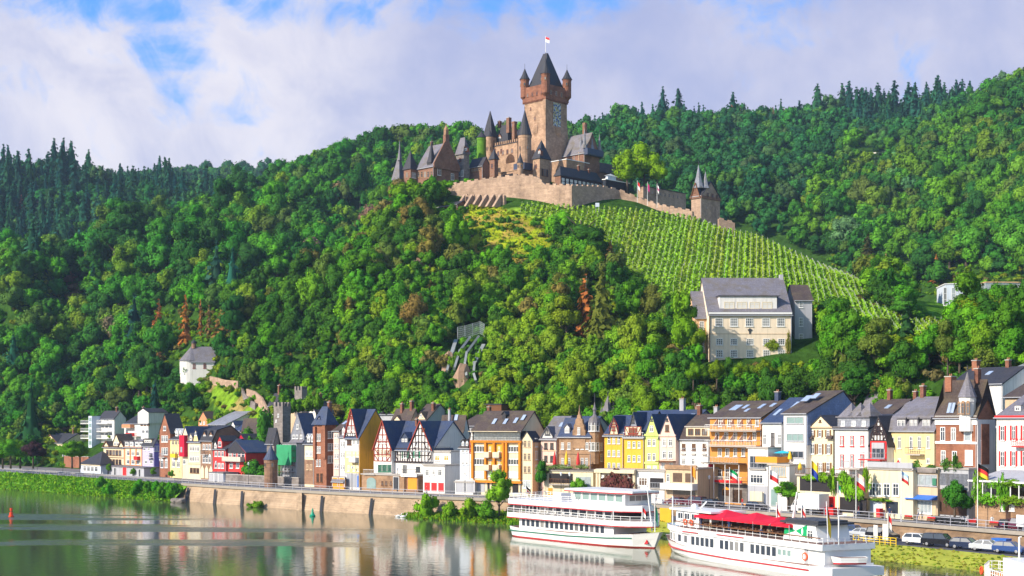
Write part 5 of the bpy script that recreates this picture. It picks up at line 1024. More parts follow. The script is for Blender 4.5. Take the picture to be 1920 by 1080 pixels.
# --- roofs behind, right
def back(px0, px1, w, pe, pr, roof, label, wall=None, pb=None, x2=None, D=11, kind='side', ch=(), sk=()):
    h = House('back_street_house', label, px0, px1, w, pe, pr, D, wall or P_GREY, roof, kind, pb=pb or pe+50, x2=x2, group=None)
    for c in ch: h.chimney(*c)
    for c in sk: h.skylight(*c)
    return h
back(1612, 1668, 28, 778, 748, SL_BROWN, 'brown roofed house with brick chimney behind the three pyramid roofs', ch=((.3, .5, 1.5),), sk=((.6, .4),))
back(1618, 1690, 40, 762, 735, SL_GREY, 'grey and purple slate roof behind the red framed house', x2=1712, ch=((.5, .5, 1.2),))
back(1668, 1712, 30, 778, 752, SL_GREY, 'grey hipped roof behind the pale yellow house', kind='hip', ch=((.2, .5),))
h = back(1782, 1880, 34, 718, 688, SL_DARK, 'dark roofed house with timbered front above the brick corner house', P_WHITE, ch=((.12, .45, 1.4, 1.0, B_BRICK), (.7, .5, 1.0)), sk=((.5, .5),))
h = back(1886, 1950, 40, 696, 678, SL_LIGHT, 'white house with red balcony at the right edge of the hillside', P_PALEB, pb=740); h.balcony(h.x(1874), h.x(1908), h.z(712), 1.5, solid=M_RED); h.row(692, 8, (1892, 1899), 5, frame=M_ORANGE, glass=M_ORANGE)
back(1884, 1940, 26, 742, 715, SL_BROWN, 'brown roof with skylights right of the turret', P_BEIGE, ch=((.3, .5, 2, 1.3, P_BEIGE),), sk=((.5, .5, 2, 1),))
back(1302, 1345, 28, 795, 778, SL_DARK, 'small dark roof with pale chimney left of the orange hotel', ch=((.3, .5, 1.5, .8, P_GREY),))
# --- the cream villa on the slope
h = House('hillside_villa', 'large cream villa with grey mansard roof standing alone in front of the vineyard', 1329, 1484, Y=305, ang=.02, pe=588, pr=521, pb=690, D=17, wall=pl('villa_plaster', (.84, .69, .52)), roof=SL_GREY, kind='side', zrf=.55); h.over = .6
d = h.pdormer(1405, 556, 583, 108, 4, kind='none_' if False else 'flat', wall=P_WHITE, roof=SL_GREY, glass=M_BLIND, frame=P_CREAM, hw=.5, yf=1.3)
mb = MB(); a, b = h.x(1351), h.x(1463); zz = h.z(556, None, 1.3)+.2; mb.add([(a-.4,.9,zz),(b+.4,.9,zz),(b+.4,9,zz),(a-.4,9,zz),((a+b)/2,5.5,h.z(527, None, 5.5))], [(0,1,4),(1,2,4),(2,3,4),(3,0,4),(3,2,1,0)], SL_GREY); mb.build('dormer_hip_roof', d)
h.row(604, 16, (1348, 1376, 1405, 1436, 1464), 15, mull=3, trans=2); h.row(641, 12, (1349, 1376, 1406, 1437, 1465), 13, mull=2, trans=2); h.row(663, 14, (1349, 1376, 1406, 1437, 1465), 13, mull=2, trans=2)
h.band((587.5,), WHITE, .4, .45); h.band((626,), P_BEIGE, .15, .06); mb = MB(); zz = h.z(622); x_ = h.x(1406); mb.prism_y([(x_-.15, zz-.5), (x_+.15, zz-.5), (x_+.2, zz), (x_+.55, zz+.45), (x_+.2, zz+.6), (x_, zz+.8), (x_-.2, zz+.6), (x_-.55, zz+.45), (x_-.2, zz)], -.1, -.01, DARKM); h.part('emblem', mb)
mb = MB(); mb.box(h.W*.965, h.W+.1, h.D*.52, h.D*.6, h.zr-1, h.zr+.7, P_GREY); h.part('chimney', mb); mb = MB(); mb.tube((.1, -.15, -1), (.1, -.15, h.ze-.2), .1, T_BROWN, 6); mb.tube((h.W-.1, -.15, -1), (h.W-.1, -.15, h.ze-.2), .1, STEEL, 6); h.part('drainpipe', mb)
h2 = House('villa_wing', '', 1490, 1523, Y=310, ang=.02, pe=561, pr=534, pb=690, D=10, wall=P_GREY, roof=SL_BROWN, kind='side'); h2.row(570, 14, (1502,), 8, trans=2); h2.row(604, 16, (1502,), 8, trans=2); h2.row(634, 16, (1502,), 8, trans=2); h2.row(652, 8, (1502,), 6, frame=T_BROWN); h2.door(h2.x(1503), 1.2, 2.2)
h3 = House('villa_wing', '', 1303, 1329, Y=308, ang=.02, pe=593, pr=546, pb=690, D=11, wall=P_PEACH, roof=SL_GREY, kind='side'); h3.row(610, 16, (1316,), 9, trans=2); h3.row(648, 14, (1317,), 7, trans=2); h3.balcony(h3.x(1296), h3.x(1318), h3.z(659), 2.5, rail=P_WHITE)
tag(h2.root, 'white side tower of the hillside villa with three stacked windows', 'tower'); h2.root.name = 'stair_tower'; tag(h3.root, 'orange-plastered side wing of the hillside villa with balcony', 'house'); h3.root.name = 'side_wing'
# --- chapel on the left hillside
Yc = 438; h = House('chapel', 'small white chapel with rounded grey roof alone on the wooded left slope', 356, 402, Y=Yc, ang=.12, pe=676, pr=650, pb=706, D=7, wall=P_WHITE, roof=SL_GREY, kind='side', x2=None); h.row(686, 9, (364,), 5, frame=T_RED); h.row(686, 9, (384,), 5, frame=T_RED)
mb = MB(); mb.lathe(0, h.D/2, [(h.D/2, -3), (h.D/2, h.ze)], 20, P_WHITE); h.part('apse', mb); mb = MB(); mb.lathe(0, h.D/2, [(h.D/2+.35, h.ze-.05), (.05, h.zr)], 20, SL_GREY); h.part('apse_roof', mb); mb = MB(); mb.lathe(.8, h.D/2, [(.75, h.zr-.6), (.7, h.zr+1.0)], 10, B_BROWN); mb.lathe(.8, h.D/2, [(.9, h.zr+1.0), (.7, h.zr+1.6), (.05, h.zr+2.1)], 10, SL_DARK); h.part('bell_turret', mb)
# --- pale buildings at the far right on the slope
h = House('school_block', 'flat pale modern block half hidden by trees at the right', 1772, 1812, Y=400, ang=-.1, pe=533, pr=None, pb=580, D=12, wall=P_PALEB, roof=WHITE, kind='flat', cat='building'); h.win(1788, 556, 8, 34, mull=0, trans=2, glass=M_CURT); h.win(1772, 556, 6, 34, mull=0, trans=2)
h = House('long_hall', 'long white hall with blue-grey flat roof at the right edge of the slope', 1836, 1960, Y=390, ang=.06, pe=564, pr=None, pb=602, D=14, wall=P_CREAM, roof=SL_BLUE, kind='flat', cat='building'); h.win(1870, 580, 30, 10, mull=5, trans=0)
h = House('glass_hall', 'second pale hall higher on the right slope behind trees', 1848, 1950, Y=420, ang=.06, pe=530, pr=None, pb=560, D=10, wall=M_CURT, roof=P_PEACH, kind='flat', cat='building')
round_tower('slate_bell_turret', 'grey pointed slate turret poking above yellow-green trees at the right', 1886, 372, 8, 615, 594, 572, SL_GREY, SL_GREY, n=8, win=False)
h = House('white_tent', 'small white marquee roof on the lawn at the right', 1806, 1822, Y=395, ang=-.2, pe=584, pr=577, pb=590, D=6, wall=WHITE, roof=WHITE, kind='side', cat='tent')
# ------------------------------------------------------------------ the castle
CG = 'castle buildings on the hilltop'
C_STONE = mat('castle_stone', (0.49, 0.315, 0.205), kind='stone', noise=.6, scale=.3, ccol2=(.33,.20,.125)); C_RED = mat('castle_red_stone', (0.31, 0.135, 0.08), kind='stone', noise=.25, ccol2=(.22,.085,.05))  # castle_stone: pale stone of keep and hall, one tone on every side
C_BRICK = mat('castle_brick', (0.27, 0.16, 0.11), kind='brick', noise=.25, ccol2=(.24,.09,.05)); C_WALL = mat('curtain_stone', (0.50, 0.345, 0.245), kind='stone', noise=.45, scale=.25, ccol2=(.36,.24,.17)); C_IVY = mat('ivy_leaf', (0.10, 0.24, 0.015), noise=.6, scale=1.5)
A45 = -math.pi/4
def cas(name, label, p0, pc, p2, Y, pe, pr, pb, wall, roof, kind='side', **k):
    return House(name, label, p0, pc, Y=Y, ang=A45, pe=pe, pr=pr, pb=pb, x2=p2, wall=wall, roof=roof, kind=kind, cat=k.pop('cat', 'castle building'), group=CG, **k)
def merlons(h, n, z=None, m=None, sides='fr', hgt=1.0, name='battlement'):
    mb = MB(); z = h.ze if z is None else z; m = m or h.wall
    if 'f' in sides:
        w_ = h.W/(2*n-1)
        for i in range(n): mb.box(i*2*w_, i*2*w_+w_, 0, .45, z+.003, z+hgt, m)
    if 'r' in sides:
        k = max(2, int(n*h.D/h.W)); w_ = h.D/(2*k-1)
        for i in range(k): mb.box(h.W-.45, h.W, max(.46, i*2*w_), i*2*w_+w_, z+.003, z+hgt, m)
    return h.part(name, mb)
def spire(parent_h, x_, y_, z0, r, hgt, roof, n=4, rot=math.pi/4, fin=True, name='spire', sx=1, flare=True):
    mb = MB(); pr = [(r*1.15, z0), (r*.78, z0+hgt*.2), (r*.42, z0+hgt*.55), (.04, z0+hgt)] if flare else [(r, z0), (.04, z0+hgt)]
    mb.lathe(x_, y_, pr, n, roof, rot)
    if fin: mb.tube((x_, y_, z0+hgt-.3), (x_, y_, z0+hgt+1.2), .07, DARKM, 5); mb.lathe(x_, y_, [(.02, z0+hgt+.5), (.22, z0+hgt+.65), (.02, z0+hgt+.8)], 6, DARKM)
    return parent_h.part(name, mb)
# keep
YK = 478
k = cas('castle_keep', 'massive square castle keep with red parapet, corner turrets and steep dark roof', 983, 1023, 1063, YK, 184, 158, 305, C_STONE, SL_DARK, 'open')
sk = F/YK; zc, zp = k.z(184, 1023), k.z(157, 1023)
mb = MB(); mb.box(-.45, k.W+.45, -.45, k.D+.45, zc, zp, C_RED); k.part('parapet_storey', mb)
mb = MB()
for i in range(18):
    for a in ((k.W+.9)/18*i-.45,): mb.box(a, a+.3, -.44, -.003, zc-.55, zc-.004, C_RED)
for i in range(18): a = (k.D+.9)/18*i-.45; mb.box(k.W+.003, k.W+.44, a, a+.3, zc-.55, zc-.004, C_RED)
k.part('corbel_frieze', mb)
mb = MB(); z1 = zp; zt = k.z(96, 1020, k.W*.5); x0, x1, y0, y1 = .8, k.W-.8, .8, k.D-.8; cx0, cy0 = k.W/2, k.D/2; a = .9
mb.add([(x0,y0,z1),(x1,y0,z1),(x1,y1,z1),(x0,y1,z1),(cx0-a,cy0-.3,zt),(cx0+a,cy0-.3,zt),(cx0+a,cy0+.3,zt),(cx0-a,cy0+.3,zt)], [(0,1,5,4),(1,2,6,5),(2,3,7,6),(3,0,4,7),(4,5,6,7)], SL_DARK); ro = k.part('roof', mb)
mb = MB(); mb.tube((cx0, cy0, zt-.2), (cx0, cy0, zt+6), .09, WHITE, 6); k.part('flagpole', mb, ro); mb = MB(); mb.prism_y([(cx0+.1, zt+4), (cx0+1.7, zt+3.2), (cx0+1.8, zt+5), (cx0+.1, zt+5.7)], cy0-.03, cy0+.03, WHITE); mb.prism_y([(cx0+.1, zt+4.9), (cx0+1.8, zt+4.2), (cx0+1.8, zt+5), (cx0+.1, zt+5.7)], cy0-.05, cy0-.031, M_RED); k.part('flag', mb, ro)
for (x_, y_, b0, e0, t0) in ((-.1, .3, 160, 140, 118), (k.W+.1, -.1, 161, 139, 107), (k.W+.2, k.D-.2, 160, 140, 120), (0, k.D, 160, 140, 120)):
    mb = MB(); za, zb, zc2 = k.z(b0+14, 1023), k.z(e0, 1023), k.z(t0, 1023); mb.lathe(x_, y_, [(.3, za-1.2), (1.5, za), (1.5, zb-.5), (1.6, zb-.4), (1.6, zb)], 12, C_RED); t_ = k.part('turret', mb)
    mb = MB(); mb.lathe(x_, y_, [(1.85, zb+.003), (1.1, zb+(zc2-zb)*.35), (.45, zb+(zc2-zb)*.75), (.04, zc2)], 12, SL_DARK); mb.tube((x_, y_, zc2-.2), (x_, y_, zc2+1.6), .06, DARKM, 5); mb.build('turret_roof', t_)
    for a in (-2.3, -.9): link_mesh('window', window_mesh(.6, .9, B_SAND, 0, 0), t_, (x_+1.52*math.cos(a), y_+1.52*math.sin(a), zb-2.2), a+math.pi/2)
for x_ in (.2, .42, .64, .86): k.win_at(k.W*x_, zc+1.5, .7, 1.3, y=-.46, frame=C_RED)
for y_ in (.2, .45, .7): o = k.win_at(k.D*y_, zc+1.5, .8, 1.5, side=True, frame=C_STONE); o.location.x += .46
MOS = bpy.data.materials.new('mosaic'); MOS.use_nodes = True; t = MOS.node_tree; b = t.nodes['Principled BSDF']; v = nd(t, 'ShaderNodeTexVoronoi', Scale=2.4); tcn = nd(t, 'ShaderNodeTexCoord'); lk(t, tcn.outputs['Object'], v.inputs['Vector'])
v2 = nd(t, 'ShaderNodeSeparateXYZ'); lk(t, v.outputs['Color'], v2.inputs[0]); c_ = mix_c(t, ramp(t, v2.outputs[0], (.45, .5)), (.03, .07, .22), (.42, .36, .10)); c_ = mix_c(t, ramp(t, v2.outputs[1], (.72, .75)), c_, (.45, .5, .55)); lk(t, c_, b.inputs['Base Color'])
mb = MB(); ya, yb = k.y_side(1037), k.y_side(1051); za, zb = k.z(233, 1040), k.z(185, 1040); mb.box(k.W-.05, k.W+.1, ya-.25, yb+.25, za-.25, zb+.1, B_SAND); mb.box(k.W+.1, k.W+.16, ya, yb, za, zb, MOS); k.part('wall_mosaic', mb)
mb = MB(); mb.box(k.W-.4, k.W+.9, -.9, .4, k.z(205, 1023), k.z(187, 1023), C_STONE); mb.lathe(k.W+.2, -.2, [(.15, k.z(216, 1023)), (.75, k.z(205, 1023))], 8, C_STONE); k.part('corner_oriel', mb)
mb = MB(); zt2, zb2 = k.z(232, 1023), -4
mb.add([(-.2,-.2,zt2),(k.W+.15,-.15,zt2),(k.W+.15,k.D,zt2),(-.2,k.D,zt2),(-1,-1.6,zb2),(k.W+2.2,-2.2,zb2),(k.W+2.2,k.D+.5,zb2),(-1,k.D+.5,zb2)], [(4,5,1,0),(5,6,2,1),(6,7,3,2),(7,4,0,3)], C_STONE); k.part('battered_base', mb)
k.win_at(k.W*.5, k.z(225), .6, 1.2, frame=C_RED); k.win_at(k.W*.3, k.z(205), .6, 1.0, frame=C_RED); k.win_at(k.W*.62, k.z(250), .9, 1.4, frame=C_RED)
mb = MB(); mb.lathe(0, 0, [(.9, k.z(258)), (1.6, k.z(250)), (1.6, k.z(238)), (.2, k.z(230))], 8, C_STONE); o = k.part('niche', mb); o.location = (k.W*.55, .6, 0)
mb = MB(); mb.lathe(0, 0, [(.6, k.z(262)), (1.7, k.z(250)), (1.7, k.z(240)), (.2, k.z(236))], 8, C_STONE); o = k.part('side_oriel', mb); o.location = (k.W-.2, k.D*.55, 0)
# great hall with steep roofs
YH = 476
h = cas('great_hall', 'castle great hall with ochre wall, arched gateway and steep slate roofs', 916, 970, 985, YH, 272, 240, 332, C_STONE, SL_DARK, 'flat'); h.roof['label'] = 'parapet walk'
merlons(h, 14, h.ze+.25, sides='f'); h.grid((286,), 9, 5, 4, frame=C_RED, m0=.1); h.row(283, 8, (928, 940), 3.5, frame=C_RED); mb = MB(); x_ = h.x(957); r_ = h.x(965)-h.x(957); zb = h.z(308); mb.prism_y([(x_-r_, zb)]+[(x_+r_*math.cos(a), h.z(304)+r_*1.1*math.sin(a)) for a in np.linspace(math.pi, 0, 9)]+[(x_+r_, zb)], -.1, .05, M_WARMG); h.part('arched_window', mb)
h2 = cas('steep_roof_house', 'castle house with sharp hipped slate roof and dormers behind the great hall', 926, 952, 968, 488, 270, 234, 330, C_BRICK, SL_DARK, 'hip'); h2.pdormer(935, 256, 264, 7, 1, wall=C_BRICK, roof=SL_DARK); h2.chimney(.1, .5, 1.5, 1.0); h2.chimney(.9, .3, 4.5, 1.3, C_BRICK)
h3 = cas('pointed_tower', 'tower with tall pointed pyramid roof left of the great hall', 907, 922, 931, 490, 258, 208, 330, C_STONE, SL_DARK, 'pyramid', cat='tower')
mb = MB(); mb.box(h2.W+1.0, h2.W+2.2, 1, 2.2, h2.ze-1, h2.z(227, 957), C_BRICK); mb.box(h2.W+.85, h2.W+2.35, .85, 2.35, h2.z(230, 957), h2.z(228, 957), C_BRICK); h2.part('tall_chimney', mb)
h4 = cas('steep_roof_house', 'low slate roof between chimney and round stair tower', 957, 972, 984, 488, 262, 243, 320, C_BRICK, SL_DARK, 'side'); h4.skylight(.4, .3); merlons(h4, 4, sides='f')
round_tower('stair_tower', 'round castle stair tower with sharp dark cone roof in front of the keep', 984, 470, 12.3, 326, 255, 205, C_STONE, SL_DARK, group=CG, over=1.12)
round_tower('ivy_tower', 'slender tower overgrown with bright ivy left of the great hall', 903, 486, 9, 325, 259, 246, C_IVY, SL_DARK, group=CG, win=False)
round_tower('small_turret', 'small round brick turret with cone roof beside the pointed tower', 918, 484, 6.5, 325, 257, 243, C_STONE, SL_DARK, group=CG)
h = cas('gate_turret', 'small pyramid-roofed turret left of the arched gateway', 918, 927, 934, 466, 299, 280, 328, C_BRICK, SL_DARK, 'pyramid', cat='tower'); h.row(311, 9, (922.5,), 4, frame=C_RED)
round_tower('small_turret', 'low round turret with cone roof on the inner wall', 975.5, 462, 5.5, 326, 306, 286, C_STONE, SL_DARK, group=CG)
h = cas('gatehouse', 'castle inner gatehouse with sharp four sided slate roof and dormer', 999, 1012, 1031, 463, 298, 263, 352, C_STONE, SL_DARK, 'pyramid', cat='tower'); h.pdormer(1010, 282, 292, 5, 1, wall=C_RED, roof=SL_DARK); h.row(312, 8, (1005,), 4, frame=C_RED); h.sgrid((h.z(330),), 3, .9, 2.4, frame=T_BROWN)
h = cas('inner_wall', 'stone inner wall with arches between the turrets below the great hall', 934, 975, 1002, 464, 322, None, 350, C_STONE, C_STONE, 'flat'); h.opening(h.x(944), h.x(962), h.z(335), h.z(326), M_DARKIN)
mb = MB(); mb.box(h.x(980) if False else h.W-4, h.W+1, 1, 5, h.ze+.3, h.ze+2.5, SL_BLUE); h.part('lean_to_roof', mb)
# chapel wing at the left
YL = 470
h = cas('chapel_wing', 'brown castle wing with big stepped gable, ornamental chimney and slate roof', 781, 813, 860, YL, 312, 271, 348, C_BRICK, SL_GREY, 'side'); h.row(327, 12, (785, 791, 797, 803), 4, frame=B_SAND); h.row(327, 12, (809,), 3, frame=B_SAND)
y_, z_ = h.D/2, h.zr; mb = MB(); mb.prism_x([(-.2, h.ze-1), (h.D+.2, h.ze-1), (h.D+.2, h.ze+.6), (h.D/2+.9, h.zr+.4), (h.D/2-.9, h.zr+.4), (-.2, h.ze+.6)], h.W+.01, h.W+.5, C_BRICK); h.part('gable_coping', mb); mb = MB(); mb.box(h.W-.7, h.W+.6, y_-.8, y_+.8, z_-.2, z_+2.6, C_BRICK); mb.box(h.W-.6, h.W+.5, y_-.6, y_+.6, z_+2.6, z_+4.0, B_SAND); mb.lathe(h.W-.05, y_, [(.8, z_+4.0), (.75, z_+4.7), (.2, z_+5.6), (.05, z_+6.6)], 8, B_SAND); h.part('ornamental_chimney', mb)
h.win_at(h.D*.22, h.z(330), 1.6, 2.6, side=True, frame=WHITE); h.win_at(h.D*.75, h.z(335), 1.4, 2.2, side=True); spire(h, h.W*.72, 1.2, h.ze+1.0, 1.5, 7.5, SL_DARK, name='dormer_spire'); mb = MB(); mb.box(h.W*.72-1.1, h.W*.72+1.1, .2, 2.3, h.ze-.3, h.ze+1.1, SL_DARK); h.part('dormer', mb); h.chimney(.15, .5, 1.2)
h = cas('corner_tower', 'small brick corner tower with sharp slate pyramid at the left of the castle', 757, 770, 782, 474, 318, 283, 348, C_BRICK, SL_DARK, 'pyramid', cat='tower'); h.row(328, 10, (763,), 4, frame=B_SAND); h.sgrid((h.z(334),), 2, .8, 1.8)
h = cas('end_turret', 'outermost left castle turret with tall splayed slate roof', 736, 749, 760, 480, 337, 288, 362, C_BRICK, SL_GREY, 'pyramid', cat='tower'); spire(h, h.W*.7, h.D*.4, h.zr-2.5, .8, 7, SL_GREY, fin=True); h.row(345, 7, (742,), 4)
h = cas('wedge_roof_tower', 'grey castle tower with steep wedge roof right of the stepped gable', 855, 871, 880, 478, 290, 258, 345, B_GREY, SL_GREY, 'hip', cat='tower'); h.row(300, 7, (863,), 4, frame=C_RED); h.pdormer(873, 277, 283, 6, 1, wall=C_RED, roof=SL_DARK); h.row(325, 12, (861, 867), 4, frame=WHITE)
h = cas('link_building', 'low castle range with dark roof linking wedge tower and great hall', 880, 905, 918, 478, 310, 296, 345, C_BRICK, SL_DARK, 'side'); h.grid((318,), 6, 4, 4, frame=B_SAND)
# right range
h = cas('brick_range', 'orange brick castle range with slate roof and four thin spires', 1056, 1096, 1124, 474, 287, 252, 318, C_BRICK, SL_GREY, 'side', zrf=.5); h.row(296, 9, (1072, 1077), 3.5, frame=C_RED)
for x_, y_, t0 in ((h.W, 0, 240), (h.W, h.D*.5, 253), (h.W, h.D, 244), (h.W-3, h.D*.2, 247)): spire(h, x_, y_, h.ze+1.0, .75, max(2.0, h.z(t0, 1096)-h.ze-1), SL_LIGHT, n=6, name='thin_spire')
mb = MB(); mb.box(h.W-.2, h.W+1.6, -.3, h.D+.3, h.ze-1.2, h.ze+.9, SL_BLUE); h.part('slate_gallery', mb); mb = MB(); mb.box(h.W*.55, h.W*.55+1.2, h.D*.5, h.D*.5+1, h.zr-.5, h.z(226, 1085), C_BRICK); h.part('tall_chimney', mb)
mb = MB(); mb.tube((h.W*.75, -.15, 0), (h.W*.75, -.15, h.ze), .1, P_BEIGE, 6); h.part('drainpipe', mb)
h = cas('terrace_wall', 'long castle terrace wall with white capping under the keep', 1029, 1062, 1104, 468, 302, None, 335, C_STONE, WHITE, 'flat')
h = cas('half_timbered_range', 'long timbered castle range, front darkened as shade, with rows of white window panels', 1040, 1051, 1128, 462, 330, 318, 352, C_BRICK, SL_DARK, 'hip')
mb = MB(); mb.box(h.W+.004, h.W+.2, .1, h.D-.1, h.z(349), h.ze-.1, T_BLACK); h.part('shaded_timber_front', mb)  # timber front; its near-black also puts the face's shade into the colour
for i in range(10):
    for zz in (343, 336.5): o = h.win_at(h.D*(i+.5)/10, h.z(zz+2.2, 1051), h.D/10*.62, .95, side=True, glass=M_BLIND, mull=1, trans=0, sill=False); o.location.x += .22
h.chimney(.5, .5, 1.2); h.chimney(.5, .75, 2.2)
for i in range(3): h.dormer(h.W*.5, h.ze+.6, 1.0, .6) if False else None
h = cas('glass_pavilion', 'dark glazed castle pavilion with white roof and lantern right of the timbered range', 1130, 1136, 1180, 464, 337, None, 358, M_DARKIN, WHITE, 'flat'); mb = MB(); mb.box(.2, h.W-.2, h.D*.1, h.D*.45, h.ze+.26, h.ze+1.5, P_PALEB); mb.add([(.0,h.D*.05,h.ze+1.5),(h.W,h.D*.05,h.ze+1.5),(h.W,h.D*.5,h.ze+1.5),(0,h.D*.5,h.ze+1.5),(h.W/2,h.D*.27,h.ze+2.3)], [(0,1,4),(1,2,4),(2,3,4),(3,0,4)], WHITE); h.part('roof_lantern', mb)
h.opening(.2, h.W-.2, .4, h.ze-.3, GLASS)
h = cas('dark_roof_range', 'low dark roofed castle range behind the glazed pavilion', 1098, 1112, 1168, 482, 322, 306, 345, C_BRICK, SL_BROWN, 'hip')
h = cas('back_wall_range', 'purple-brown castle back wall with small windows left of the gatehouse tower', 1196, 1206, 1286, 470, 350, None, 380, C_WALL, SL_DARK, 'flat'); h.sgrid((h.z(362),), 7, .9, 1.2, frame=C_WALL)
h = cas('outer_gate_tower', 'isolated castle gate tower with timbered storey and leaning slate spires at the right', 1296, 1315, 1350, 446, 366, 341, 425, C_WALL, SL_DARK, 'side', cat='tower', zrf=.5); mb = MB(); mb.box(-.3, h.W+.35, -.35, h.D+.2, h.z(371, 1315), h.ze-.25, C_BRICK); h.part('timbered_storey', mb)
h.row(358, 8, (1304,), 4, frame=T_BROWN, y=-.37); h.cross_gable(.3, h.W-.3, h.ze-.3, h.z(343, 1305), roof=SL_DARK, rake=T_BROWN, yf=-.4, wall=C_BRICK); spire(h, h.W*.5, h.D*.12, h.z(352, 1309), 1.7, h.z(307, 1309)-h.z(352, 1309), SL_LIGHT, n=8, rot=0); spire(h, h.W*.85, h.D*.3, h.z(352, 1309), 1.2, h.z(319, 1309)-h.z(352, 1309), SL_LIGHT, n=6, rot=0)
h.sgrid((h.z(392),), 3, .6, 1.2, frame=C_WALL); o_ = [h.win_at(h.D*f, h.z(365, 1330), .8, 1.2, side=True, frame=T_BROWN) for f in (.3, .55, .8)]
for o in o_: o.location.x += .37
# curtain wall in two lengths, seen from the river side
def curtain(name, label, tops, m, th=1.2, foot=6):
    """tops: (px, py, Y) of the wall head"""
    pts = [W(*q) for q in tops]; r = empty(name, pts[0]); tag(r, label, 'castle wall', CG); mb = MB(); cb = MB()
    for a, b_ in zip(pts[:-1], pts[1:]):
        d = (b_-a); d.z = 0; d.normalize(); n = Vector((-d.y, d.x, 0))*th
        v = [a, b_, b_+n, a+n]; lo_ = [Vector((q.x, q.y, min(q.z, terrain_z(np.array([q.x]), np.array([q.y]))[0])-foot)) for q in v]
        vs = [q-pts[0] for q in lo_]+[q-pts[0] for q in v]
        mb.add(vs, [(0,3,2,1),(4,5,6,7),(0,1,5,4),(1,2,6,5),(2,3,7,6),(3,0,4,7)], m)
        L = (b_-a).length; k_ = max(1, int(L/2.4))
        for i in range(k_):
            p = a.lerp(b_, (i+.15)/k_)-pts[0]; q = a.lerp(b_, (i+.65)/k_)-pts[0]; cb.add([p, q, q+n*.5, p+n*.5, p+Vector((0,0,.45)), q+Vector((0,0,.45)), q+n*.5+Vector((0,0,.45)), p+n*.5+Vector((0,0,.45))], [(4,5,6,7),(0,1,5,4),(1,2,6,5),(2,3,7,6),(3,0,4,7)], m)
    mb.build('wall_face', r); cb.build('battlement', r); return r
curtain('curtain_wall', 'sunlit rough castle curtain wall below the great hall', [(824,350,468),(860,343,463),(915,335,458),(975,328,452),(1004,331,449),(1022,346,447),(1072,348,441)], C_WALL)
curtain('curtain_wall', 'shaded castle curtain wall running right below the timbered range', [(1072,348,441),(1130,350,452),(1160,356,456),(1196,371,455),(1240,385,449),(1298,396,443)], C_WALL)
curtain('curtain_wall', 'low ruined wall stepping down right of the outer gate tower', [(1348,410,446),(1378,418,447)], C_WALL)
curtain('lower_wall', 'low buttressed garden wall under the curtain wall', [(868,366,458),(905,368,453),(945,366,448)], C_WALL)
for i, p in enumerate((868, 882, 896, 909, 922, 935)):
    Yb = 456-i*1.6; q = W(p, 370, Yb); r = empty('buttress', q, -math.pi/4); tag(r, 'sloping stone buttress on the garden wall under the castle', 'buttress', 'sloping stone buttresses under the castle'); mb = MB(); mb.prism_x([(.6, 1.0), (-2.6, -3.2), (.6, -3.2)], -.5, .5, C_WALL); o = mb.build('buttress_block', r)
h = cas('terrace_shed', 'long low shed with dark roof on the slope under the castle', 806, 858, 880, 452, 386, 380, 394, T_BROWN, SL_DARK, 'side', cat='shed')
r = empty('info_board', W(1120, 389, 430)); tag(r, 'small pale board at the top of the vineyard path', 'sign'); mb = MB(); mb.box(-.6, .6, -.03, .03, .2, 1.4, P_PALEB); mb.box(-.5, -.4, -.03, .03, -1.5, .2, STEEL); mb.box(.4, .5, -.03, .03, -1.5, .2, STEEL); mb.build('board', r)
def flag(name, label, px, py_top, py_base, Y, cols, fh=1.6, fw=2.4, group=None, lean=0, vert=True, z0=None, wind=1):
    b_ = W(px, py_base, Y); zt = Zat(py_top, Y); r = empty(name, b_); tag(r, label, 'flag', group); hh = zt-b_.z
    mb = MB(); mb.tube((0,0,-1), (lean,0,hh), .07, WHITE, 6, .05); mb.lathe(lean, 0, [(.02, hh), (.1, hh+.08), (.02, hh+.18)], 6, WHITE); mb.build('pole', r); mb = MB(); n = len(cols); seg = 6
    for i, m in enumerate(cols):
        for j in range(seg):
            xa, xb = j/seg, (j+1)/seg; sag = lambda x_: -fh*.55*x_**1.4
            yw = lambda x_: .22*math.sin(x_*6)
            z0_, z1_ = hh-.1-fh*i/n, hh-.1-fh*(i+1)/n; sx = wind*fw*.72
            mb.add([(lean+.06*wind+xa*sx, yw(xa), z1_+sag(xa)), (lean+.06*wind+xb*sx, yw(xb), z1_+sag(xb)), (lean+.06*wind+xb*sx, yw(xb), z0_+sag(xb)), (lean+.06*wind+xa*sx, yw(xa), z0_+sag(xa)),
                    (lean+.06*wind+xa*sx, yw(xa)+.03, z1_+sag(xa)), (lean+.06*wind+xb*sx, yw(xb)+.03, z1_+sag(xb)), (lean+.06*wind+xb*sx, yw(xb)+.03, z0_+sag(xb)), (lean+.06*wind+xa*sx, yw(xa)+.03, z0_+sag(xa))],
                   [(0,1,2,3),(7,6,5,4),(0,4,5,1),(3,2,6,7),(1,5,6,2),(0,3,7,4)], m)
    mb.build('cloth', r); return r
BLACK = mat('black_cloth', (.01,.01,.01)); M_MAG = mat('magenta_cloth', (.5,.04,.2))
flag('castle_flag', 'red and white flag on the castle wall, left of three', 1195, 339, 374, 447, (M_RED, WHITE), 2.3, 1.1); flag('castle_flag', 'magenta flag on the castle wall, middle of three', 1214, 342, 380, 446, (M_MAG,), 2.2, .8); flag('castle_flag', 'white flag with pink stripe on the castle wall, right of three', 1232, 345, 384, 445, (WHITE, M_MAG, WHITE), 2.2, .8)
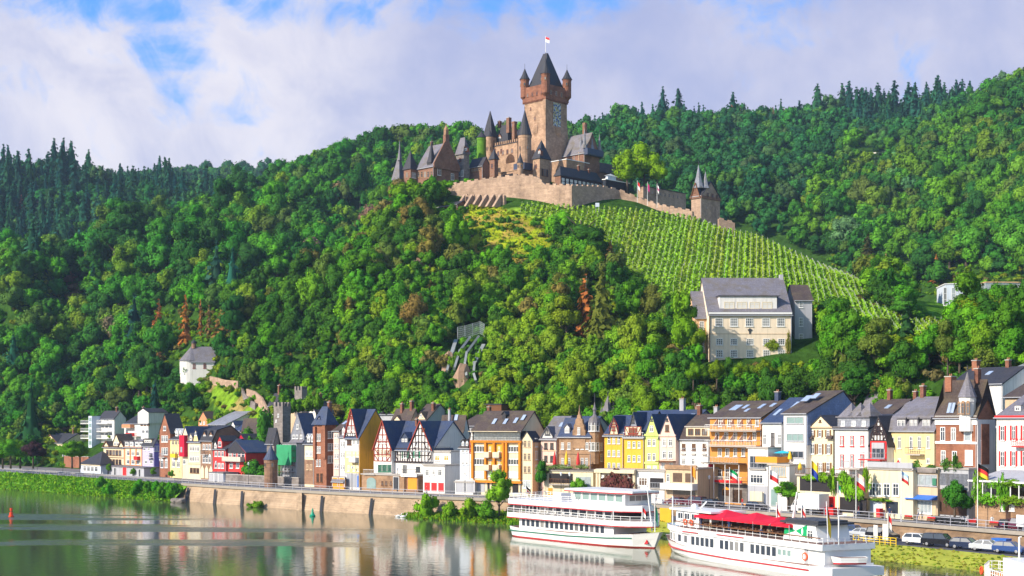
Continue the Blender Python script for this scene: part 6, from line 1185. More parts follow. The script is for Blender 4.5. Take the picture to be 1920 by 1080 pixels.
# ------------------------------------------------------------------ ships
SHIPW = mat('ship_white', (0.82, 0.81, 0.80), rough=.35, noise=.06, spec=.5); SHIPR = mat('ship_red', (0.50, 0.02, 0.03), rough=.4, noise=.1, spec=.5); SHIPG = mat('ship_green', (0.02, 0.16, 0.10), rough=.4); DECK = mat('ship_deck', (0.20, 0.12, 0.10), noise=.3, scale=1); DECKB = mat('ship_blue_deck', (0.30, 0.40, 0.48), noise=.1)
CANV = mat('red_canvas', (0.72, 0.012, 0.035), rough=.7, noise=.1); LIFER = mat('lifebuoy_orange', (0.80, 0.12, 0.04), rough=.5)
def wat(px, py, z=0): Y = F*(H-z)/(py-HY); return Vector(((px-CX)*Y/F, Y))
def frame(name, label, cat, P0, P1, B, group=None, z0=0.0):
    h = House.__new__(House); u = (P1-P0).normalized(); n = Vector((-u.y, u.x)); h.O, h.u, h.n = P0, u, n; h.W = (P1-P0).length; h.D = B; h.z0 = z0; h.Ym = P0.y+u.y*h.W/2; h.rz = math.atan2(u.y, u.x)
    h.root = empty(name, (P0.x, P0.y, z0), h.rz); tag(h.root, label, cat, group); h.wall = SHIPW; h.roofm = SHIPW; h.over = .2; h.ze = 3; h.zr = None; h.kind = 'flat'; return h
def hull(h, st, B, wl=.2, redk=2, zb=-1.0):
    """stations: (x at keel, x at sheer, half beam at waterline, half beam at sheer, sheer z); centre line at y = B/2"""
    mb = MB(); rows_ = []; zs = (-1.0, 0.0, wl)
    for (xk, xs, bw, bs, z) in st:
        r = []
        for zz, bb in ((zb, bw*.8), (0, bw), (wl, bw+(bs-bw)*.25), (z*.6, bw+(bs-bw)*.7), (z, bs)):
            f = (zz-zb)/(z-zb); r.append((xk+(xs-xk)*f, bb, zz))
        rows_.append(r)
    for sg in (-1, 1):
        for k in range(4):
            vs = []; fs = []
            for r in rows_: vs += [(r[k][0], B/2+sg*r[k][1], r[k][2]), (r[k+1][0], B/2+sg*r[k+1][1], r[k+1][2])]
            for i in range(len(st)-1): q = (2*i, 2*i+2, 2*i+3, 2*i+1); fs.append(q if sg < 0 else q[::-1])
            mb.add(vs, fs, SHIPR if k < redk else SHIPW)
    for end in (0, -1):
        r = rows_[end]
        for k in range(4): q = [(r[k][0], B/2-r[k][1], r[k][2]), (r[k][0], B/2+r[k][1], r[k][2]), (r[k+1][0], B/2+r[k+1][1], r[k+1][2]), (r[k+1][0], B/2-r[k+1][1], r[k+1][2])]; mb.add(q, [(0,1,2,3) if end else (3,2,1,0)], SHIPR if k < redk else SHIPW)
    top = [(r[-1][0], B/2-r[-1][1], r[-1][2]-.06) for r in rows_]+[(r[-1][0], B/2+r[-1][1], r[-1][2]-.06) for r in reversed(rows_)]; mb.add(top, [tuple(range(len(top)))], DECK)
    return h.part('hull', mb)
def plan(L0, L1, b, tip=.0, blunt0=1.0, k=.82, mid=None):
    """deck outline centred on y = 0, pointed at the L1 end"""
    p = [(L0, -b*blunt0), (L0+(L1-L0)*k, -b), (L0+(L1-L0)*(k+(1-k)*.55), -b*.74), (L1, -b*tip)]
    return p+[(x, -y) for x, y in reversed(p)]
def deck(h, name, pl_, yc, z0, z1, m, trim=None, parent=None):
    mb = MB(); mb.prism_z([(x, yc+y) for x, y in pl_], z0, z1, m)
    if trim:
        sc = lambda x, y: (x, yc+y*1.012); c = sum(p[0] for p in pl_)/len(pl_); q = [(c+(x-c)*1.004, yc+y*1.015) for x, y in pl_]; mb.prism_z(q, z0-.1, z0+.05, trim)
    return h.part(name, mb, parent)
def rail(h, pl_, yc, z, hgt=.95, m=None, step=1.1, inset=.97, close=True, bars=3, name='railing'):
    mb = MB(); m = m or SHIPW; pts = [(x, yc+y*inset) for x, y in pl_]; n = len(pts)
    for i in range(n if close else n-1):
        a = Vector((*pts[i], z)); b_ = Vector((*pts[(i+1) % n], z)); L = (b_-a).length
        if L < .3: continue
        for k in range(bars): q = Vector((0, 0, hgt*(k+1)/bars)); mb.bar(a+q, b_+q, .07 if k == bars-1 else .045, m)
        for k in range(int(L/step)+1): p = a.lerp(b_, min(1, k*step/L)); mb.bar(p, p+Vector((0,0,hgt)), .06, m)
    return h.part(name, mb)
def wins(h, xs, y, z, w_, h_, frame=None, glass=None, mull=0, trans=0):
    for x_ in xs: h.win_at(x_, z, w_, h_, y=y, frame=frame or SHIPW, glass=glass or GLASS, mull=mull, trans=trans, sill=False)
def bilat(h, xs, B, yo, z, w_, h_, **k):
    wins(h, xs, yo, z, w_, h_, **k)
    for x_ in xs[::2]: o = h.win_at(x_, z, w_, h_, y=B-yo, frame=SHIPW, mull=0, trans=0, sill=False); o.rotation_euler = (0, 0, math.pi)
# ship with three decks
B1 = 7.6; h = frame('excursion_ship', 'white three-deck excursion ship with red lines moored beside the bushes', 'ship', wat(953, 1005), wat(1186, 1030), B1); L = h.W; yc = B1/2
hull(h, [(.3, 0, 3.0, 3.5, 1.65), (2.5, 2.3, 3.6, 3.8, 1.5), (L*.5, L*.5, 3.75, 3.8, 1.45), (L*.78, L*.79, 3.2, 3.6, 1.7), (L*.92, L*.95, 1.7, 2.5, 2.0), (L*1.0, L*1.065, .12, .35, 2.4)], B1, .17)
mb = MB(); pts = [(0, 3.52, 1.0), (2.4, 3.8, .98), (L*.5, 3.86, 1.0), (L*.79, 3.55, 1.22), (L*.94, 2.35, 1.4)]
for a, b_ in zip(pts[:-1], pts[1:]): mb.bar((a[0], yc-a[1]-.02, a[2]), (b_[0], yc-b_[1]-.02, b_[2]), .16, SHIPG, .12)
h.part('rubbing_strake', mb)
mb = MB(); mb.box(2.2, L*.84, .55, B1-.55, 1.38, 3.05, SHIPW); h.part('saloon', mb); bilat(h, [3.4+i*1.2 for i in range(int((L*.84-4)/1.2))], B1, .54, 1.7, 1.12, 1.3)
p2 = plan(-.1, L*1.03, 3.95, .12); deck(h, 'middle_deck', p2, yc, 3.1, 3.85, SHIPW, SHIPR); rail(h, p2, yc, 3.85, .7, bars=2, step=1.6)
mb = MB(); mb.box(3.5, L*.86, .9, B1-.9, 3.86, 5.15, M_DARKIN); h.part('middle_cabin', mb); bilat(h, [4.4+i*1.9 for i in range(int((L*.86-4.6)/1.9))], B1, .88, 3.95, 1.84, 1.22, glass=GLASS)
mb = MB()
for i in range(13): mb.bar((1.2+i*(L*.85-1.2)/12, .25, 3.86), (1.2+i*(L*.85-1.2)/12, .25, 5.2), .12, SHIPW); mb.bar((1.2+i*(L*.85-1.2)/12, B1-.25, 3.86), (1.2+i*(L*.85-1.2)/12, B1-.25, 5.2), .12, SHIPW)
h.part('deck_pillar', mb)
p3 = plan(.2, L*.97, 3.95, .3); deck(h, 'top_deck', p3, yc, 5.2, 6.05, SHIPW, SHIPR); rail(h, plan(.3, L*.55, 3.85, .9), yc, 6.05, .85)
mb = MB(); mb.box(L*.50, L*.90, 1.2, B1-1.2, 6.06, 7.85, SHIPW); h.part('wheelhouse', mb); wins(h, [L*.50+1.2+i*1.9 for i in range(6)], 1.18, 6.45, 1.84, 1.3, glass=M_GGLASS)
o = h.win_at(0, 6.7, 3.8, 1.0, sill=False, mull=2, trans=0); o.location = (L*.90, yc, 6.6); o.rotation_euler = (0, 0, math.pi/2); o.location.x += .02
deck(h, 'wheelhouse_roof', plan(L*.46, L*.955, 3.3, .8), yc, 7.86, 8.2, SHIPW, SHIPR)
mb = MB(); mb.box(L*.30, L*.36, 2.2, 4.2, 6.06, 7.2, SHIPW); h.part('deck_locker', mb)
mb = MB(); mb.tube((L*1.0, yc, 2.4), (L*.96, yc, 9.4), .12, SHIPW, 8, .05); h.part('foremast', mb); mb = MB(); mb.prism_y([(L*.965, .5), (L*1.01, .65), (L*1.0, 1.4), (L*.95, 1.3)], yc-1.1, yc-.95, SHIPR); h.part('anchor_plate', mb)
mb = MB(); mb.tube((.2, yc, 6), (-.6, yc, 8.6), .05, SHIPW, 6)
for i, m in enumerate((BLACK, M_RED, M_YELLOW)): mb.add([(-.35+.0, yc-.02, 8.0-.45*i), (-.2, yc+.9, 7.2-.45*i), (-.15, yc+.9, 6.8-.45*i), (-.25, yc-.02, 7.55-.45*i)], [(0,1,2,3)], m)
h.part('ensign', mb)
flag('bow_flag', 'teal pennant at the bow of the three-deck ship', 1228, 945, 984, 200, (SHIPG,), 2.2, .5); flag('bow_flag', 'red and white flag on the fore deck of the three-deck ship', 1204, 950, 972, 204.5, (M_RED, WHITE), 1.2, .7)
# ship with red canopies
B2 = 7.6; h = frame('excursion_ship', 'white excursion ship with red deck canopies and green emblem in the foreground', 'ship', wat(1226, 1036), wat(1543, 1086), B2); L = h.W; yc = B2/2
hull(h, [(-.2, -2.2, .15, .5, 2.3), (L*.08, L*.05, 1.6, 2.6, 1.9), (L*.22, L*.21, 3.2, 3.6, 1.5), (L*.5, L*.5, 3.75, 3.8, 1.25), (L*.92, L*.93, 3.75, 3.8, 1.3), (L*.985, L, 3.5, 3.7, 1.6)], B2, .2, 1)
mb = MB(); q = [(-1.2, .6, 1.05), (L*.06, 2.4, .95), (L*.21, 3.5, .85), (L*.5, 3.84, .75), (L*.93, 3.84, .8)]
for a, b_ in zip(q[:-1], q[1:]): mb.bar((a[0], yc-a[1]-.03, a[2]), (b_[0], yc-b_[1]-.03, b_[2]), .16, SHIPR, .1)
h.part('rubbing_strake', mb)
pm = [(x_, y_) for x_, y_ in ((L*.02, -1.6), (L*.12, -2.9), (L*.24, -3.6), (L*.9, -3.6), (L*.9, 3.6), (L*.24, 3.6), (L*.12, 2.9), (L*.02, 1.6))]
deck(h, 'saloon', pm, yc, 1.2, 3.25, SHIPW); xs = [L*.26+i*1.13 for i in range(17)]
xs = [x_ for i, x_ in enumerate(xs) if i % 6 != 5]; bilat(h, xs, B2, .18, 1.7, 1.08, 1.4); wins(h, [L*.26+17*1.13+i*.95 for i in range(3)],   .18, 2.0, .9, .95, glass=M_GGLASS)
for i, (xa, ya, xb, yb) in enumerate(((L*.02, -1.6, L*.12, -2.9), (L*.12, -2.9, L*.24, -3.6))):
    for f in (.25, .7): o = h.win_at(0, 1.75, 1.3, 1.2, mull=0, trans=0, sill=False); o.location = (xa+(xb-xa)*f, yc+ya+(yb-ya)*f-.02, 1.85); o.rotation_euler = (0, 0, math.atan2(yb-ya, xb-xa))
pu = [(-L*.035, -.8), (L*.05, -2.4), (L*.2, -3.8), (L*1.0, -3.9), (L*1.0, 3.9), (L*.2, 3.8), (L*.05, 2.4), (-L*.035, .8)]
deck(h, 'upper_deck', pu, yc, 3.26, 3.95, SHIPW); mb = MB(); mb.prism_z([(x_*.985+.2, yc+y_*.955) for x_, y_ in pu], 3.951, 3.99, DECK); mb.prism_z([(x_, yc+y_) for x_, y_ in ((-L*.03, -.6), (L*.05, -2.1), (L*.12, -2.9), (L*.12, 2.9), (L*.05, 2.1), (-L*.03, .6))], 3.992, 4.02, DECKB); h.part('deck_planking', mb)
rail(h, [(L*.12, -3.2), (L*.2, -3.8), (L, -3.9), (L, 3.9), (L*.2, 3.8), (L*.12, 3.2)], yc, 3.96, .75, m=SHIPW, step=1.6, bars=2); mb = MB()
for a, b_ in (((L*.2, -3.86), (L*.99, -3.93)), ((L*.12, -3.25), (L*.2, -3.86))): mb.bar((a[0], yc+a[1], 4.72), (b_[0], yc+b_[1], 4.72), .12, T_BROWN)
h.part('hand_rail', mb)
for a, b_, zz in ((L*.2, L*.3, 3.45), (L*.42, L*.58, 3.6)): mb = MB(); mb.box(a, b_, yc-3.98, yc-3.86, zz, zz+.12, SHIPR); h.part('red_stripe', mb)
mb = MB(); mb.prism_z([(L*.07, yc-1.8), (L*.2, yc-2.2), (L*.24, yc-2.2), (L*.24, yc+2.2), (L*.2, yc+2.2), (L*.07, yc+1.8)], 3.96, 6.1, SHIPW); w_ = h.part('wheelhouse', mb)
for x_ in (L*.12, L*.165, L*.21): o = h.win_at(x_, 4.9, 1.4, 1.0, y=yc-2.22-.02*(x_ < L*.2), parent=w_, sill=False, trans=0)
for yy in (-1.1, .2, 1.3): o = h.win_at(0, 4.9, 1.0, 1.0, parent=w_, sill=False, trans=0, mull=0); o.location = (L*.07-.02, yc+yy, 4.9); o.rotation_euler = (0, 0, -math.pi/2)
deck(h, 'wheelhouse_roof', [(L*.04, -2.2), (L*.34, -2.8), (L*.34, 2.8), (L*.04, 2.2)], yc, 6.11, 6.35, SHIPW); mb = MB(); mb.lathe(L*.12, yc, [(.45, 6.36), (.5, 6.6), (.3, 6.9), (.05, 7.0)], 10, SHIPW); mb.bar((L*.16, yc, 6.4), (L*.2, yc, 7.4), .15, SHIPW); h.part('radar_dome', mb)
mb = MB(); mb.bar((L*.055, yc-2.0, 4.0), (L*.055, yc-2.0, 8.0), .14, SHIPW); h.part('signal_mast', mb)
for x_ in (L*.155, L*.195): mb = MB(); n_ = 14; [mb.bar((x_+.35*math.cos(a), yc-2.35, 4.6+.35*math.sin(a)), (x_+.35*math.cos(a+.45), yc-2.35, 4.6+.35*math.sin(a+.45)), .16, LIFER) for a in np.arange(0, 6.28, .449)]; h.part('lifebuoy', mb)
# canopies: four linked tent tops
for i, (xa, xb) in enumerate(((L*.24, L*.42), (L*.42, L*.60), (L*.60, L*.70), (L*.70, L*.80))):
    mb = MB(); zl, zh = 5.75, 6.6-(.2 if i > 1 else 0); c = ((xa+xb)/2, yc); p_ = [(xa, yc-3.0), (xb, yc-3.0), (xb, yc+3.0), (xa, yc+3.0)]; vs = [(x_, y_, zl) for x_, y_ in p_]+[((x_+c[0])/2, (y_+c[1])/2, zl+(zh-zl)*.38) for x_, y_ in p_]+[(c[0], c[1], zh)]
    vs += [(x_, y_, zl-.3) for x_, y_ in p_]
    mb.add(vs, [(0,1,5,4),(1,2,6,5),(2,3,7,6),(3,0,4,7),(4,5,8),(5,6,8),(6,7,8),(7,4,8),(9,10,1,0),(10,11,2,1),(11,12,3,2),(12,9,0,3)], CANV); cn = h.part('canopy', mb); mb = MB()
    for x_, y_ in p_: mb.bar((x_, y_, 3.98), (x_, y_, zl), .08, STEEL)
    mb.build('canopy_pole', cn)
random.seed(4)
for i in range(10):
    for yy in (-2.2, .6):
        x_ = L*.27+i*L*.047; mb = MB(); mb.box(x_, x_+.8, yc+yy, yc+yy+1.6, 4.62, 4.68, DECK); mb.box(x_+.35, x_+.45, yc+yy+.7, yc+yy+.8, 4.0, 4.62, DARKM)
        for xo in (-.55, .95): mb.box(x_+xo, x_+xo+.4, yc+yy, yc+yy+1.6, 4.38, 4.44, T_BROWN); mb.box(x_+xo, x_+xo+.06, yc+yy+.1, yc+yy+.2, 4.0, 4.38, DARKM); mb.box(x_+xo+.3, x_+xo+.36, yc+yy+1.4, yc+yy+1.5, 4.0, 4.38, DARKM); mb.box(x_+xo+(0 if xo < 0 else .34), x_+xo+(.06 if xo < 0 else .4), yc+yy, yc+yy+1.6, 4.44, 4.85, T_BROWN)
        o = h.part('deck_table', mb)
# after structure with green emblem
mb = MB(); xa, xb = L*.745, L*.93; mb.prism_y([(xa, 3.97), (xb, 3.97), (xb-.6, 6.0), (xa+.6, 6.0)], yc-2.4, yc+2.4, SHIPW); a_ = h.part('stair_house', mb); mb = MB(); mb.box(xa-.2, xb+.3, yc-2.7, yc+2.7, 6.01, 6.25, DARKM); mb.box(xa+.2, xb-.3, yc-2.2, yc+2.2, 6.25, 6.5, DARKM); mb.build('stair_house_roof', a_)
xm = (xa+xb)/2; EMG = mat('emblem_green', (0.01, 0.34, 0.12), rough=.5)
mb = MB(); mb.prism_y([(xa+.62, 5.8), (xa+.2, 4.5), (xm-.9, 5.1)], yc-2.44, yc-2.405, EMG); mb.prism_y([(xm-.9, 5.1), (xm+1.5, 4.2), (xm+1.3, 5.95)], yc-2.44, yc-2.405, EMG); mb.lathe(0, 0, [(.3, 0), (.3, .03)], 14, SHIPW, sx=.55); n0 = len(mb.v)-28
for i in range(n0, len(mb.v)): x_, y_, z_ = mb.v[i]; mb.v[i] = (xm+.45+x_, yc-2.445-z_, 5.1+y_*1.4)
mb.build('emblem', a_); h.win_at(xb-1.5, 4.2, 1.2, 1.2, y=yc-2.42, parent=a_, sill=False)
o = h.win_at(0, 4.2, 3.4, 1.2, parent=a_, sill=False, mull=3); o.location = (xb-.2, yc, 4.1); o.rotation_euler = (-.3, 0, math.pi/2)
mb = MB(); mb.tube((L*.70, yc, 3.98), (L*.735, yc, 9.6), .2, SHIPW, 8, .1); mb.lathe(L*.70, yc, [(.35, 3.98), (.3, 4.6)], 10, SHIPW); h.part('main_mast', mb)
mb = MB(); mb.box(L*.86, L*.995, yc-3.4, yc+3.4, 1.3, 3.25, SHIPW); mb.box(L*.90, L*.91, yc-3.5, yc-3.41, 1.3, 3.2, P_GREY); h.part('after_cabin', mb); mb = MB(); mb.box(L*.93, L*1.045, yc-3.8, yc+3.8, .3, 1.35, SHIPW); h.part('stern_platform', mb)
mb = MB(); [mb.bar((L*.90+.42*math.cos(a), yc-3.52, 2.3+.42*math.sin(a)), (L*.90+.42*math.cos(a+.45), yc-3.52, 2.3+.42*math.sin(a+.45)), .17, LIFER) for a in np.arange(0, 6.28, .449)]; h.part('lifebuoy', mb)
mb = MB(); mb.bar((L*1.0, yc-1.5, 3.9), (L*1.0, yc-1.5, 7.3), .12, SHIPW); mb.bar((L*1.0, yc-1.5, 7.3), (L*1.04, yc-1.5, 7.5), .12, SHIPW); h.part('davit', mb)
h3 = frame('lifeboat', 'small white lifeboat with red keel hung across the stern of the canopied ship', 'boat', Vector((0, 0)), Vector((4.2, 0)), 1.5); hull(h3, [(.3, 0, .1, .2, .75), (1.0, .9, .6, .7, .6), (3, 3, .65, .72, .6), (4, 4.2, .5, .6, .65)], 1.5, .2, 1, -.2)
M_ = Matrix.Translation(Vector((h.root.location.x, h.root.location.y, 0)))@Matrix.Rotation(h.rz, 4, 'Z'); h3.root.location = M_@Vector((L*1.02, yc-3.0, 1.9)); h3.root.rotation_euler = (0, 0, h.rz+1.15)
SHIP2 = (M_.copy(), L, yc, h.rz); P_ = M_@Vector((L*.985, yc-2.6, 4.0)); r = empty('stern_flag', P_); tag(r, 'black red gold ensign hanging at the stern of the canopied ship', 'flag'); mb = MB(); mb.tube((0,0,-.1), (-.2,0,5.0), .05, SHIPW, 6); mb.build('pole', r); mb = MB()
for i, m in enumerate((BLACK, M_RED, M_YELLOW)): mb.add([(-.2, .02, 4.9-.5*i), (.2+.1*i, .25, 3.4-.6*i), (.2+.1*i, .28, 1.0-.3*i), (-.05, .05, 2.6-.5*i)], [(0,1,2,3)], m); mb.add([(-.2, .07, 4.9-.5*i), (.2+.1*i, .3, 3.4-.6*i), (.2+.1*i, .33, 1.0-.3*i), (-.05, .1, 2.6-.5*i)], [(3,2,1,0)], m)
mb.build('cloth', r)
for px, lab in ((1456, 'white and red flag amid the red canopies of the ship'), (1503, 'red and white pennant behind the ship mast')): flag('deck_flag', lab, px, 944, 988, 180 if px < 1480 else 176, (WHITE, M_RED, WHITE), 1.6, .6, z0=4)
# third boat, cut by the lower right corner
h = frame('river_boat', 'bow of a white boat with railed foredeck and red belt at the lower right corner', 'boat', wat(1822, 1128), wat(2060, 1230), 6.0); L = h.W
hull(h, [(-.4, -2.6, .15, .5, 2.9), (2.2, 1.6, 1.5, 2.2, 2.6), (6, 6, 2.7, 3.0, 2.5), (L, L, 3.0, 3.0, 2.5)], 6.0, .4); pb_ = [(-2.5, -.5), (1.6, -2.25), (6, -3.05), (L, -3.05), (L, 3.05), (6, 3.05), (1.6, 2.25), (-2.5, .5)]
deck(h, 'belt', pb_, 3.0, 2.45, 2.75, M_RED); mb = MB(); mb.prism_z([(x_*.98+.2, 3+y_*.96) for x_, y_ in pb_], 2.751, 2.78, M_ORANGE); h.part('fore_deck', mb); rail(h, pb_, 3.0, 2.76, 1.15, step=.7, bars=3)
mb = MB(); mb.box(7.5, L-1, .8, 5.2, 2.78, 5.2, SHIPW); h.part('cabin', mb); mb = MB(); [mb.bar((1.2+.35*math.cos(a), .62, 3.3+.35*math.sin(a)), (1.2+.35*math.cos(a+.45), .62, 3.3+.35*math.sin(a+.45)), .15, LIFER) for a in np.arange(0, 6.28, .449)]; h.part('lifebuoy', mb)
for x_ in (2.5, 4.0): mb = MB(); mb.box(x_, x_+1.0, 1.2, 4.6, 3.2, 3.27, M_ORANGE); mb.box(x_+.1, x_+.2, 1.3, 1.4, 2.78, 3.2, DARKM); mb.box(x_+.8, x_+.9, 4.4, 4.5, 2.78, 3.2, DARKM); h.part('bench', mb)
mb = MB(); mb.tube((5.5, 3, 2.7), (5.5, 3, 7.0), .1, SHIPW, 6); mb.bar((5.5, 3, 7.0), (6.1, 3, 7.1), .1, SHIPW); h.part('mast', mb)
# buoys and swans
def buoy(label, px, py, m, kind):
    P_ = wat(px, py); r = empty('buoy', (P_.x, P_.y, 0)); r.scale = (.8, .8, .8); tag(r, label, 'buoy'); mb = MB()
    if kind == 'can': mb.lathe(0, 0, [(.55, -.4), (.65, .25), (.45, .35), (.4, 1.1), (.12, 1.15), (.12, 1.5)], 14, m); mb.build('float', r); mb = MB(); mb.lathe(0, 0, [(.33, 1.5), (.33, 2.1)], 12, m); mb.build('topmark', r)
    else: mb.lathe(0, 0, [(.6, -.4), (.75, .25), (.5, .45), (.1, 1.5)], 14, m); mb.build('float', r); mb = MB(); mb.lathe(0, 0, [(.32, 1.35), (.02, 2.0)], 12, m); mb.build('topmark', r)
buoy('red can buoy floating on the open river at the left', 21, 969, mat('buoy_red', (.75, .07, .02), rough=.4), 'can'); buoy('green cone buoy floating before the quay wall', 586, 968, mat('buoy_green', (.01, .30, .17), rough=.4), 'cone')
def swan(px, py, rz, lab):
    P_ = wat(px, py); r = empty('swan', (P_.x, P_.y, 0), rz); tag(r, lab, 'swan', 'swans resting by the quay wall'); mb = MB(); mb.lathe(0, 0, [(.02, -.1), (.3, -.02), (.38, .15), (.25, .32), (.02, .42)], 10, WHITE, sx=1.7); mb.tube((.5, 0, .15), (.68, 0, .65), .08, WHITE, 6, .06); mb.tube((.68, 0, .65), (.85, 0, .72), .08, WHITE, 6, .06); mb.tube((.85, 0, .72), (1.0, 0, .68), .05, M_ORANGE, 6, .02); mb.tube((-.5, 0, .2), (-.8, 0, .3), .12, WHITE, 6, .02); mb.build('swan_body', r, True)
swan(747, 969, .4, 'white swan at the foot of the quay wall, left of the two'); swan(756, 970, .2, 'white swan at the foot of the quay wall, right of the two')
# ------------------------------------------------------------------ trees
def rand_dirs(rng, n, zmin=-1.0):
    z = rng.uniform(zmin, 1, n); a = rng.uniform(0, 2*np.pi, n); r = np.sqrt(np.maximum(0, 1-z*z))
    return np.stack([r*np.cos(a), r*np.sin(a), z], 1)
def nrm(v): return v/np.maximum(1e-9, np.linalg.norm(v, axis=-1, keepdims=True))
def cards(rng, c, n, size, tilt=0.7, asp=1.0, droop=None):
    """one ragged leaf-clump quad per centre; shading normal n"""
    k = len(c); g = nrm(n+rng.normal(0, tilt*.55, (k, 3)))
    a = rng.normal(0, 1, (k, 3)) if droop is None else droop+rng.normal(0, .25, (k, 3))
    a = nrm(a-g*np.sum(a*g, 1, keepdims=True)); b = np.cross(g, a)
    s = (size if np.ndim(size) else np.full(k, size))[:,None]
    j = lambda: rng.uniform(.65, 1.25, (k, 1))
    v = np.stack([c-a*s*asp*j(), c-b*s*j()*.8, c+a*s*asp*j(), c+b*s*j()*.8], 1)
    return v.reshape(-1, 3), np.repeat(n, 4, 0)
_cs = []
for ax in range(3):
    for sg in (-1, 1):
        for iu in range(3):
            for iv in range(3):
                q = np.zeros(3); q[ax] = sg; q[(ax+1)%3] = (iu-1)*sg; q[(ax+2)%3] = iv-1; _cs.append(q)
_cs = nrm(np.array(_cs, float)); _cq = []
for f in range(6):
    for iu in range(2):
        for iv in range(2):
            o = f*9; _cq.append((o+iu*3+iv, o+iu*3+3+iv, o+iu*3+4+iv, o+iu*3+1+iv))
_cq = np.array(_cq)
def join_parts(parts):
    V, Q, N = [], [], []; o = 0
    for v, q, n in parts: V.append(v); Q.append(q+o); N.append(n); o += len(v)
    return np.concatenate(V), np.concatenate(Q), np.concatenate(N)
def broadleaf(seed, lobes=11, per=95, size=.085, flat=1.0, core=True, spread=.6):
    """crown of radius about 1, its foot at z = 0"""
    rng = np.random.RandomState(seed); parts = []
    d = rand_dirs(rng, lobes, -.35); d[0] = (0, 0, 1)
    cen = d*rng.uniform(.42, spread+.12, (lobes, 1)); rad = rng.uniform(.22, .46, lobes)
    cen[:,2] = cen[:,2]*flat+.95*flat
    cen = np.concatenate([cen, [[0, 0, .85*flat]]]); rad = np.append(rad, .62)
    for c, r in zip(cen, rad):
        m = int(per*(r/.42)**2); dd = rand_dirs(rng, m, -.75)
        bump = 1+.16*np.sin(dd[:,0]*7+seed)*np.cos(dd[:,1]*6+c[0]*9)
        p = c+dd*(r*bump*rng.uniform(.86, 1.12, m))[:,None]
        nn_ = nrm(dd*.85+nrm(p-np.array((0, 0, .6*flat)))*.55+np.array((0, 0, .15)))
        v, n = cards(rng, p, nn_, size*rng.uniform(.65, 1.4, m)); parts.append((v, np.arange(len(v)).reshape(-1, 4), n))
        if core:
            cv_ = c+_cs*r*.86*rng.uniform(.85, 1.1, (len(_cs), 1)); parts.append((cv_, _cq, _cs.copy()))
    V, Q, N = join_parts(parts); return V, Q, N
def conifer(seed, levels=15, n=9, rad=.2, ragged=.25, size=.035, dens=2, gap=0.0):
    """spruce of height 1"""
    rng = np.random.RandomState(seed); parts = []
    for i in range(levels):
        f = i/(levels-1); z = .06+f*.9; r0 = rad*(1-f)**.85+.012
        for k in range(max(3, int(n*(1-f*.55)))):
            if rng.rand() < gap: continue
            a = rng.uniform(0, 2*np.pi); r = r0*rng.uniform(1-ragged*1.6, 1+ragged); dr = np.array((np.cos(a), np.sin(a), 0))
            m = max(1, int(dens*(.4+r/rad*1.6))); tt = np.sqrt(rng.uniform(.05, 1, m))[:,None]
            p = dr*r*tt+np.array((0, 0, z))-np.array((0, 0, 1))*(tt**1.5*r*.38)+rng.normal(0, .008, (m, 3))
            nn_ = nrm(dr*.75+np.array((0, 0, .5))+rng.normal(0, .2, (m, 3)))
            v, q = cards(rng, p, nn_, size*rng.uniform(.6, 1.25, m)*(1.25-.5*f), .5, 1.35, dr-np.array((0, 0, .35))); parts.append((v, np.arange(len(v)).reshape(-1, 4), q))
    if gap == 0:
        k = 8; ang = np.arange(k)*2*np.pi/k; ring = lambda r, z: np.stack([r*np.cos(ang), r*np.sin(ang), np.full(k, z)], 1)
        v = np.concatenate([ring(rad*.62, .07), ring(.006, .93)]); q = np.array([(i, (i+1)%k, k+(i+1)%k, k+i) for i in range(k)])
        parts.append((v, q, nrm(np.concatenate([ring(1, .4)]*2))))
    V, Q, N = join_parts(parts); return V, Q, N
FOL = foliage_mat('foliage'); FOLT = foliage_mat('forest_foliage', attr=True); BARK = mat('bark', (0.10, 0.075, 0.055), noise=.4, scale=2)
PALE = mat('pale_bark', (0.36, 0.31, 0.25), noise=.3, scale=2)
def to_mesh(name, vqn, m=None): return fast_mesh(name, vqn[0], vqn[1], vqn[2], mats=(m or FOL,))
def trunk_mesh(name, h=1.0, r=.05, limbs=4, seed=0, m=None):
    mb = MB(); m = m or BARK; rng = random.Random(seed)
    mb.tube((0,0,-.25*h), (0,0,h*.55), r, m, 7, r*.7); mb.tube((0,0,h*.55), (0.02,0.01,h), r*.7, m, 7, r*.25)
    for k in range(limbs):
        a = k*6.28/max(1,limbs)+rng.random(); z = h*rng.uniform(.4, .75); l = h*.42
        mb.tube((0,0,z), (math.cos(a)*l, math.sin(a)*l, z+l*.8), r*.45, m, 5, r*.12)
    return mb.mesh(name, True)
P_NEAR = [to_mesh('crown', broadleaf(10+i, 13+i%6, 230, .052, (1.0,1.15,1.35,.9,1.1,1.7,1.05)[i], spread=(.6,.72,.65,.8,.7,.6,.75)[i])) for i in range(7)]
P_TRUNK = [trunk_mesh('trunk', 1.5, .085, 5, i) for i in range(3)]
P_CON = [to_mesh('crown', conifer(40+i, 18, 12, (.20,.24,.19,.26)[i], .3, .036, 4)) for i in range(4)]
P_DEAD = [to_mesh('crown', conifer(60+i, 18, 9, (.14,.18,.13)[i], .4, .034, 3, gap=.12)) for i in range(3)]
P_CTR = trunk_mesh('trunk', .97, .012, 0, 1); P_CTRP = trunk_mesh('trunk', .97, .011, 0, 1, PALE)
F_FAR = [broadleaf(100+i, 11, 64, .09, (1.0,1.1,1.25,.9)[i], spread=(.6,.75,.65,.8)[i]) for i in range(4)]
F_CON = [conifer(140+i, 12, 9, .23, .3, .052, 2) for i in range(3)]
TREEN = {}
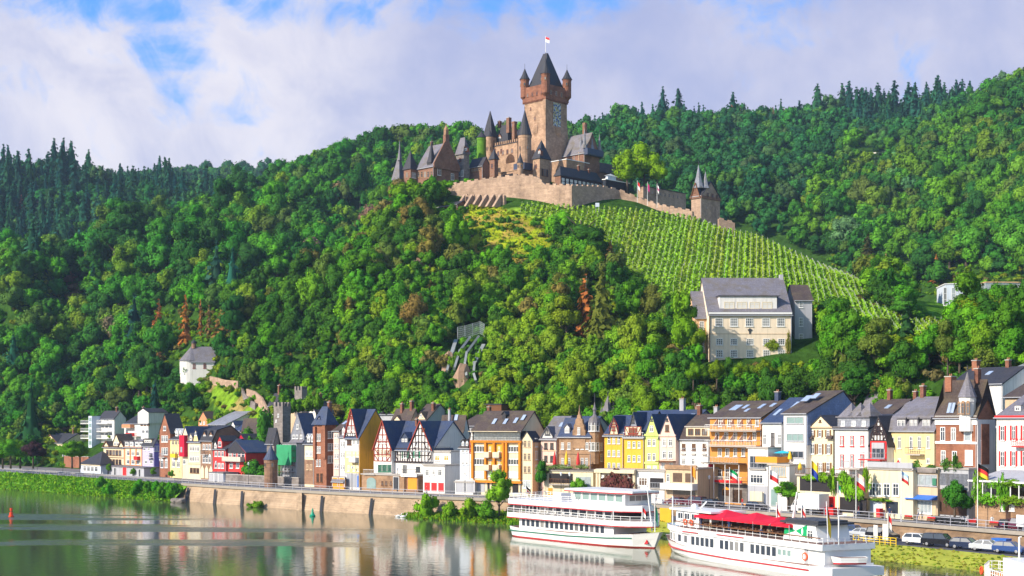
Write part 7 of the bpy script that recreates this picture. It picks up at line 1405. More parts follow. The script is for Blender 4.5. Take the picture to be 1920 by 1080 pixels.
def tree(kind, x, y, z, R, rng, tintc, label, group, hgt=None, proto=None, trunk=True):
    if kind == 'broadleaf':
        root = empty('broadleaf_tree', (x, y, z)); tag(root, label, 'tree', group)
        me = P_NEAR[rng.randint(len(P_NEAR)) if proto is None else proto]
        hs = hgt or R*rng.uniform(.8, 1.3)
        c = link_mesh('crown', me, root, (0, 0, R*.30), rng.uniform(0, 6.28), (R, R, hs)); c.color = (*tintc, 1)
        link_mesh('trunk', P_TRUNK[rng.randint(3)], root, (0, 0, 0), rng.uniform(0, 6), (R, R, R))
    else:
        root = empty('dead_spruce' if kind == 'dead' else 'conifer_tree', (x, y, z)); tag(root, label, 'tree', group)
        me = (P_DEAD if kind == 'dead' else P_CON)
        me = me[rng.randint(len(me)) if proto is None else proto]
        h = hgt; c = link_mesh('crown', me, root, (0, 0, h*.03), rng.uniform(0, 6.28), (R*h, R*h, h)); c.color = (*tintc, 1)
        link_mesh('trunk', P_CTRP if kind == 'dead' else P_CTR, root, (0, 0, 0), 0, (h, h, h))
    return root
rs = np.random.RandomState(7)
def candidates(y0, y1, sp, seed):
    r = np.random.RandomState(seed); xs = np.arange(-520, 560, sp); ys = np.arange(y0, y1, sp)
    gx, gy = np.meshgrid(xs, ys); gx = gx+r.uniform(-.46, .46, gx.shape)*sp; gy = gy+r.uniform(-.46, .46, gy.shape)*sp
    return gx.ravel(), gy.ravel()
cx_, cy_, cr_ = [], [], []
for y0, y1, sp, rr in ((200, 400, 4.0, 2.75), (400, 520, 4.7, 3.3), (520, 760, 7.0, 4.4), (760, 1120, 8.0, 5.0), (1120, 1520, 10.5, 6.5)):
    x, y = candidates(y0, y1, sp, int(y0)); cx_.append(x); cy_.append(y); cr_.append(np.full(len(x), rr))
x, y = candidates(250, 440, 3.6, 99); q = (bank_w(x, y) > 38) & (bank_w(x, y) < 74); cx_.append(x[q]); cy_.append(y[q]); cr_.append(np.full(q.sum(), 2.2))
tx, ty, trr = map(np.concatenate, (cx_, cy_, cr_))
kpx = CX+F*tx/ty; k = (kpx > -60) & (kpx < 1985); tx, ty, trr, kpx = tx[k], ty[k], trr[k], kpx[k]
tz = terrain_z(tx, ty); kpy = HY-F*(tz-H)/ty; wd = bank_w(tx, ty)
CASTLE = [(735,345),(790,300),(900,240),(1000,200),(1130,240),(1200,330),(1360,340),(1362,425),(1240,412),(1100,398),(930,394),(850,392),(842,352),(760,354)]
HOUSEZ = [(1298,500),(1530,500),(1530,668),(1298,668)]
NET = [(832,665),(868,625),(915,612),(915,690),(890,722),(832,715)]
CHAP = [(308,655),(414,655),(414,728),(308,728)]
ROADZ = [(1600,276),(1735,268),(1735,286),(1600,297)]; DEADZ = [(285,585),(435,585),(430,655),(285,700)]; DEADZ2 = [(1075,540),(1155,540),(1160,650),(1070,650)]
CLEAR = [CASTLE, VINEYARD, VINE2, MEADOW, LAWN, HOUSEZ, NET, CHAP, BARE, [(1765,520),(1930,520),(1930,605),(1765,605)], ROADZ, DEADZ, DEADZ2]
ok = wd > np.where(kpx < 75, 20, np.where(kpx < 150, 38, np.where(kpx < 320, 45, np.where(kpx < 520, 47, np.where(kpx < 1000, 43, np.where(kpx < 1700, 39, 45))))))
SLOPES = [(1765,520),(1930,520),(1930,605),(1765,605)]
tph = (trr*2.3)*F/ty
for P in CLEAR:
    q = inpoly(kpx, kpy, P)
    if P in (CASTLE, CHAP, SLOPES): q &= ty < 560
    if P is HOUSEZ: q &= (ty > 296) & (ty < 560)
    if P is CHAP: q &= ty > 432
    if P in (DEADZ, DEADZ2): q &= rs.rand(len(kpx)) < .8
    if P is not BARE:
        for f in ((.5, .95) if P in (CASTLE, VINEYARD, VINE2, HOUSEZ, CHAP) else (.6,)): q |= inpoly(kpx, kpy-tph*f, P) & (ty < (1000 if P is ROADZ else 640 if P not in (CHAP, NET) else 436)) & (rs.rand(len(kpx)) < (.8 if P in (MEADOW, DEADZ, DEADZ2) else 1))
    ok &= ~q
lim = 600
tx, ty, trr, kpx, kpy, tz, wd = (a[ok] for a in (tx, ty, trr, kpx, kpy, tz, wd))
# drop what stands behind a nearer slope
vis = np.ones(len(tx), bool); top = tz+trr*2.4
for s in np.linspace(.3, .985, 42):
    gx, gy = tx*s, ty*s; far_enough = (ty-gy) > 10
    g = terrain_z(gx, gy, False)+np.where(bank_w(gx, gy) > 60, 3.0, 0.0)
    vis &= ~(far_enough & (g > H+(top-H)*s))
tx, ty, trr, kpx, kpy, tz, wd = (a[vis] for a in (tx, ty, trr, kpx, kpy, tz, wd))
n = len(tx); nz1 = _hash_noise(tx, ty, 40, 11); nz2 = _hash_noise(tx, ty, 15, 12)
R_ = trr*rs.uniform(.62, 1.42, n)*(1+nz2*.6)
# keep crowns out of the sight lines the photograph shows open
bad = np.zeros(n, bool)
for P, lim in (([(340,652),(388,652),(388,698),(340,698)], 441), ([(835,345),(1000,325),(1080,345),(1300,395),(1345,345),(1345,415),(1075,378),(850,374)], 462), ([(1326,520),(1524,520),(1524,664),(1326,664)], 301),
               ([(872,398),(1010,400),(1015,440),(900,452)], 462), ([(1140,400),(1300,415),(1480,490),(1610,545),(1570,562),(1320,550),(1250,520),(1170,450)], 440), ([(855,632),(900,632),(895,700),(842,700)], 420)):
    for dx in (-.8, 0, .8):
        for f in np.linspace(.3, 2.9, 8): bad |= inpoly(kpx+dx*R_*F/ty, kpy-f*R_*F/ty, P) & (ty < lim)
tx, ty, trr, kpx, kpy, tz, wd, R_, nz1, nz2 = (a[~bad] for a in (tx, ty, trr, kpx, kpy, tz, wd, R_, nz1, nz2)); n = len(tx)
front = (ty < 480) & (kpx > 440) & (kpy > 385) & ~((kpx < 620) & (kpy < 500))
leftw = ~front & (kpx < 1000) & (ty < 960) & ~((kpx < 500) & (ty > 775))
conz = (kpx < 480) & (ty > 775) & (ty < 1150)
right = (kpx > 1080) & (ty > 480)
spurR = right & (kpy < 900) & (kpx > 1480+(430-kpy)*.75) & (ty < 860)
kind = np.zeros(n, int)                               # 0 broadleaf, 1 conifer
u = rs.rand(n)
kind[conz & (u < .72+nz1)] = 1
kind[right & (kpx > 1585) & (kpx < 1835) & (ty > 925) & (u < .8)] = 1
kind[right & (kpx > 1190) & (kpx < 1262) & (ty > 975) & (u < .7)] = 1
kind[right & (ty > 940) & (u < .10)] = 1
kind[leftw & (u < .02) & (ty < 640)] = 1
PAL = {
 'front': [((0.074,0.242,0.015),'mid green'),((0.141,0.339,0.015),'bright green'),((0.042,0.139,0.015),'dark green'),((0.186,0.321,0.019),'yellow green'),((0.127,0.174,0.029),'olive'),((0.209,0.170,0.044),'brownish')],
 'left': [((0.045,0.206,0.022),'mid green'),((0.090,0.285,0.019),'bright green'),((0.027,0.117,0.022),'dark green'),((0.156,0.293,0.023),'yellow green'),((0.090,0.161,0.031),'olive'),((0.224,0.152,0.110),'reddish')],
 'far': [((0.029,0.152,0.041),'mid green'),((0.045,0.187,0.037),'bright green'),((0.019,0.103,0.041),'dark green'),((0.074,0.206,0.031),'yellow green'),((0.059,0.133,0.044),'olive'),((0.045,0.161,0.047),'mid green')],
 'spur': [((0.051,0.187,0.022),'mid green'),((0.105,0.268,0.019),'bright green'),((0.029,0.125,0.025),'dark green'),((0.141,0.276,0.023),'yellow green'),((0.105,0.178,0.034),'olive'),((0.082,0.214,0.078),'grey green')]}
wts = {'front': (.30,.17,.25,.12,.11,.05), 'left': (.34,.19,.32,.07,.07,.01), 'far': (.3,.2,.3,.1,.1,0), 'spur': (.34,.22,.2,.12,.09,.03)}
zone = np.where(front, 0, np.where(spurR, 3, np.where(leftw, 1, 2))); ZN = ['front','left','far','spur']
pick = np.array([rs.choice(6, p=np.array(wts[ZN[z]])/sum(wts[ZN[z]])) for z in zone])
flip = (nz1 > .22) & (zone == 0); pick[flip & (rs.rand(n) < .6)] = 3
flip = (nz1 < -.22) & (zone < 2); pick[flip & (rs.rand(n) < .6)] = 2
app = R_*F/ty
def zone_of(px, py, y):
    if y > 760 and px < 1000: return 'in the wood on the far hilltop left of the castle'
    if px < 130 and py > 640: return 'on the lower slope above the far left riverbank'
    if px < 340: return 'on the wooded hill left of the white chapel' if py > 560 else 'high on the left hill below the conifer ridge'
    if px < 470: return 'around the slope above the white chapel' if py < 650 else 'near the bare terrace beside the white chapel'
    if px < 640: return 'in the shaded gully left of the castle spur' if py < 600 else 'above the crenellated stone towers'
    if px < 820: return 'on the spur under the chapel wing of the castle' if py < 560 else 'on the slope above the half-timbered houses'
    if px < 1000: return 'below the yellow meadow under the castle' if py < 600 else 'by the netted rock face above the town'
    if px < 1180: return 'between the vineyard and the meadow' if py < 520 else 'on the slope above the yellow twin houses'
    if px < 1330: return 'on the slope left of the cream villa'
    if px < 1540: return 'in front of the cream villa above the roofs' if y < 330 else 'behind the vineyard on the back hill'
    if px < 1760: return 'on the dark slope right of the cream villa' if y < 420 else 'on the back hill beyond the vineyard'
    return 'above the brick corner house with turret' if y < 360 else 'on the right hand hill below the ridge'
bl = np.where(kind == 0)[0]; bl = bl[np.argsort(-app[bl])]; inf = (kpx[bl] > -30) & (kpx[bl] < 1950)
own = bl[inf][:285]; own_set = set(own.tolist())
co = np.where(kind == 1)[0]; co = co[np.argsort(-app[co])]; ownc = co[:170]; ownc_set = set(ownc.tolist())
def jit(c, rng, a=.16): return tuple(float(np.clip(x*rng.uniform(1-a, 1+a), 0, 1)) for x in c)
for i in own:
    c, nm = PAL[ZN[zone[i]]][pick[i]]; zz = zone_of(kpx[i], kpy[i], ty[i])
    tree('broadleaf', tx[i], ty[i], tz[i], R_[i], rs, jit(c, rs), f'{nm} broadleaf tree {zz}', f'{nm} trees {zz}')
for i in ownc:
    c = ((.012,.078,.060),(.018,.092,.064),(.026,.11,.050))[rs.randint(3)] if zone[i] != 0 else (.03,.08,.015)
    hgt = rs.uniform(20, 32) if ty[i] > 700 else rs.uniform(10, 15)
    zz = 'on the far conifer ridge at the left' if kpx[i] < 520 and ty[i] > 760 else ('on the skyline of the right hill' if ty[i] > 700 else 'among broadleaf trees '+zone_of(kpx[i], kpy[i], ty[i]))
    tree('conifer', tx[i], ty[i], tz[i], rs.uniform(.9, 1.3), rs, jit(c, rs), f'dark blue-green conifer {zz}', f'conifers {zz}', hgt)
rest = [i for i in range(n) if i not in own_set and i not in ownc_set]
VV, QQ, NN, TT = [], [], [], []; off = 0
for i in rest:
    if kind[i] == 0:
        v, q, nn_ = F_FAR[rs.randint(4)]; s = np.array((R_[i], R_[i], R_[i]*rs.uniform(.9, 1.2))); c, _ = PAL[ZN[zone[i]]][pick[i]]; dz = R_[i]*.25
    else:
        v, q, nn_ = F_CON[rs.randint(3)]; h = rs.uniform(14, 22); s = np.array((h*1.05, h*1.05, h)); c = ((.012,.078,.060),(.018,.092,.064),(.026,.11,.050))[rs.randint(3)]; dz = 0
    a = rs.uniform(0, 6.28); ca, sa = math.cos(a), math.sin(a); M = np.array(((ca,-sa,0),(sa,ca,0),(0,0,1)))
    VV.append((v@M.T)*s+np.array((tx[i], ty[i], tz[i]+dz))); QQ.append(q+off); NN.append(nn_@M.T); off += len(v); TT.append(np.tile(jit(c, rs), (len(v), 1)))
me = fast_mesh('forest', np.concatenate(VV), np.concatenate(QQ), np.concatenate(NN), np.concatenate(TT), (FOLT,))
struct(link_mesh('forest', me), 'stuff')
print('TREES', n, 'own', len(own), 'con', len(co), 'rest', len(rest), 'quads', sum(len(q) for q in QQ))
# ------------------------------------------------------------------ single trees, shrubs, vines
def hit(px, py, y0=195, y1=1500):
    """point where the sight line through a photo pixel meets the ground"""
    Y = np.concatenate([np.linspace(y0, 620, 700), np.linspace(620, y1, 300)]); Y = Y[Y >= y0]; X = (px-CX)*Y/F
    g = terrain_z(X, Y, False); l = H+(HY-py)*Y/F; k = np.argmax(g >= l); return Vector((X[k], Y[k], g[k]))
def one(kind, px, py, hpx, wpx, tintc, label, group=None, proto=None, Y=None):
    p = hit(px, py) if Y is None else W(px, py, Y)
    s = F/p.y; hh = hpx/s; R = wpx/2/s
    if kind == 'broadleaf': return tree('broadleaf', p.x, p.y, p.z-.3, R, rs, tintc, label, group, (hh-R*.3)/2.0, proto)
    return tree(kind, p.x, p.y, p.z-.3, max(.5, R/hh/(.14 if kind == 'dead' else .2)), rs, tintc, label, group, hh, proto)
RUST, DRUST = (.40, .14, .035), (.30, .15, .06)
for i, (px, py, hp, wp, nm) in enumerate(((347, 648, 95, 26, 'tall rust-brown dead spruce behind the chapel'), (418, 632, 62, 40, 'broad rust-brown dead spruce right of the chapel roof'), (297, 640, 80, 24, 'thin grey-brown dead spruce left of the chapel'), (392, 628, 56, 14, 'bare thin dead trunk between two rusty spruces'), (376, 630, 70, 10, 'leafless dead trunk above the chapel'), (300, 690, 50, 22, 'low rusty spruce on the slope left of the chapel wall'), (275, 700, 46, 16, 'small orange-brown spruce lowest left of the chapel'),
   (1144, 500, 48, 26, 'small bright rust-red spruce at the vineyard edge'), (1097, 640, 128, 46, 'tall rust-orange dying spruce below the vineyard'), (1661, 525, 50, 14, 'reddish dead spruce right of the dark conifer'), (1757, 530, 54, 26, 'brown wispy dead spruce on the right slope'), (365, 492, 32, 18, 'brown dead spruce high on the left hill'), (455, 490, 30, 22, 'brown-topped spruce in the left gully'), (1880, 215, 32, 18, 'tan dead spruce near the right skyline'), (1862, 222, 26, 20, 'reddish-brown dead spruce near the right skyline'))):
    one('dead', px, py, hp, wp, jit(RUST if i % 2 == 0 else DRUST, rs), nm, proto=i % 3)
for px, hp in ((1283, 18), (1290, 14), (1312, 18), (1318, 26), (1334, 24), (1358, 20), (1372, 36), (1388, 34), (1405, 22), (1449, 32), (1470, 30), (1238, 16), (1222, 12)):
    one('dead', px, 252+(px-1300)*-.02, hp*1.5, 16, jit((.30, .16, .09), rs), 'small pale brown dead spruce in the row across the back hill', 'dead spruces across the back hill')
for px, py in ((40, 400), (52, 398), (76, 396)): one('dead', px, py, 34, 14, jit((.22, .10, .08), rs), 'reddish-brown dead spruce under the far conifer ridge', 'dead spruces under the far conifer ridge')
one('conifer', 1128, 650, 150, 66, (.13, .15, .025), 'tall drooping olive spruce beside the rust-orange one', proto=3); one('conifer', 1627, 535, 95, 52, (.06, .055, .02), 'dark brown-green conifer standing at the end of the vineyard', proto=1); one('conifer', 1590, 735, 150, 66, (.14, .19, .03), 'tall drooping yellow-olive conifer right of the cream villa', proto=3, Y=272); one('conifer', 1705, 530, 44, 26, (.07, .09, .06), 'grey-green young conifer on the right slope', proto=0)
one('conifer', 1642, 340, 50, 16, (.03, .07, .03), 'dark slim conifer under the road on the right hill', proto=0); one('conifer', 1249, 262, 48, 22, (.10, .25, .05), 'light green larch on the back hill', proto=2)
one('conifer', 1700, 700, 125, 80, (.025, .085, .025), 'large dark conifer right of the drooping olive one', proto=3, Y=278)
for px, py, hp, wp, Y in ((1176, 352, 74, 58, 470), (1208, 352, 84, 74, 476), (1232, 356, 70, 50, 474)): one('broadleaf', px, py, hp, wp, (.20, .36, .012), 'bright yellow-green tree by the castle pavilion', 'bright trees by the castle pavilion', Y=Y)
for px, py, hp, wp, nm in ((1090, 482, 66, 96, 'large dark round tree cutting into the vineyard'), (1060, 470, 60, 60, 'dark tree left of the vineyard notch'), (1120, 500, 50, 60, 'dark tree below the vineyard notch')): one('broadleaf', px, py, hp, wp, (.040, .135, .016), nm)
for px, py, hp, wp, c, nm in ((125, 545, 36, 48, (.30, .13, .10), 'reddish broadleaf tree on the left hill'), (140, 580, 40, 40, (.22, .13, .07), 'brownish-red tree lower on the left hill'), (365, 398, 40, 40, (.28, .40, .03), 'pale yellow-green tree on the crest of the left hill'), (1640, 290, 42, 34, (.10, .26, .04), 'light green roadside tree on the right hill'), (1660, 290, 40, 30, (.08, .25, .05), 'light green roadside tree further right on the right hill'),
   (1812, 500, 78, 84, (.10, .32, .03), 'big bright green tree below the right hill'), (1905, 500, 90, 80, (.11, .33, .03), 'big bright green tree at the right edge'), (1585, 490, 70, 70, (.12, .25, .10), 'grey-green willow-like tree behind the vineyard end')): one('broadleaf', px, py, hp, wp, c, nm)
for px, py, hp, wp in ((1740, 700, 86, 90), (1800, 690, 96, 100), (1850, 690, 92, 90), (1905, 690, 100, 100), (1945, 690, 90, 90)): one('broadleaf', px, py, hp, wp, jit((.24, .30, .012), rs, .1), 'yellow-green tree in the row above the brick corner house', 'yellow-green trees above the brick corner house', Y=268-rs.rand()*6)
for px, py, hp, wp in ((1835, 598, 60, 70), (1885, 590, 60, 66), (1700, 590, 56, 60), (1690, 600, 40, 60)): one('broadleaf', px, py, hp, wp, jit((.07, .22, .02), rs), 'green garden tree by the pale halls on the right slope', 'garden trees by the pale halls')
# tall bushes at the foot of the villa
for i, px in enumerate(range(1300, 1540, 22)):
    one('broadleaf', px, 722, (48, 42, 50, 54)[i % 4] if px < 1485 else 40, 38, jit(((.13, .26, .012), (.10, .22, .014), (.17, .25, .012), (.05, .17, .015))[i % 4], rs), 'leafy tree hiding the foot of the hillside villa', 'trees at the foot of the hillside villa', Y=285+(i % 2)*4, proto=(0, 3, 4, 6)[i % 4])
one('broadleaf', 1280, 690, 120, 62, (.15, .32, .014), 'tall bright green tree left of the hillside villa', Y=298); one('broadleaf', 1555, 650, 100, 70, (.035, .12, .018), 'dark tree right of the hillside villa', Y=312)
SH = [to_mesh('shrub', broadleaf(200+i, 7, 95, .085, .75, spread=.75)) for i in range(4)]
def shrub(px, py, wpx, hpx, tintc, label, group=None, Y=None, pos=None):
    p = pos or (hit(px, py) if Y is None else W(px, py, Y)); s = F/p.y; R = wpx/2/s; o = link_mesh('shrub', SH[rs.randint(4)], None, (p.x, p.y, p.z-.3), rs.uniform(0, 6), (R, R, hpx/s/1.45)); o.color = (*tintc, 1); tag(o, label, 'shrub', group); return o
for px, py, w_, h_ in ((745, 372, 40, 30), (770, 378, 60, 40), (800, 378, 60, 38), (825, 372, 50, 30), (760, 400, 60, 40), (845, 352, 40, 16), (875, 346, 36, 12)): shrub(px, py, w_, h_, jit((.12, .30, .012), rs), 'bright green bush under the left end of the castle', 'bushes under the left end of the castle', Y=462 if py > 360 else 466)
for px, wp, hp in ((340, 30, 20), (356, 34, 22), (374, 34, 20), (392, 36, 26), (404, 30, 34)): shrub(px, 736, wp, hp-2, jit((.13, .30, .015), rs), 'bright shrub hiding the foot of the white chapel', 'shrubs at the foot of the white chapel', Y=431)
for px, py, w_, h_ in ((548, 776, 30, 30), (562, 772, 30, 26), (580, 772, 34, 30), (596, 768, 34, 30), (535, 768, 26, 30)): shrub(px, py, w_, h_, jit((.10, .26, .015), rs), 'green bush around the small crenellated tower', 'bushes around the small crenellated tower', Y=344)
# river bank bushes
def bsh(px, w_, zz, wpx, hpx, c, lab, grp=None): P_ = bank_pt(px, w_); return shrub(0, 0, wpx, hpx, c, lab, grp, pos=Vector((P_[0], P_[1], zz)))
bsh(799, -3.5, .2, 46, 44, (.16, .36, .015), 'round light green willow bush at the foot of the quay wall'); bsh(845, -4, .4, 40, 30, (.14, .30, .015), 'low green bush between the willow bush and reeds'); bsh(880, -5, .6, 46, 36, (.18, .33, .015), 'yellow-green reed clump on the small shore'); bsh(912, -6, .6, 50, 34, (.09, .25, .015), 'green bush at the landing beside the ship'); bsh(482, -2.5, -.1, 26, 16, (.14, .28, .02), 'small bush growing at the waterline of the quay wall'); bsh(470, -2.5, -.1, 16, 11, (.12, .26, .02), 'tiny bush left of the waterline bush')
P_ = bank_pt(936, -4); tree('broadleaf', P_[0], P_[1], .8, 2.6, rs, (.20, .42, .02), 'tall bright green young tree on the shore left of the three-deck ship', None, 3.2, 2)
for i, (px, wv) in enumerate(((262, -2.5), (278, -3), (292, -2.2), (305, -3.5), (318, -2.5), (330, -3.2), (300, -5), (320, -5), (255, -4), (190, -3), (205, -6))): bsh(px, wv, 1.6 if wv > -4 else .7, 26, 22, jit((.07, .27, .015), rs), 'dense green bush at the end of the grassy bank', 'bushes at the end of the grassy bank')
one('broadleaf', 62, 868, 42, 46, (.055, .018, .04), 'dark purple-leaved tree at the far left roadside', Y=390)
for px, Y in ((20, 395), (38, 400), (5, 398), (135, 385), (150, 388)): one('broadleaf', px, 868, 46, 46, jit((.10, .27, .015), rs), 'green tree by the road at the far left', 'trees by the road at the far left', Y=Y)
for px, w_, wp, hp in ((468, 16, 40, 34), (480, 22, 46, 60), (497, 28, 50, 90), (490, 15, 40, 26), (527, 16, 40, 40), (535, 24, 44, 76), (520, 13, 26, 18), (560, 15, 22, 34), (462, 26, 50, 60)): P_ = bank_pt(px, w_); shrub(0, 0, wp, hp, jit((.06, .19, .02), rs), 'garden shrub around the round wall tower', 'garden shrubs around the round wall tower', pos=Vector((P_[0], P_[1], ZT+(w_-12)*.35)))
for px in (204, 250, 287, 322): P_ = bank_pt(px, 11.5); tree('broadleaf', P_[0], P_[1], ZT, .95, rs, (.10, .26, .02), 'small clipped street tree before the left house row', 'clipped street trees before the left house row', 1.0)
# street trees on the right
P_ = bank_pt(1478, 5.2); tree('broadleaf', P_[0], P_[1], ZT+1.2, 2.6, rs, (.13, .36, .02), 'umbrella-shaped street tree with flat round crown before the white ground floor', None, 1.5, 3)
P_ = bank_pt(1790, 6.5); tree('broadleaf', P_[0], P_[1], ZT+.6, 2.3, rs, (.045, .19, .02), 'dark green street tree before the slatted shop front', None, 2.4, 4)
P_ = bank_pt(1085, 4.6); tree('broadleaf', P_[0], P_[1], ZT+.2, 1.6, rs, (.13, .34, .02), 'light green street tree below the sandstone house terrace', None, 1.9, 0)
P_ = bank_pt(1014, 5.5); tree('broadleaf', P_[0], P_[1], ZT+.6, 1.3, rs, (.05, .20, .02), 'flower-hung green tree left of the terrace restaurant', None, 2.2, 5)
VINE_M = [to_mesh('climber', broadleaf(300+i, 8, 70, .12, .5, core=False, spread=1.1)) for i in range(3)]
def climber(px, w_, py, wpx, hpx, c, lab, grp=None):
    P_ = bank_pt(px, w_); s = F/P_[1]; o = link_mesh('climbing_plant', VINE_M[rs.randint(3)], None, (P_[0], P_[1], Zat(py+hpx/2, P_[1])), math.atan2(*bank_dir(px)[::-1]), (wpx/2/s/.71, .5, hpx/s/1.0)); o.color = (*c, 1); tag(o, lab, 'climbing plant', grp)
for px, py, w_, h_ in ((1140, 912, 26, 24), (1155, 908, 30, 34), (1172, 912, 26, 26)): climber(px, 5.1, py, w_, h_, (.16, .045, .05), 'dark red climber on the restaurant pavilion', 'dark red climbers on the pavilion')
for px, py, w_, h_ in ((1545, 896, 30, 14), (1562, 905, 14, 40), (1580, 900, 26, 30), (1592, 918, 26, 34), (1610, 925, 30, 22), (1622, 900, 14, 40), (1520, 896, 30, 10)): climber(px, 5.0, py, w_, h_, jit((.17, .34, .015), rs), 'bright vine on the restaurant terrace below the shuttered house', 'vines on the terrace below the shuttered house')
for px, py, w_, h_ in ((1836, 908, 16, 40), (1862, 908, 30, 14), (1852, 938, 36, 18), (1880, 930, 14, 50), (1900, 908, 40, 12), (1900, 940, 40, 14), (1832, 930, 14, 30)): climber(px, 4.3, py, w_, h_, jit((.15, .33, .02), rs), 'vine hanging from the striped terrace awning at the right', 'vines on the terrace at the right')
for px, py, w_, h_ in ((1655, 938, 50, 6),): climber(px, 6.6, py, w_, h_, (.15, .3, .02), 'garland of leaves above the platform restaurant door')
for px, py, w_, h_ in ((1020, 880, 24, 14), (1050, 876, 60, 7), (1095, 876, 24, 7)): climber(px, 6.2, py, w_, h_, (.14, .20, .06), 'planter foliage on the sandstone house terrace railing', 'planters on the sandstone house terrace')
for px, py, w_, h_ in ((1540, 890, 40, 6), (1720, 874, 20, 16), (1745, 876, 20, 8), (1775, 874, 16, 18), (1790, 868, 8, 30), (1800, 874, 16, 10)): climber(px, 8.4, py, w_, h_, (.08, .19, .03), 'potted plants on the upper terrace of the right houses', 'potted plants on the right terraces')
climber(1410, 9.5, 660, 10, 60, (.26, .20, .03), 'olive creeper') if False else None
vp = House.__new__(House)
for px, py, w_, h_, c in ((1450, 648, 20, 16, (.20, .28, .02)), (1479, 650, 8, 40, (.22, .22, .03))):
    p = W(px, py, 304.6); s = F/p.y; o = link_mesh('climbing_plant', VINE_M[0], None, (p.x, p.y, p.z-h_/2/s), 0, (w_/2/s/.71, .3, h_/s)); o.color = (*c, 1); tag(o, 'creeper climbing the villa front', 'climbing plant', 'creepers on the villa front')
# undergrowth on the slopes: one mass
und = []; ux, uy = candidates(215, 620, 3.0, 77); up = CX+F*ux/uy; k = (up > -30) & (up < 1950); ux, uy, up = ux[k], uy[k], up[k]
uz = terrain_z(ux, uy); upy = HY-F*(uz-H)/uy; uw = bank_w(ux, uy); k = (uw > np.where(up < 140, 26, np.where(up < 520, 41, 38)))
for P in (CASTLE, VINEYARD, VINE2, LAWN): k &= ~inpoly(up, upy, P)
k &= ~((up > 1290) & (up < 1535) & (uy > 297) & (uy < 325)); md = inpoly(up, upy, MEADOW) | inpoly(up, upy, BARE); k &= ~(md & (rs.rand(len(ux)) < .45)); k &= ~(inpoly(up, upy, NET) & (rs.rand(len(ux)) < .5))
vs_ = np.ones(len(ux), bool)
for s in np.linspace(.4, .985, 26): vs_ &= ~(((uy*(1-s)) > 8) & (terrain_z(ux*s, uy*s, False) > H+(uz+2-H)*s))
k &= vs_; ux, uy, uz, up, upy = ux[k], uy[k], uz[k], up[k], upy[k]; nzu = _hash_noise(ux, uy, 25, 31)
UB = [broadleaf(400+i, 5, 34, .14, .7, core=True, spread=.8) for i in range(4)]; VV, QQ, NN, TT = [], [], [], []; off = 0
upal = [(.11, .26, .014), (.16, .32, .014), (.06, .18, .018), (.20, .27, .016), (.17, .14, .045)]
for i in range(len(ux)):
    v, q, nn_ = UB[i % 4]; R = rs.uniform(1.0, 2.1); s = np.array((R, R, R*rs.uniform(.6, 1.0))); a = rs.uniform(0, 6.28); M = np.array(((math.cos(a), -math.sin(a), 0), (math.sin(a), math.cos(a), 0), (0, 0, 1)))
    c = upal[3 if nzu[i] > .2 and rs.rand() < .6 else rs.choice(5, p=(.34, .24, .24, .10, .08))]
    VV.append((v@M.T)*s+np.array((ux[i], uy[i], uz[i]-.5))); QQ.append(q+off); NN.append(nn_@M.T); off += len(v); TT.append(np.tile(jit(c, rs), (len(v), 1)))
struct(link_mesh('undergrowth', fast_mesh('undergrowth', np.concatenate(VV), np.concatenate(QQ), np.concatenate(NN), np.concatenate(TT), (FOLT,))), 'stuff'); print('UND', len(ux))
# grass on the banks and the hill meadows
def grass_mass(name, P, hgt, cols_, seed, wid=.22, per=3):
    r = np.random.RandomState(seed); n = len(P)*per; B_ = np.repeat(P, per, 0)+np.concatenate([r.uniform(-.5, .5, (n, 2)), np.zeros((n, 1))], 1); hh = hgt*r.uniform(.5, 1.4, n)[:,None]; a = r.uniform(0, np.pi, n)
    d = np.stack([np.cos(a), np.sin(a), np.zeros(n)], 1)*wid*r.uniform(.6, 1.6, (n, 1)); ln = np.stack([r.normal(0, .25, n), r.normal(0, .25, n), np.ones(n)], 1)*hh
    v = np.stack([B_-d, B_+d, B_+d*.35+ln, B_-d*.35+ln], 1).reshape(-1, 3);     c = np.array(cols_)[r.randint(len(cols_), size=n)]*r.uniform(.75, 1.25, (n, 1)); return struct(link_mesh(name, fast_mesh(name, v, np.arange(len(v)).reshape(-1, 4), None, np.repeat(c, 4, 0), (FOLT,), False)), 'stuff')
def bank_samples(px0, px1, fw0, fw1, fz, n, seed):
    r = np.random.RandomState(seed); out = []
    for _ in range(n):
        p = r.uniform(px0, px1); a, b_ = fw0(p), fw1(p); f = r.rand(); w_ = a+(b_-a)*f; i = int((p+500)/10); q = BANK[i]*(1-(p/10 % 1))+BANK[i+1]*(p/10 % 1)+BN[i]*w_; out.append((q[0], q[1], fz(p, f)))
    return np.array(out)
grass_mass('bank_grass', bank_samples(-60, 345, lw, lambda p: .2, lambda p, f: -.3+(ZT+.25)*f*.98, 4500, 1), .32, [(.13, .34, .012), (.17, .38, .014), (.09, .27, .014), (.22, .36, .02)], 2)
grass_mass('bank_grass', bank_samples(1215, 2060, lambda p: -16, lambda p: -8.3, lambda p, f: -.6+(lower(p)+.5)*f, 900, 3), .14, [(.24, .28, .02), (.30, .29, .03), (.16, .25, .018), (.30, .22, .05)], 4)
grass_mass('bank_grass', bank_samples(770, 1230, lambda p: float(np.interp(p, (760, 800, 950, 1250), (-1.6, -5.2, -8.5, -9))), lambda p: -.6, lambda p, f: -.4+float(np.interp(p, (760, 900, 1250), (.5, 1.6, 2.4)))*f, 2500, 5), .6, [(.17, .34, .014), (.24, .32, .02), (.10, .27, .015)], 6)
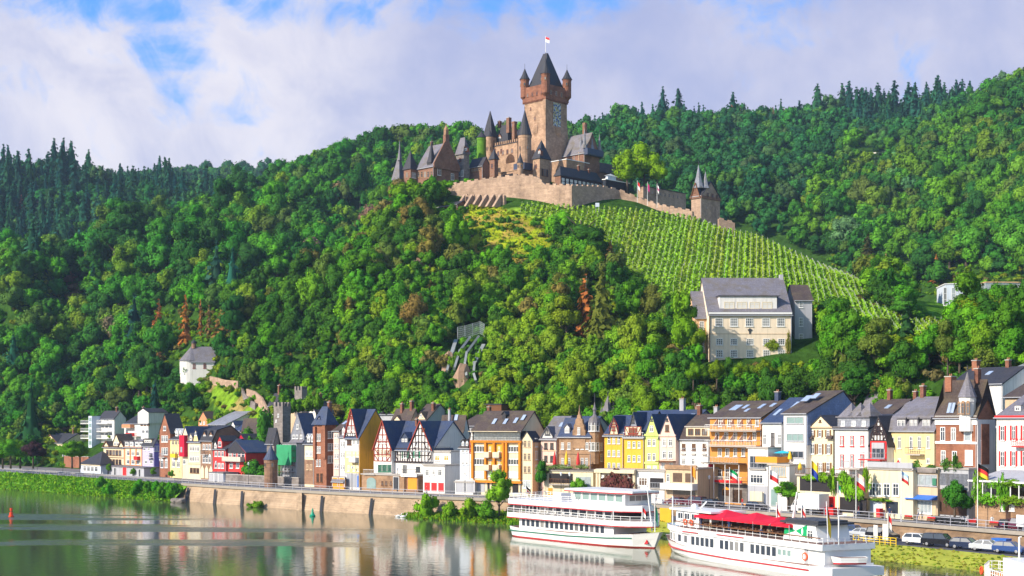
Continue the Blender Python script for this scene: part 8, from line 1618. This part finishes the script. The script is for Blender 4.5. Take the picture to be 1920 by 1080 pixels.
mx, my = candidates(380, 480, 1.15, 5); mp_ = CX+F*mx/my; mz = terrain_z(mx, my); mpy = HY-F*(mz-H)/my; k = inpoly(mp_, mpy, MEADOW)
grass_mass('meadow_grass', np.stack([mx[k], my[k], mz[k]-.1], 1), .5, [(.24, .32, .012), (.30, .33, .015), (.18, .30, .012), (.34, .24, .04)], 8, .35, 2)
# stones along the water's edge
rk = MB(); ROCKM = mat('shore_rock', (.22, .19, .17), noise=.4, kind='rock'); r_ = random.Random(3)
def stone(px, w_, z, s):
    P_ = bank_pt(px, w_); mb = MB(); mb.lathe(0, 0, [(.1*s, -.4*s), (.5*s, -.2*s), (.55*s, .15*s), (.3*s, .42*s), (.05*s, .5*s)], 6, ROCKM, r_.random(), 1+r_.random()*.6); o = mb.build('shore_stone'); o.location = (P_[0], P_[1], z); o.rotation_euler = (r_.random()*.5, r_.random()*.5, r_.random()*6); return tag(o, 'grey-brown stone lying at the corner of grass bank and quay wall', 'stone', 'stones at the quay corner')
for i in range(9): stone(326+i*2, -4.6-r_.random()*1.2, .1+r_.random()*.3, 1.0+r_.random()*.5)
# vineyard rows running up the slope
STAKE = mat('vine_stake', (.42, .43, .38), noise=.15)
d_ = np.array((.17, .985)); e_ = np.array((.985, -.17)); o0 = np.array((70.0, 400.0)); nrow = 0
VINEY = VINEYARD
for poly, lab, grp, smin in ((VINEYARD, 'vine row with pale stakes running up the slope below the castle', 'vine rows below the castle', 0), (VINE2, 'vine row on the small vineyard right of the villa', 'vine rows right of the villa', 1)):
    for kx in np.arange(-150, 150, 1.6):
        t_ = np.arange(-170, 130, .8); Q = o0+e_*kx+d_*t_[:,None]; Q = Q[Q[:,1] > 240]; qp = CX+F*Q[:,0]/Q[:,1]; qz = terrain_z(Q[:,0], Q[:,1]); qy = HY-F*(qz-H)/Q[:,1]
        k = inpoly(qp, qy, poly) & (Q[:,1] < 500)
        if k.sum() < 5: continue
        Q, qz = Q[k], qz[k]; r = np.random.RandomState(int(kx*10+5000)); m = 8; n_ = len(Q)*m
        c = np.repeat(np.stack([Q[:,0], Q[:,1], qz], 1), m, 0)+np.stack([r.normal(0, .22, n_), r.uniform(-.4, .4, n_), r.uniform(.2, 1.75, n_)], 1)
        nn_ = nrm(np.stack([r.normal(-.3, .6, n_), r.normal(-.3, .6, n_), r.uniform(.2, 1, n_)], 1)); v, q2 = cards(r, c, nn_, .40*r.uniform(.6, 1.4, n_))
        root = empty('vine_row', (Q[0][0], Q[0][1], qz[0])); tag(root, lab, 'vine row', grp)
        vo = v-np.array((Q[0][0], Q[0][1], qz[0])); o = link_mesh('vine_foliage', fast_mesh('vine_foliage', vo, np.arange(len(v)).reshape(-1, 4), q2, mats=(FOL,)), root); o.color = (*jit((.25, .42, .025), r, .12), 1)
        mb = MB()
        for j in range(0, len(Q), 4): x_, y_, z_ = Q[j][0]-Q[0][0], Q[j][1]-Q[0][1], qz[j]-qz[0]; mb.box(x_-.045, x_+.045, y_-.045, y_+.045, z_-.2, z_+2.25, STAKE)
        mb.build('trellis', root); nrow += 1
print('ROWS', nrow)
# netted rock ribs on the slope, old terrace walls
RIB = mat('shotcrete', (.27, .29, .29), noise=.35, scale=.4); ROCK = mat('cliff_rock', (.34, .22, .15), noise=.5, scale=.3, kind='rock')
def slope_rib(label, pts, wd_, m=RIB, up=.9, name='rock_rib', grp=None):
    P3 = [hit(*p) for p in pts]; r = empty(name, P3[0]); tag(r, label, 'rock rib', grp); mb = MB()
    for a, b_ in zip(P3[:-1], P3[1:]):
        a = a-P3[0]; b_ = b_-P3[0]; mb.bar((a.x, a.y-up, a.z+up*.8), (b_.x, b_.y-up, b_.z+up*.8), wd_, m, .9)
    mb.build('rib_slab', r); return r
for i, pts in enumerate((((855, 645), (848, 668), (838, 706)), ((881, 640), (862, 665), (852, 698)), ((897, 638), (875, 668), (872, 690), (875, 716)), ((907, 654), (890, 688), (888, 706), (893, 722)))): slope_rib('grey concrete rib on the netted rock face, '+('leftmost', 'second from the left', 'third from the left', 'rightmost')[i], pts, .55)
p = hit(880, 632); r = empty('rockfall_net', p); tag(r, 'rockfall net on thin steel posts above the concrete ribs', 'net'); mb = MB(); NETM = mat('wire_net', (.45, .55, .52), noise=.2)
tp = [hit(x_, y_)-p for x_, y_ in ((858, 640), (872, 636), (886, 632), (900, 628), (908, 634))]
for q in tp: mb.tube(q, q+Vector((0, -.3, 3.4)), .08, STEEL, 5)
mb.build('net_post', r); mb = MB()
for a, b_ in zip(tp[:-1], tp[1:]):
    for k_ in range(7): mb.bar(a+Vector((0, -.3, .4+k_*.5)), b_+Vector((0, -.3, .4+k_*.5)), .035, NETM)
    for k_ in range(8): c = a.lerp(b_, k_/8); mb.bar(c+Vector((0, -.3, .3)), c+Vector((0, -.3, 3.4)), .035, NETM)
mb.build('net_mesh', r)
for px, py, w_, h_ in ((848, 690, 20, 40), (866, 672, 18, 30), (884, 690, 20, 44), (900, 676, 18, 36), (862, 716, 40, 20)): shrub(px, py, w_, h_*.6, jit((.16, .32, .015), rs), 'creeper growing between the concrete ribs', 'creepers between the concrete ribs')
def outcrop(px, py, wpx, hpx, lab):
    p = hit(px, py); s = F/p.y; r_ = np.random.RandomState(int(px)); mb = MB(); R = wpx/2/s; hh = hpx/s; n_ = 9; rows_ = [(1.0, -.5), (1.05, .15), (.85, .55), (.55, .9), (.1, 1.0)]; vs = []; fs = []
    for rr, z_ in rows_:
        for i in range(n_): a = 6.283*i/n_; q = rr*R*r_.uniform(.75, 1.2); vs.append((q*math.cos(a), q*.6*math.sin(a), z_*hh*r_.uniform(.85, 1.1)))
    for j in range(4):
        for i in range(n_): a, b_ = j*n_+i, j*n_+(i+1) % n_; fs.append((a, b_, b_+n_, a+n_))
    fs.append(tuple(range(4*n_, 5*n_))); mb.add(vs, fs, ROCK); o = mb.build('rock_outcrop'); o.location = p; tag(o, lab, 'rock')
for px, py, w_, h_, lab in ((868, 716, 34, 34, 'rock face between the concrete ribs'), (788, 508, 40, 24, 'pale pink rock outcrop on the spur under the castle'), (730, 505, 30, 10, 'ivy-topped old wall stump left of the pink outcrop'), (840, 690, 26, 30, 'brown rock left of the concrete ribs'), (640, 622, 18, 26, 'small brown crag on the left flank of the spur'), (665, 530, 16, 18, 'small orange rock high on the spur'), (1310, 765, 26, 20, 'pale rock above the roofs left of the orange hotel'), (1190, 762, 40, 16, 'pale rock behind the lime house roof'), (170, 725, 50, 22, 'brownish rock patch on the far left slope'), (100, 610, 36, 14, 'pale rock band high on the left slope'), (770, 690, 14, 26, 'orange-brown rock strip on the slope')): outcrop(px, py, w_, h_, lab)
def slope_wall(label, pts, hgt, m, th=.5, sink=1.2):
    P3 = [hit(*p) for p in pts]; r = empty('terrace_wall', P3[0]); tag(r, label, 'wall'); mb = MB()
    for a, b_ in zip(P3[:-1], P3[1:]):
        d = b_-a; d.z = 0; n = Vector((-d.y, d.x, 0)).normalized()*th; v = [a, b_, b_+n, a+n]; mb.add([q-P3[0]-Vector((0, 0, sink)) for q in v]+[q-P3[0]+Vector((0, 0, hgt)) for q in v], [(0,3,2,1),(4,5,6,7),(0,1,5,4),(1,2,6,5),(2,3,7,6),(3,0,4,7)], m)
    mb.build('wall_face', r)
slope_wall('pale stone terrace wall climbing the slope below the chapel', ((393, 722), (405, 724), (420, 728), (446, 732)), 2.4, C_WALL); slope_wall('winding path wall between the bare terraces', ((452, 738), (456, 750), (466, 764), (478, 772)), 2.0, B_GREY); slope_wall('steep pale buttress wall left of the slate-hung house', ((462, 752), (476, 757), (490, 768), (500, 790)), 3.2, C_WALL)
# road cut high on the right hill
p0, p1 = hit(1620, 292), hit(1728, 281); r = empty('guard_rail', p0); tag(r, 'white guard rail along the road high on the right hill', 'guard rail'); mb = MB(); L_ = p1-p0
for k_ in range(12): mb.bar(L_*(k_/12)+Vector((0,-1,.6)), L_*((k_+1)/12)+Vector((0,-1,.6)), .7, WHITE, .15)
mb.build('rail', r); mb = MB(); mb.bar(Vector((0,-.8,-.5)), Vector((0,-.8,.7)), .2, WHITE); pm = mb.mesh('post'); [link_mesh('post', pm, r, L_*(k_/12)) for k_ in range(13)]
# ------------------------------------------------------------------ cars, lamps, flags, people
def paint(n, c): return mat('car_'+n, c, rough=.22, noise=.03, spec=.8)
TYRE = mat('tyre', (.015, .015, .016)); RIM = mat('wheel_rim', (.5, .5, .52), rough=.3, metal=.6); LAMPG = mat('lamp_glass', (.75, .75, .78), rough=.1); TAIL = mat('tail_lamp', (.45, .01, .01), rough=.2); PLATE = mat('number_plate', (.75, .75, .7))
_cars = {}
def loft_car(kind):
    """half-width outline rows: (z, list of x from rear to front at that height, half width)"""
    if kind == 'van': L, Hh, body, cab = 4.7, 1.75, [(-2.35, .35), (-2.38, .8), (-2.3, 1.05), (1.35, 1.08), (2.2, .85), (2.36, .6), (2.3, .32)], (-2.25, -2.0, .75, 1.45)
    elif kind == 'sedan': L, Hh, body, cab = 4.4, 1.43, [(-2.2, .35), (-2.22, .75), (-2.1, .95), (-1.5, .97), (1.0, .95), (2.0, .78), (2.22, .58), (2.18, .3)], (-1.65, -1.0, .45, 1.15)
    else: L, Hh, body, cab = 4.0, 1.48, [(-1.98, .35), (-2.02, .75), (-1.95, .95), (.95, .97), (1.85, .8), (2.02, .58), (1.98, .3)], (-1.92, -1.55, .45, 1.15)
    mb = MB(); n = len(body); K = 'BODY'; rows_ = []
    for y_, s in ((-.86, .93), (-.82, 1.0), (.82, 1.0), (.86, .93)): rows_.append([(x_*(.985 if abs(y_) > .84 else 1), y_, .25+(z_-.25)*(s if z_ > .6 else 1)) for x_, z_ in body])
    return L, Hh, rows_, cab, body
def car(kind, colname, col, pos, rz, label, group=None):
    key = kind; L, Hh, rows_, cab, body = loft_car(kind); root = empty('parked_car', pos, rz); tag(root, label, 'car', group); P_ = paint(colname, col)
    ck = (kind, colname)
    if ck not in _cars:
        mb = MB(); n = len(body); vs = [p for r_ in rows_ for p in r_]; fs = []
        for a in range(3):
            for i in range(n): j = (i+1) % n; fs.append((a*n+i, a*n+j, (a+1)*n+j, (a+1)*n+i))
        fs += [tuple(range(n)), tuple(range(4*n-1, 3*n-1, -1))]; mb.add(vs, fs, P_)
        xr, xrt, xft, xf = cab; zb = .94; yb, yt = .80, .62
        mb.add([(xrt,-yt,Hh-.06),(xft,-yt,Hh-.06),(xft,yt,Hh-.06),(xrt,yt,Hh-.06),(xrt+.12,-yt+.1,Hh),(xft-.12,-yt+.1,Hh),(xft-.12,yt-.1,Hh),(xrt+.12,yt-.1,Hh)], [(0,1,5,4),(1,2,6,5),(2,3,7,6),(3,0,4,7),(4,5,6,7)], P_)
        for x0, x1 in ((xr, xrt), (xf, xft), ((xr+xf)/2-.1, (xrt+xft)/2)):
            for sg in (-1, 1): mb.bar((x0, sg*yb, zb), (x1, sg*yt, Hh-.04), .09, P_, .09)
        b_ = mb.mesh('body')
        mb = MB(); e = .012; mb.add([(xr,-yb,zb),(xf,-yb,zb),(xf,yb,zb),(xr,yb,zb),(xrt,-yt+e,Hh-.05),(xft,-yt+e,Hh-.05),(xft,yt-e,Hh-.05),(xrt,yt-e,Hh-.05)], [(0,1,5,4),(1,2,6,5),(2,3,7,6),(3,0,4,7)], GLASS); g_ = mb.mesh('window_band')
        mb = MB(); mb.lathe(0, 0, [(.2, -.1), (.31, -.09), (.32, 0), (.31, .09), (.2, .1)], 16, TYRE); t_ = mb.mesh('tyre'); mb = MB(); mb.lathe(0, 0, [(.05, -.115), (.2, -.105), (.2, .105), (.05, .115)], 10, RIM); r_ = mb.mesh('rim')
        mb = MB(); mb.box(-.03, .03, -.17, .17, -.07, .07, LAMPG); hl = mb.mesh('headlight'); mb = MB(); mb.box(-.03, .03, -.15, .15, -.09, .09, TAIL); tl = mb.mesh('tail_light'); mb = MB(); mb.box(-.02, .02, -.26, .26, -.06, .06, PLATE); pl_ = mb.mesh('number_plate')
        _cars[ck] = (b_, g_, t_, r_, hl, tl, pl_)
    b_, g_, t_, r_, hl, tl, pl_ = _cars[ck]; link_mesh('body', b_, root); link_mesh('window_band', g_, root); xw = L*.31
    for x_ in (-xw, xw):
        for sg in (-1, 1): w_ = link_mesh('tyre', t_, root, (x_, sg*.76, .32)); w_.name = 'wheel'; w_.rotation_euler = (math.pi/2, 0, 0); link_mesh('rim', r_, w_)
    for sg in (-1, 1): link_mesh('headlight', hl, root, (L/2-.12, sg*.58, .68)); link_mesh('tail_light', tl, root, (-L/2+.02, sg*.66, .78))
    link_mesh('number_plate', pl_, root, (L/2+.02, 0, .45)); return root
def pcar(kind, cn, c, px, w_, z, label, turn=0.0, group=None): P_ = bank_pt(px, w_); d = bank_dir(px, w_); return car(kind, cn, c, (P_[0], P_[1], z), math.atan2(d[1], d[0])+turn, label, group)
lz = lambda px: lower(px)+.01
WHT, BLK, NAVY, SILV, BLUE, MAROON, DGREY = (.78,.78,.78), (.012,.012,.016), (.02,.03,.07), (.5,.52,.54), (.03,.07,.22), (.10,.012,.025), (.06,.06,.07)
for kind, cn, c, px, lab in (('hatch', 'white', WHT, 1722, 'white hatchback, first of the cars parked behind the grassy bank'), ('van', 'black', BLK, 1762, 'black people carrier parked right of the white hatchback'), ('hatch', 'navy', NAVY, 1812, 'dark blue hatchback right of the black people carrier'), ('sedan', 'silver', SILV, 1852, 'silver saloon between two dark blue cars'), ('hatch', 'blue', BLUE, 1893, 'dark blue car, last of the cars parked behind the grassy bank')):
    pcar(kind, cn, c, px, -6.0, lz(px), lab, .25)
for kind, cn, c, px, lab in (('hatch', 'silver', SILV, 1320, 'silver car on the lower quay behind the ship bow'), ('van', 'blue', BLUE, 1597, 'blue car on the lower quay behind the ship stern'), ('sedan', 'silver', SILV, 1622, 'silver car on the lower quay behind the ship stern'), ('van', 'black', BLK, 1655, 'black car on the lower quay beside the white panel')): pcar(kind, cn, c, px, -4.6, lz(px), lab, .15)
for kind, cn, c, px, lab, tn in (('sedan', 'maroon', MAROON, 1268, 'maroon car on the road before the beige annexe, left of two', 3.1), ('van', 'maroon', MAROON, 1303, 'dark red van-like car before the beige annexe, right of two', 3.1), ('hatch', 'black', BLK, 1336, 'black car before the orange hotel arches', 0), ('hatch', 'black', BLK, 1421, 'small black car before the grey garage', 0), ('sedan', 'plum', (.05, .012, .04), 1893, 'plum coloured car with its tail to the river by the vine terrace', 1.6), ('van', 'maroon', MAROON, 1921, 'dark red car at the right edge by the vine terrace', 1.6)): pcar(kind, cn, c, px, 3.6, ZT+.01, lab, tn)
# lorry, market stall, bins
P_ = bank_pt(1522, 3.4); d = bank_dir(1522, 3.4); r = empty('delivery_lorry', (P_[0], P_[1], ZT), math.atan2(d[1], d[0])); tag(r, 'white box lorry parked below the vine restaurant', 'lorry'); mb = MB(); mb.box(-1.9, 2.6, -1.1, 1.1, .95, 3.3, WHITE); mb.build('cargo_box', r); mb = MB(); mb.prism_y([(-3.5, .5), (-1.95, .5), (-1.95, 2.2), (-2.7, 2.25), (-3.3, 1.4), (-3.5, 1.2)], -1.0, 1.0, WHITE); c_ = mb.build('cab', r); mb = MB(); mb.prism_y([(-3.22, 1.4), (-2.2, 1.4), (-2.2, 2.05), (-2.72, 2.1)], -1.02, 1.02, GLASS); mb.build('window_band', c_); mb = MB(); mb.box(-3.2, 2.5, -.9, .9, .55, .8, DARKM); mb.build('chassis', r)
for x_ in (-2.7, 1.4):
    for sg in (-1, 1): mb = MB(); mb.lathe(0, 0, [(.25, -.12), (.42, -.1), (.42, .1), (.25, .12)], 14, TYRE); o = mb.build('wheel', r, loc=(x_, sg*.9, .42)); o.rotation_euler = (math.pi/2, 0, 0)
def crate(name, label, px, w_, wd_, dp, hh, m, cat, lid=None, z=ZT+.13):
    P_ = bank_pt(px, w_); d = bank_dir(px, w_); r = empty(name, (P_[0], P_[1], z), math.atan2(d[1], d[0])); tag(r, label, cat); mb = MB(); mb.prism_x([(-dp/2, 0), (dp/2, 0), (dp/2*1.1, hh), (-dp/2*1.1, hh)], -wd_/2, wd_/2, m); mb.build('container', r)
    mb = MB(); mb.box(-wd_/2-.05, wd_/2+.05, -dp*.6, dp*.6, hh+.003, hh+.1, lid or m); mb.build('lid', r); return r
crate('market_stall', 'red market stall box right of the white lorry', 1556, 4.2, 2.6, 1.2, 1.0, M_RED, 'stall'); crate('waste_bin', 'red bin by the platform restaurant door', 1649, 6.2, .7, .7, 1.2, M_RED, 'bin'); crate('waste_bin', 'blue wheeled container behind the parked cars, left of two', 1872, -1.8, 1.3, 1.0, 1.25, M_BLUE, 'bin', z=lz(1870)); crate('waste_bin', 'blue wheeled container behind the parked cars, right of two', 1884, -1.9, 1.3, 1.0, 1.3, M_BLUE, 'bin', z=lz(1880))
def panel(name, label, px, w_, z, wd_, h0, h1, m, cat='sign'):
    P_ = bank_pt(px, w_); d = bank_dir(px, w_); r = empty(name, (P_[0], P_[1], z), math.atan2(d[1], d[0])); tag(r, label, cat); mb = MB(); mb.box(-wd_/2, wd_/2, -.05, .05, h0, h1, m); mb.build('board', r); mb = MB(); [mb.box(s*wd_/2*.8-.04, s*wd_/2*.8+.04, .055, .12, -.3, h1-.1, STEEL) for s in (-1, 1)]; mb.build('post', r)
panel('notice_board', 'blank white panel on posts at the right end of the road', 1915, .6, ZT, 1.5, .8, 2.3, WHITE); panel('notice_board', 'white panel on the landing by the ship stern', 1660, -8.5, lz(1660), .9, .3, 2.6, WHITE); panel('notice_board', 'narrow white panel right of the stern flag', 1642, -9, lz(1640), .7, .4, 2.4, WHITE); panel('notice_board', 'orange-yellow panel on the bank behind the three-deck ship bow', 1248, -8.5, 1.2, 2.6, .5, 3.0, mat('ochre_paint', (.65, .38, .03), noise=.2))
# landing fence of the ship with canopies
P_ = [bank_pt(p, -9.5) for p in (1600, 1680)]; r = empty('landing_fence', (P_[0][0], P_[0][1], lz(1600)-.2)); tag(r, 'yellow fence along the landing stage by the canopied ship', 'fence'); q = Vector((P_[1][0]-P_[0][0], P_[1][1]-P_[0][1], 0)); mb = MB(); [mb.bar(Vector((0,0,h_)), q+Vector((0,0,h_)), .08, M_YELLOW) for h_ in (.4, .75, 1.1)]; mb.build('rail', r); mb = MB(); mb.bar((0,0,0), (0,0,1.15), .1, M_YELLOW); pm = mb.mesh('post'); [link_mesh('post', pm, r, q*(k/8)) for k in range(9)]
# lamps
lm = MB(); lm.tube((0,0,0), (0,0,4.4), .06, DARKM, 6, .045); lm.lathe(0, 0, [(.12, 0), (.1, .5)], 8, DARKM); LP_ = lm.mesh('lamp_post'); lm = MB(); lm.lathe(0, 0, [(.12, 4.4), (.22, 4.8), (.26, 4.85), (.05, 5.1)], 8, LAMPG); LH_ = lm.mesh('lantern')
for px, w_ in ((70, 10), (118, 10), (150, 10), (300, 10), (405, 10), (466, 10), (519, 10), (660, 10), (745, 10), (1052, 5), (1068, 4.4), (1330, 9), (1700, 9.3), (1765, 9.3), (1800, 9.2), (1812, 9.2)):
    P_ = bank_pt(px, w_); r = empty('street_lamp', (P_[0], P_[1], ZT+.1)); tag(r, 'slim dark street lamp on the pavement along the river road', 'street lamp', 'street lamps along the river road'); link_mesh('post', LP_, r); link_mesh('lantern', LH_, r)
# flags on the promenade
CYAN = mat('pale_blue_cloth', (.35, .5, .7)); M_DBL = mat('navy_cloth', (.02, .05, .3)); GRN = mat('flag_green', (.0, .27, .08))
def pflag(label, px, py0, cols_, w_=1.0, fh=1.5, fw=1.6, wind=1): P_ = bank_pt(px, w_); return flag('flagpole', label, px, py0, HY+F*(H-ZT)/P_[1], P_[1], cols_, fh, fw, wind=wind)
pflag('orange flag on a tall pole before the beige annexe', 1296, 872, (M_ORANGE,), 1.0, 1.6, 1.0); pflag('green white red flag before the orange hotel', 1368, 878, (GRN, WHITE, M_RED), 1.0, 1.6, 1.8); pflag('white and red flag on the pole before the white ground floor', 1443, 880, (WHITE, M_RED), 1.0, 1.5, 1.9); pflag('yellow and blue flag before the brown shuttered house', 1521, 862, (M_YELLOW, M_DBL), 1.0, 2.2, 1.4); pflag('pale pink flag on the tall pole left of the platform restaurant', 1605, 884, (M_PINK if False else P_PINK, WHITE, M_RED), 1.0, 2.0, 1.8); pflag('red and white flag beside the platform terrace', 1690, 882, (CYAN, WHITE, M_RED), 1.0, 1.4, 1.4); pflag('black red gold flag on the pole beside the vine terrace', 1833, 868, (BLACK, M_RED, M_YELLOW), 3.0, 1.6, 2.0)
pflag('red pennant on the lower quay beside the silver car', 1273, 962, (M_RED,), -9, .8, .7); pflag('red and white pennant on the bank behind the white panel', 1665, 963, (M_RED, WHITE), -9, 1.6, .6); pflag('green and white pole flag below the striped lamp', 1571, 905, (GRN, WHITE), .8, 1.4, .5)
# red barge boards hung on the railing
for i, px in enumerate((1705, 1748, 1866)): P_ = bank_pt(px, .05); d = bank_dir(px); r = empty('flower_trough', (P_[0], P_[1], ZT+.5), math.atan2(d[1], d[0])); tag(r, 'red flower trough hung on the road railing', 'flower trough', 'flower troughs on the road railing'); mb = MB(); mb.box(-.7, .7, -.35, -.06, .2, .5, T_BROWN); mb.build('trough', r); mb = MB(); [mb.lathe(-.6+.2*k, -.2, [(.02, .5), (.14, .58), (.1, .72), (.02, .78)], 6, M_RED) for k in range(7)]; mb.build('blossom', r)
# motorcycles
def moto(px, w_, c, lab, grp=None):
    P_ = bank_pt(px, w_); d = bank_dir(px); r = empty('motorcycle', (P_[0], P_[1], ZT+.13), math.atan2(d[1], d[0])+1.0); tag(r, lab, 'motorcycle', grp)
    for x_ in (-.7, .7): mb = MB(); mb.lathe(0, 0, [(.2, -.05), (.31, -.05), (.31, .05), (.2, .05)], 12, TYRE); o = mb.build('wheel', r, loc=(x_, 0, .31)); o.rotation_euler = (math.pi/2, 0, 0)
    mb = MB(); mb.prism_y([(-.45, .35), (.35, .35), (.5, .75), (.2, .95), (-.1, .8), (-.7, .85), (-.75, .7)], -.14, .14, c); mb.build('frame', r); mb = MB(); mb.bar((.7, 0, .31), (.42, 0, 1.05), .06, STEEL); mb.bar((.42, -.35, 1.05), (.42, .35, 1.05), .05, DARKM); mb.build('fork', r); mb = MB(); mb.box(-.75, .05, -.13, .13, .86, .95, BLACK); mb.build('saddle', r)
for px in (1756, 1766, 1776, 1786, 1796): moto(px, 4.6, DARKM, 'dark motorcycle parked in the row under the street tree', 'dark motorcycles under the street tree')
moto(1824, 4.4, M_RED, 'red motorcycle parked left of the vine terrace wall')
# people
SKIN = mat('skin', (.55, .32, .22)); HAIR = mat('dark_hair', (.03, .02, .015))
def person(pos, rz, top, trou, label, sit=False, group=None):
    """one continuous skinned figure"""
    V_ = {'pel': (0,0,.95,.135,.10), 'spi': (0,.01,1.15,.12,.095), 'che': (0,.0,1.34,.155,.10), 'nec': (0,0,1.49,.05,.05), 'hea': (0,.02,1.60,.085,.095), 'cro': (0,.01,1.72,.06,.07)}
    E_ = [('pel','spi'),('spi','che'),('che','nec'),('nec','hea'),('hea','cro')]
    for s, n in ((-1,'l'),(1,'r')):
        st = .10*s
        leg = {'hip'+n: (.09*s,0,.90,.085,.085), 'kne'+n: (.10*s,.03+st,.50,.06,.06), 'ank'+n: (.10*s,-.02+st*1.6,.09,.042,.042), 'toe'+n: (.10*s,.14+st*1.6,.05,.04,.03)}
        if sit: leg = {'hip'+n: (.09*s,0,.90,.085,.085), 'kne'+n: (.11*s,.42,.93,.062,.062), 'ank'+n: (.11*s,.45,.5,.042,.042), 'toe'+n: (.11*s,.6,.46,.04,.03)}
        arm = {'sho'+n: (.19*s,0,1.40,.055,.055), 'elb'+n: (.25*s,-.02-st*.5,1.12,.04,.04), 'wri'+n: (.25*s,.08-st*.8,.88,.03,.03), 'fin'+n: (.25*s,.11-st*.8,.78,.03,.018)}
        V_.update(leg); V_.update(arm); E_ += [('pel','hip'+n),('hip'+n,'kne'+n),('kne'+n,'ank'+n),('ank'+n,'toe'+n),('che','sho'+n),('sho'+n,'elb'+n),('elb'+n,'wri'+n),('wri'+n,'fin'+n)]
    ks = list(V_); me = bpy.data.meshes.new('person_body'); me.from_pydata([V_[k][:3] for k in ks], [(ks.index(a), ks.index(b)) for a, b in E_], [])
    o = bpy.data.objects.new('person_body', me); COL.objects.link(o); o.modifiers.new('skin', 'SKIN'); me.skin_vertices or None
    for i, k in enumerate(ks): me.skin_vertices[0].data[i].radius = V_[k][3:]; me.skin_vertices[0].data[i].use_root = (k == 'pel')
    sb = o.modifiers.new('sub', 'SUBSURF'); sb.levels = 1; sb.render_levels = 1
    dg = bpy.context.evaluated_depsgraph_get(); m2 = bpy.data.meshes.new_from_object(o.evaluated_get(dg)); bpy.data.objects.remove(o)
    m2.name = 'person'; m2.materials.clear()
    for m in (SKIN, top, trou, HAIR, DARKM): m2.materials.append(m)
    for p in m2.polygons:
        c = p.center; a = 0
        if c.z > 1.66 or (c.z > 1.56 and c.y < -.02): a = 3
        elif c.z > 1.5: a = 0
        elif abs(c.x) > .2 and c.z < 1.05: a = 0
        elif c.z > .98: a = 1
        elif c.z > (.1 if not sit else .52): a = 2
        else: a = 4
        p.material_index = a; p.use_smooth = True
    r = link_mesh('person', m2, None, pos, rz); tag(r, label, 'person', group); return r
def pper(px, w_, top, trou, lab, rz=0, z=ZT+.12): P_ = bank_pt(px, w_); return person((P_[0], P_[1], z), rz, top, trou, lab)
JEAN = mat('blue_jeans', (.05, .09, .2)); TEE = mat('white_shirt', (.7, .7, .7)); RSH = mat('red_shirt', (.5, .04, .04)); NAVYC = mat('navy_shirt', (.03, .05, .13)); KHA = mat('khaki_trousers', (.3, .23, .14))
pper(1722, 7.2, TEE, JEAN, 'person in white top and blue jeans walking past the shop with the blue awning', 1.2); pper(1654, -7.6, BLACK, KHA, 'person in black top standing near the white landing panel', 2.5, lz(1650)); pper(1345, 5.5, KHA, JEAN, 'person in sandy top before the hotel arches', .4); pper(1392, 5.2, RSH, JEAN, 'person in red top at the hotel door', 2.0); pper(1560, 5.4, NAVYC, KHA, 'person in navy top behind the red market stall', 3.0)
for i, (f, yo, tp, lab) in enumerate(((.33, -2.6, TEE, 'person in white top under the first red canopy on the ship'), (.45, -2.7, NAVYC, 'person in navy top between the ship tables'), (.52, 1.5, RSH, 'person in red top on the far side of the ship deck'), (.64, -2.8, KHA, 'person in sandy top under the third red canopy'), (.70, -3.2, BLACK, 'person in black top leaning near the green emblem'), (.27, -2.6, NAVYC, 'person in navy top by the ship wheelhouse'))):
    M_, L_, y_, rz_ = SHIP2; q = M_@Vector((L_*f, y_+yo, 3.99)); person(q, rz_+i, tp, JEAN if i % 2 else KHA, lab)
for px, w_, tp, lab in ((1610, 5.0, RSH, 'person in red top before the dark restaurant opening'), (1668, 6.0, NAVYC, 'person in navy top by the platform restaurant'), (1450, 7.4, KHA, 'person in sandy top by the white ground floor door'), (1860, 2.6, TEE, 'person in white top walking below the vine terrace'), (1230, 4.5, NAVYC, 'person in navy top before the white veranda'), (800, 6.0, RSH, 'person in red top walking past the red garage doors')): pper(px, w_, tp, JEAN, lab, px)
# ------------------------------------------------------------------ the hazy air of the valley
hm = bpy.data.materials.new('haze_air'); hm.use_nodes = True; t = hm.node_tree; t.nodes.clear(); o_ = nd(t, 'ShaderNodeOutputMaterial'); v_ = nd(t, 'ShaderNodeVolumePrincipled', Density=0.00009)
v_.inputs['Color'].default_value = (0.55, 0.75, 1.0, 1); v_.inputs['Anisotropy'].default_value = 0.1; lk(t, v_.outputs[0], o_.inputs['Volume'])
mb = MB(); mb.box(-1500, 1500, -500, 2100, -8, 420, hm); struct(mb.build('haze'), 'stuff')
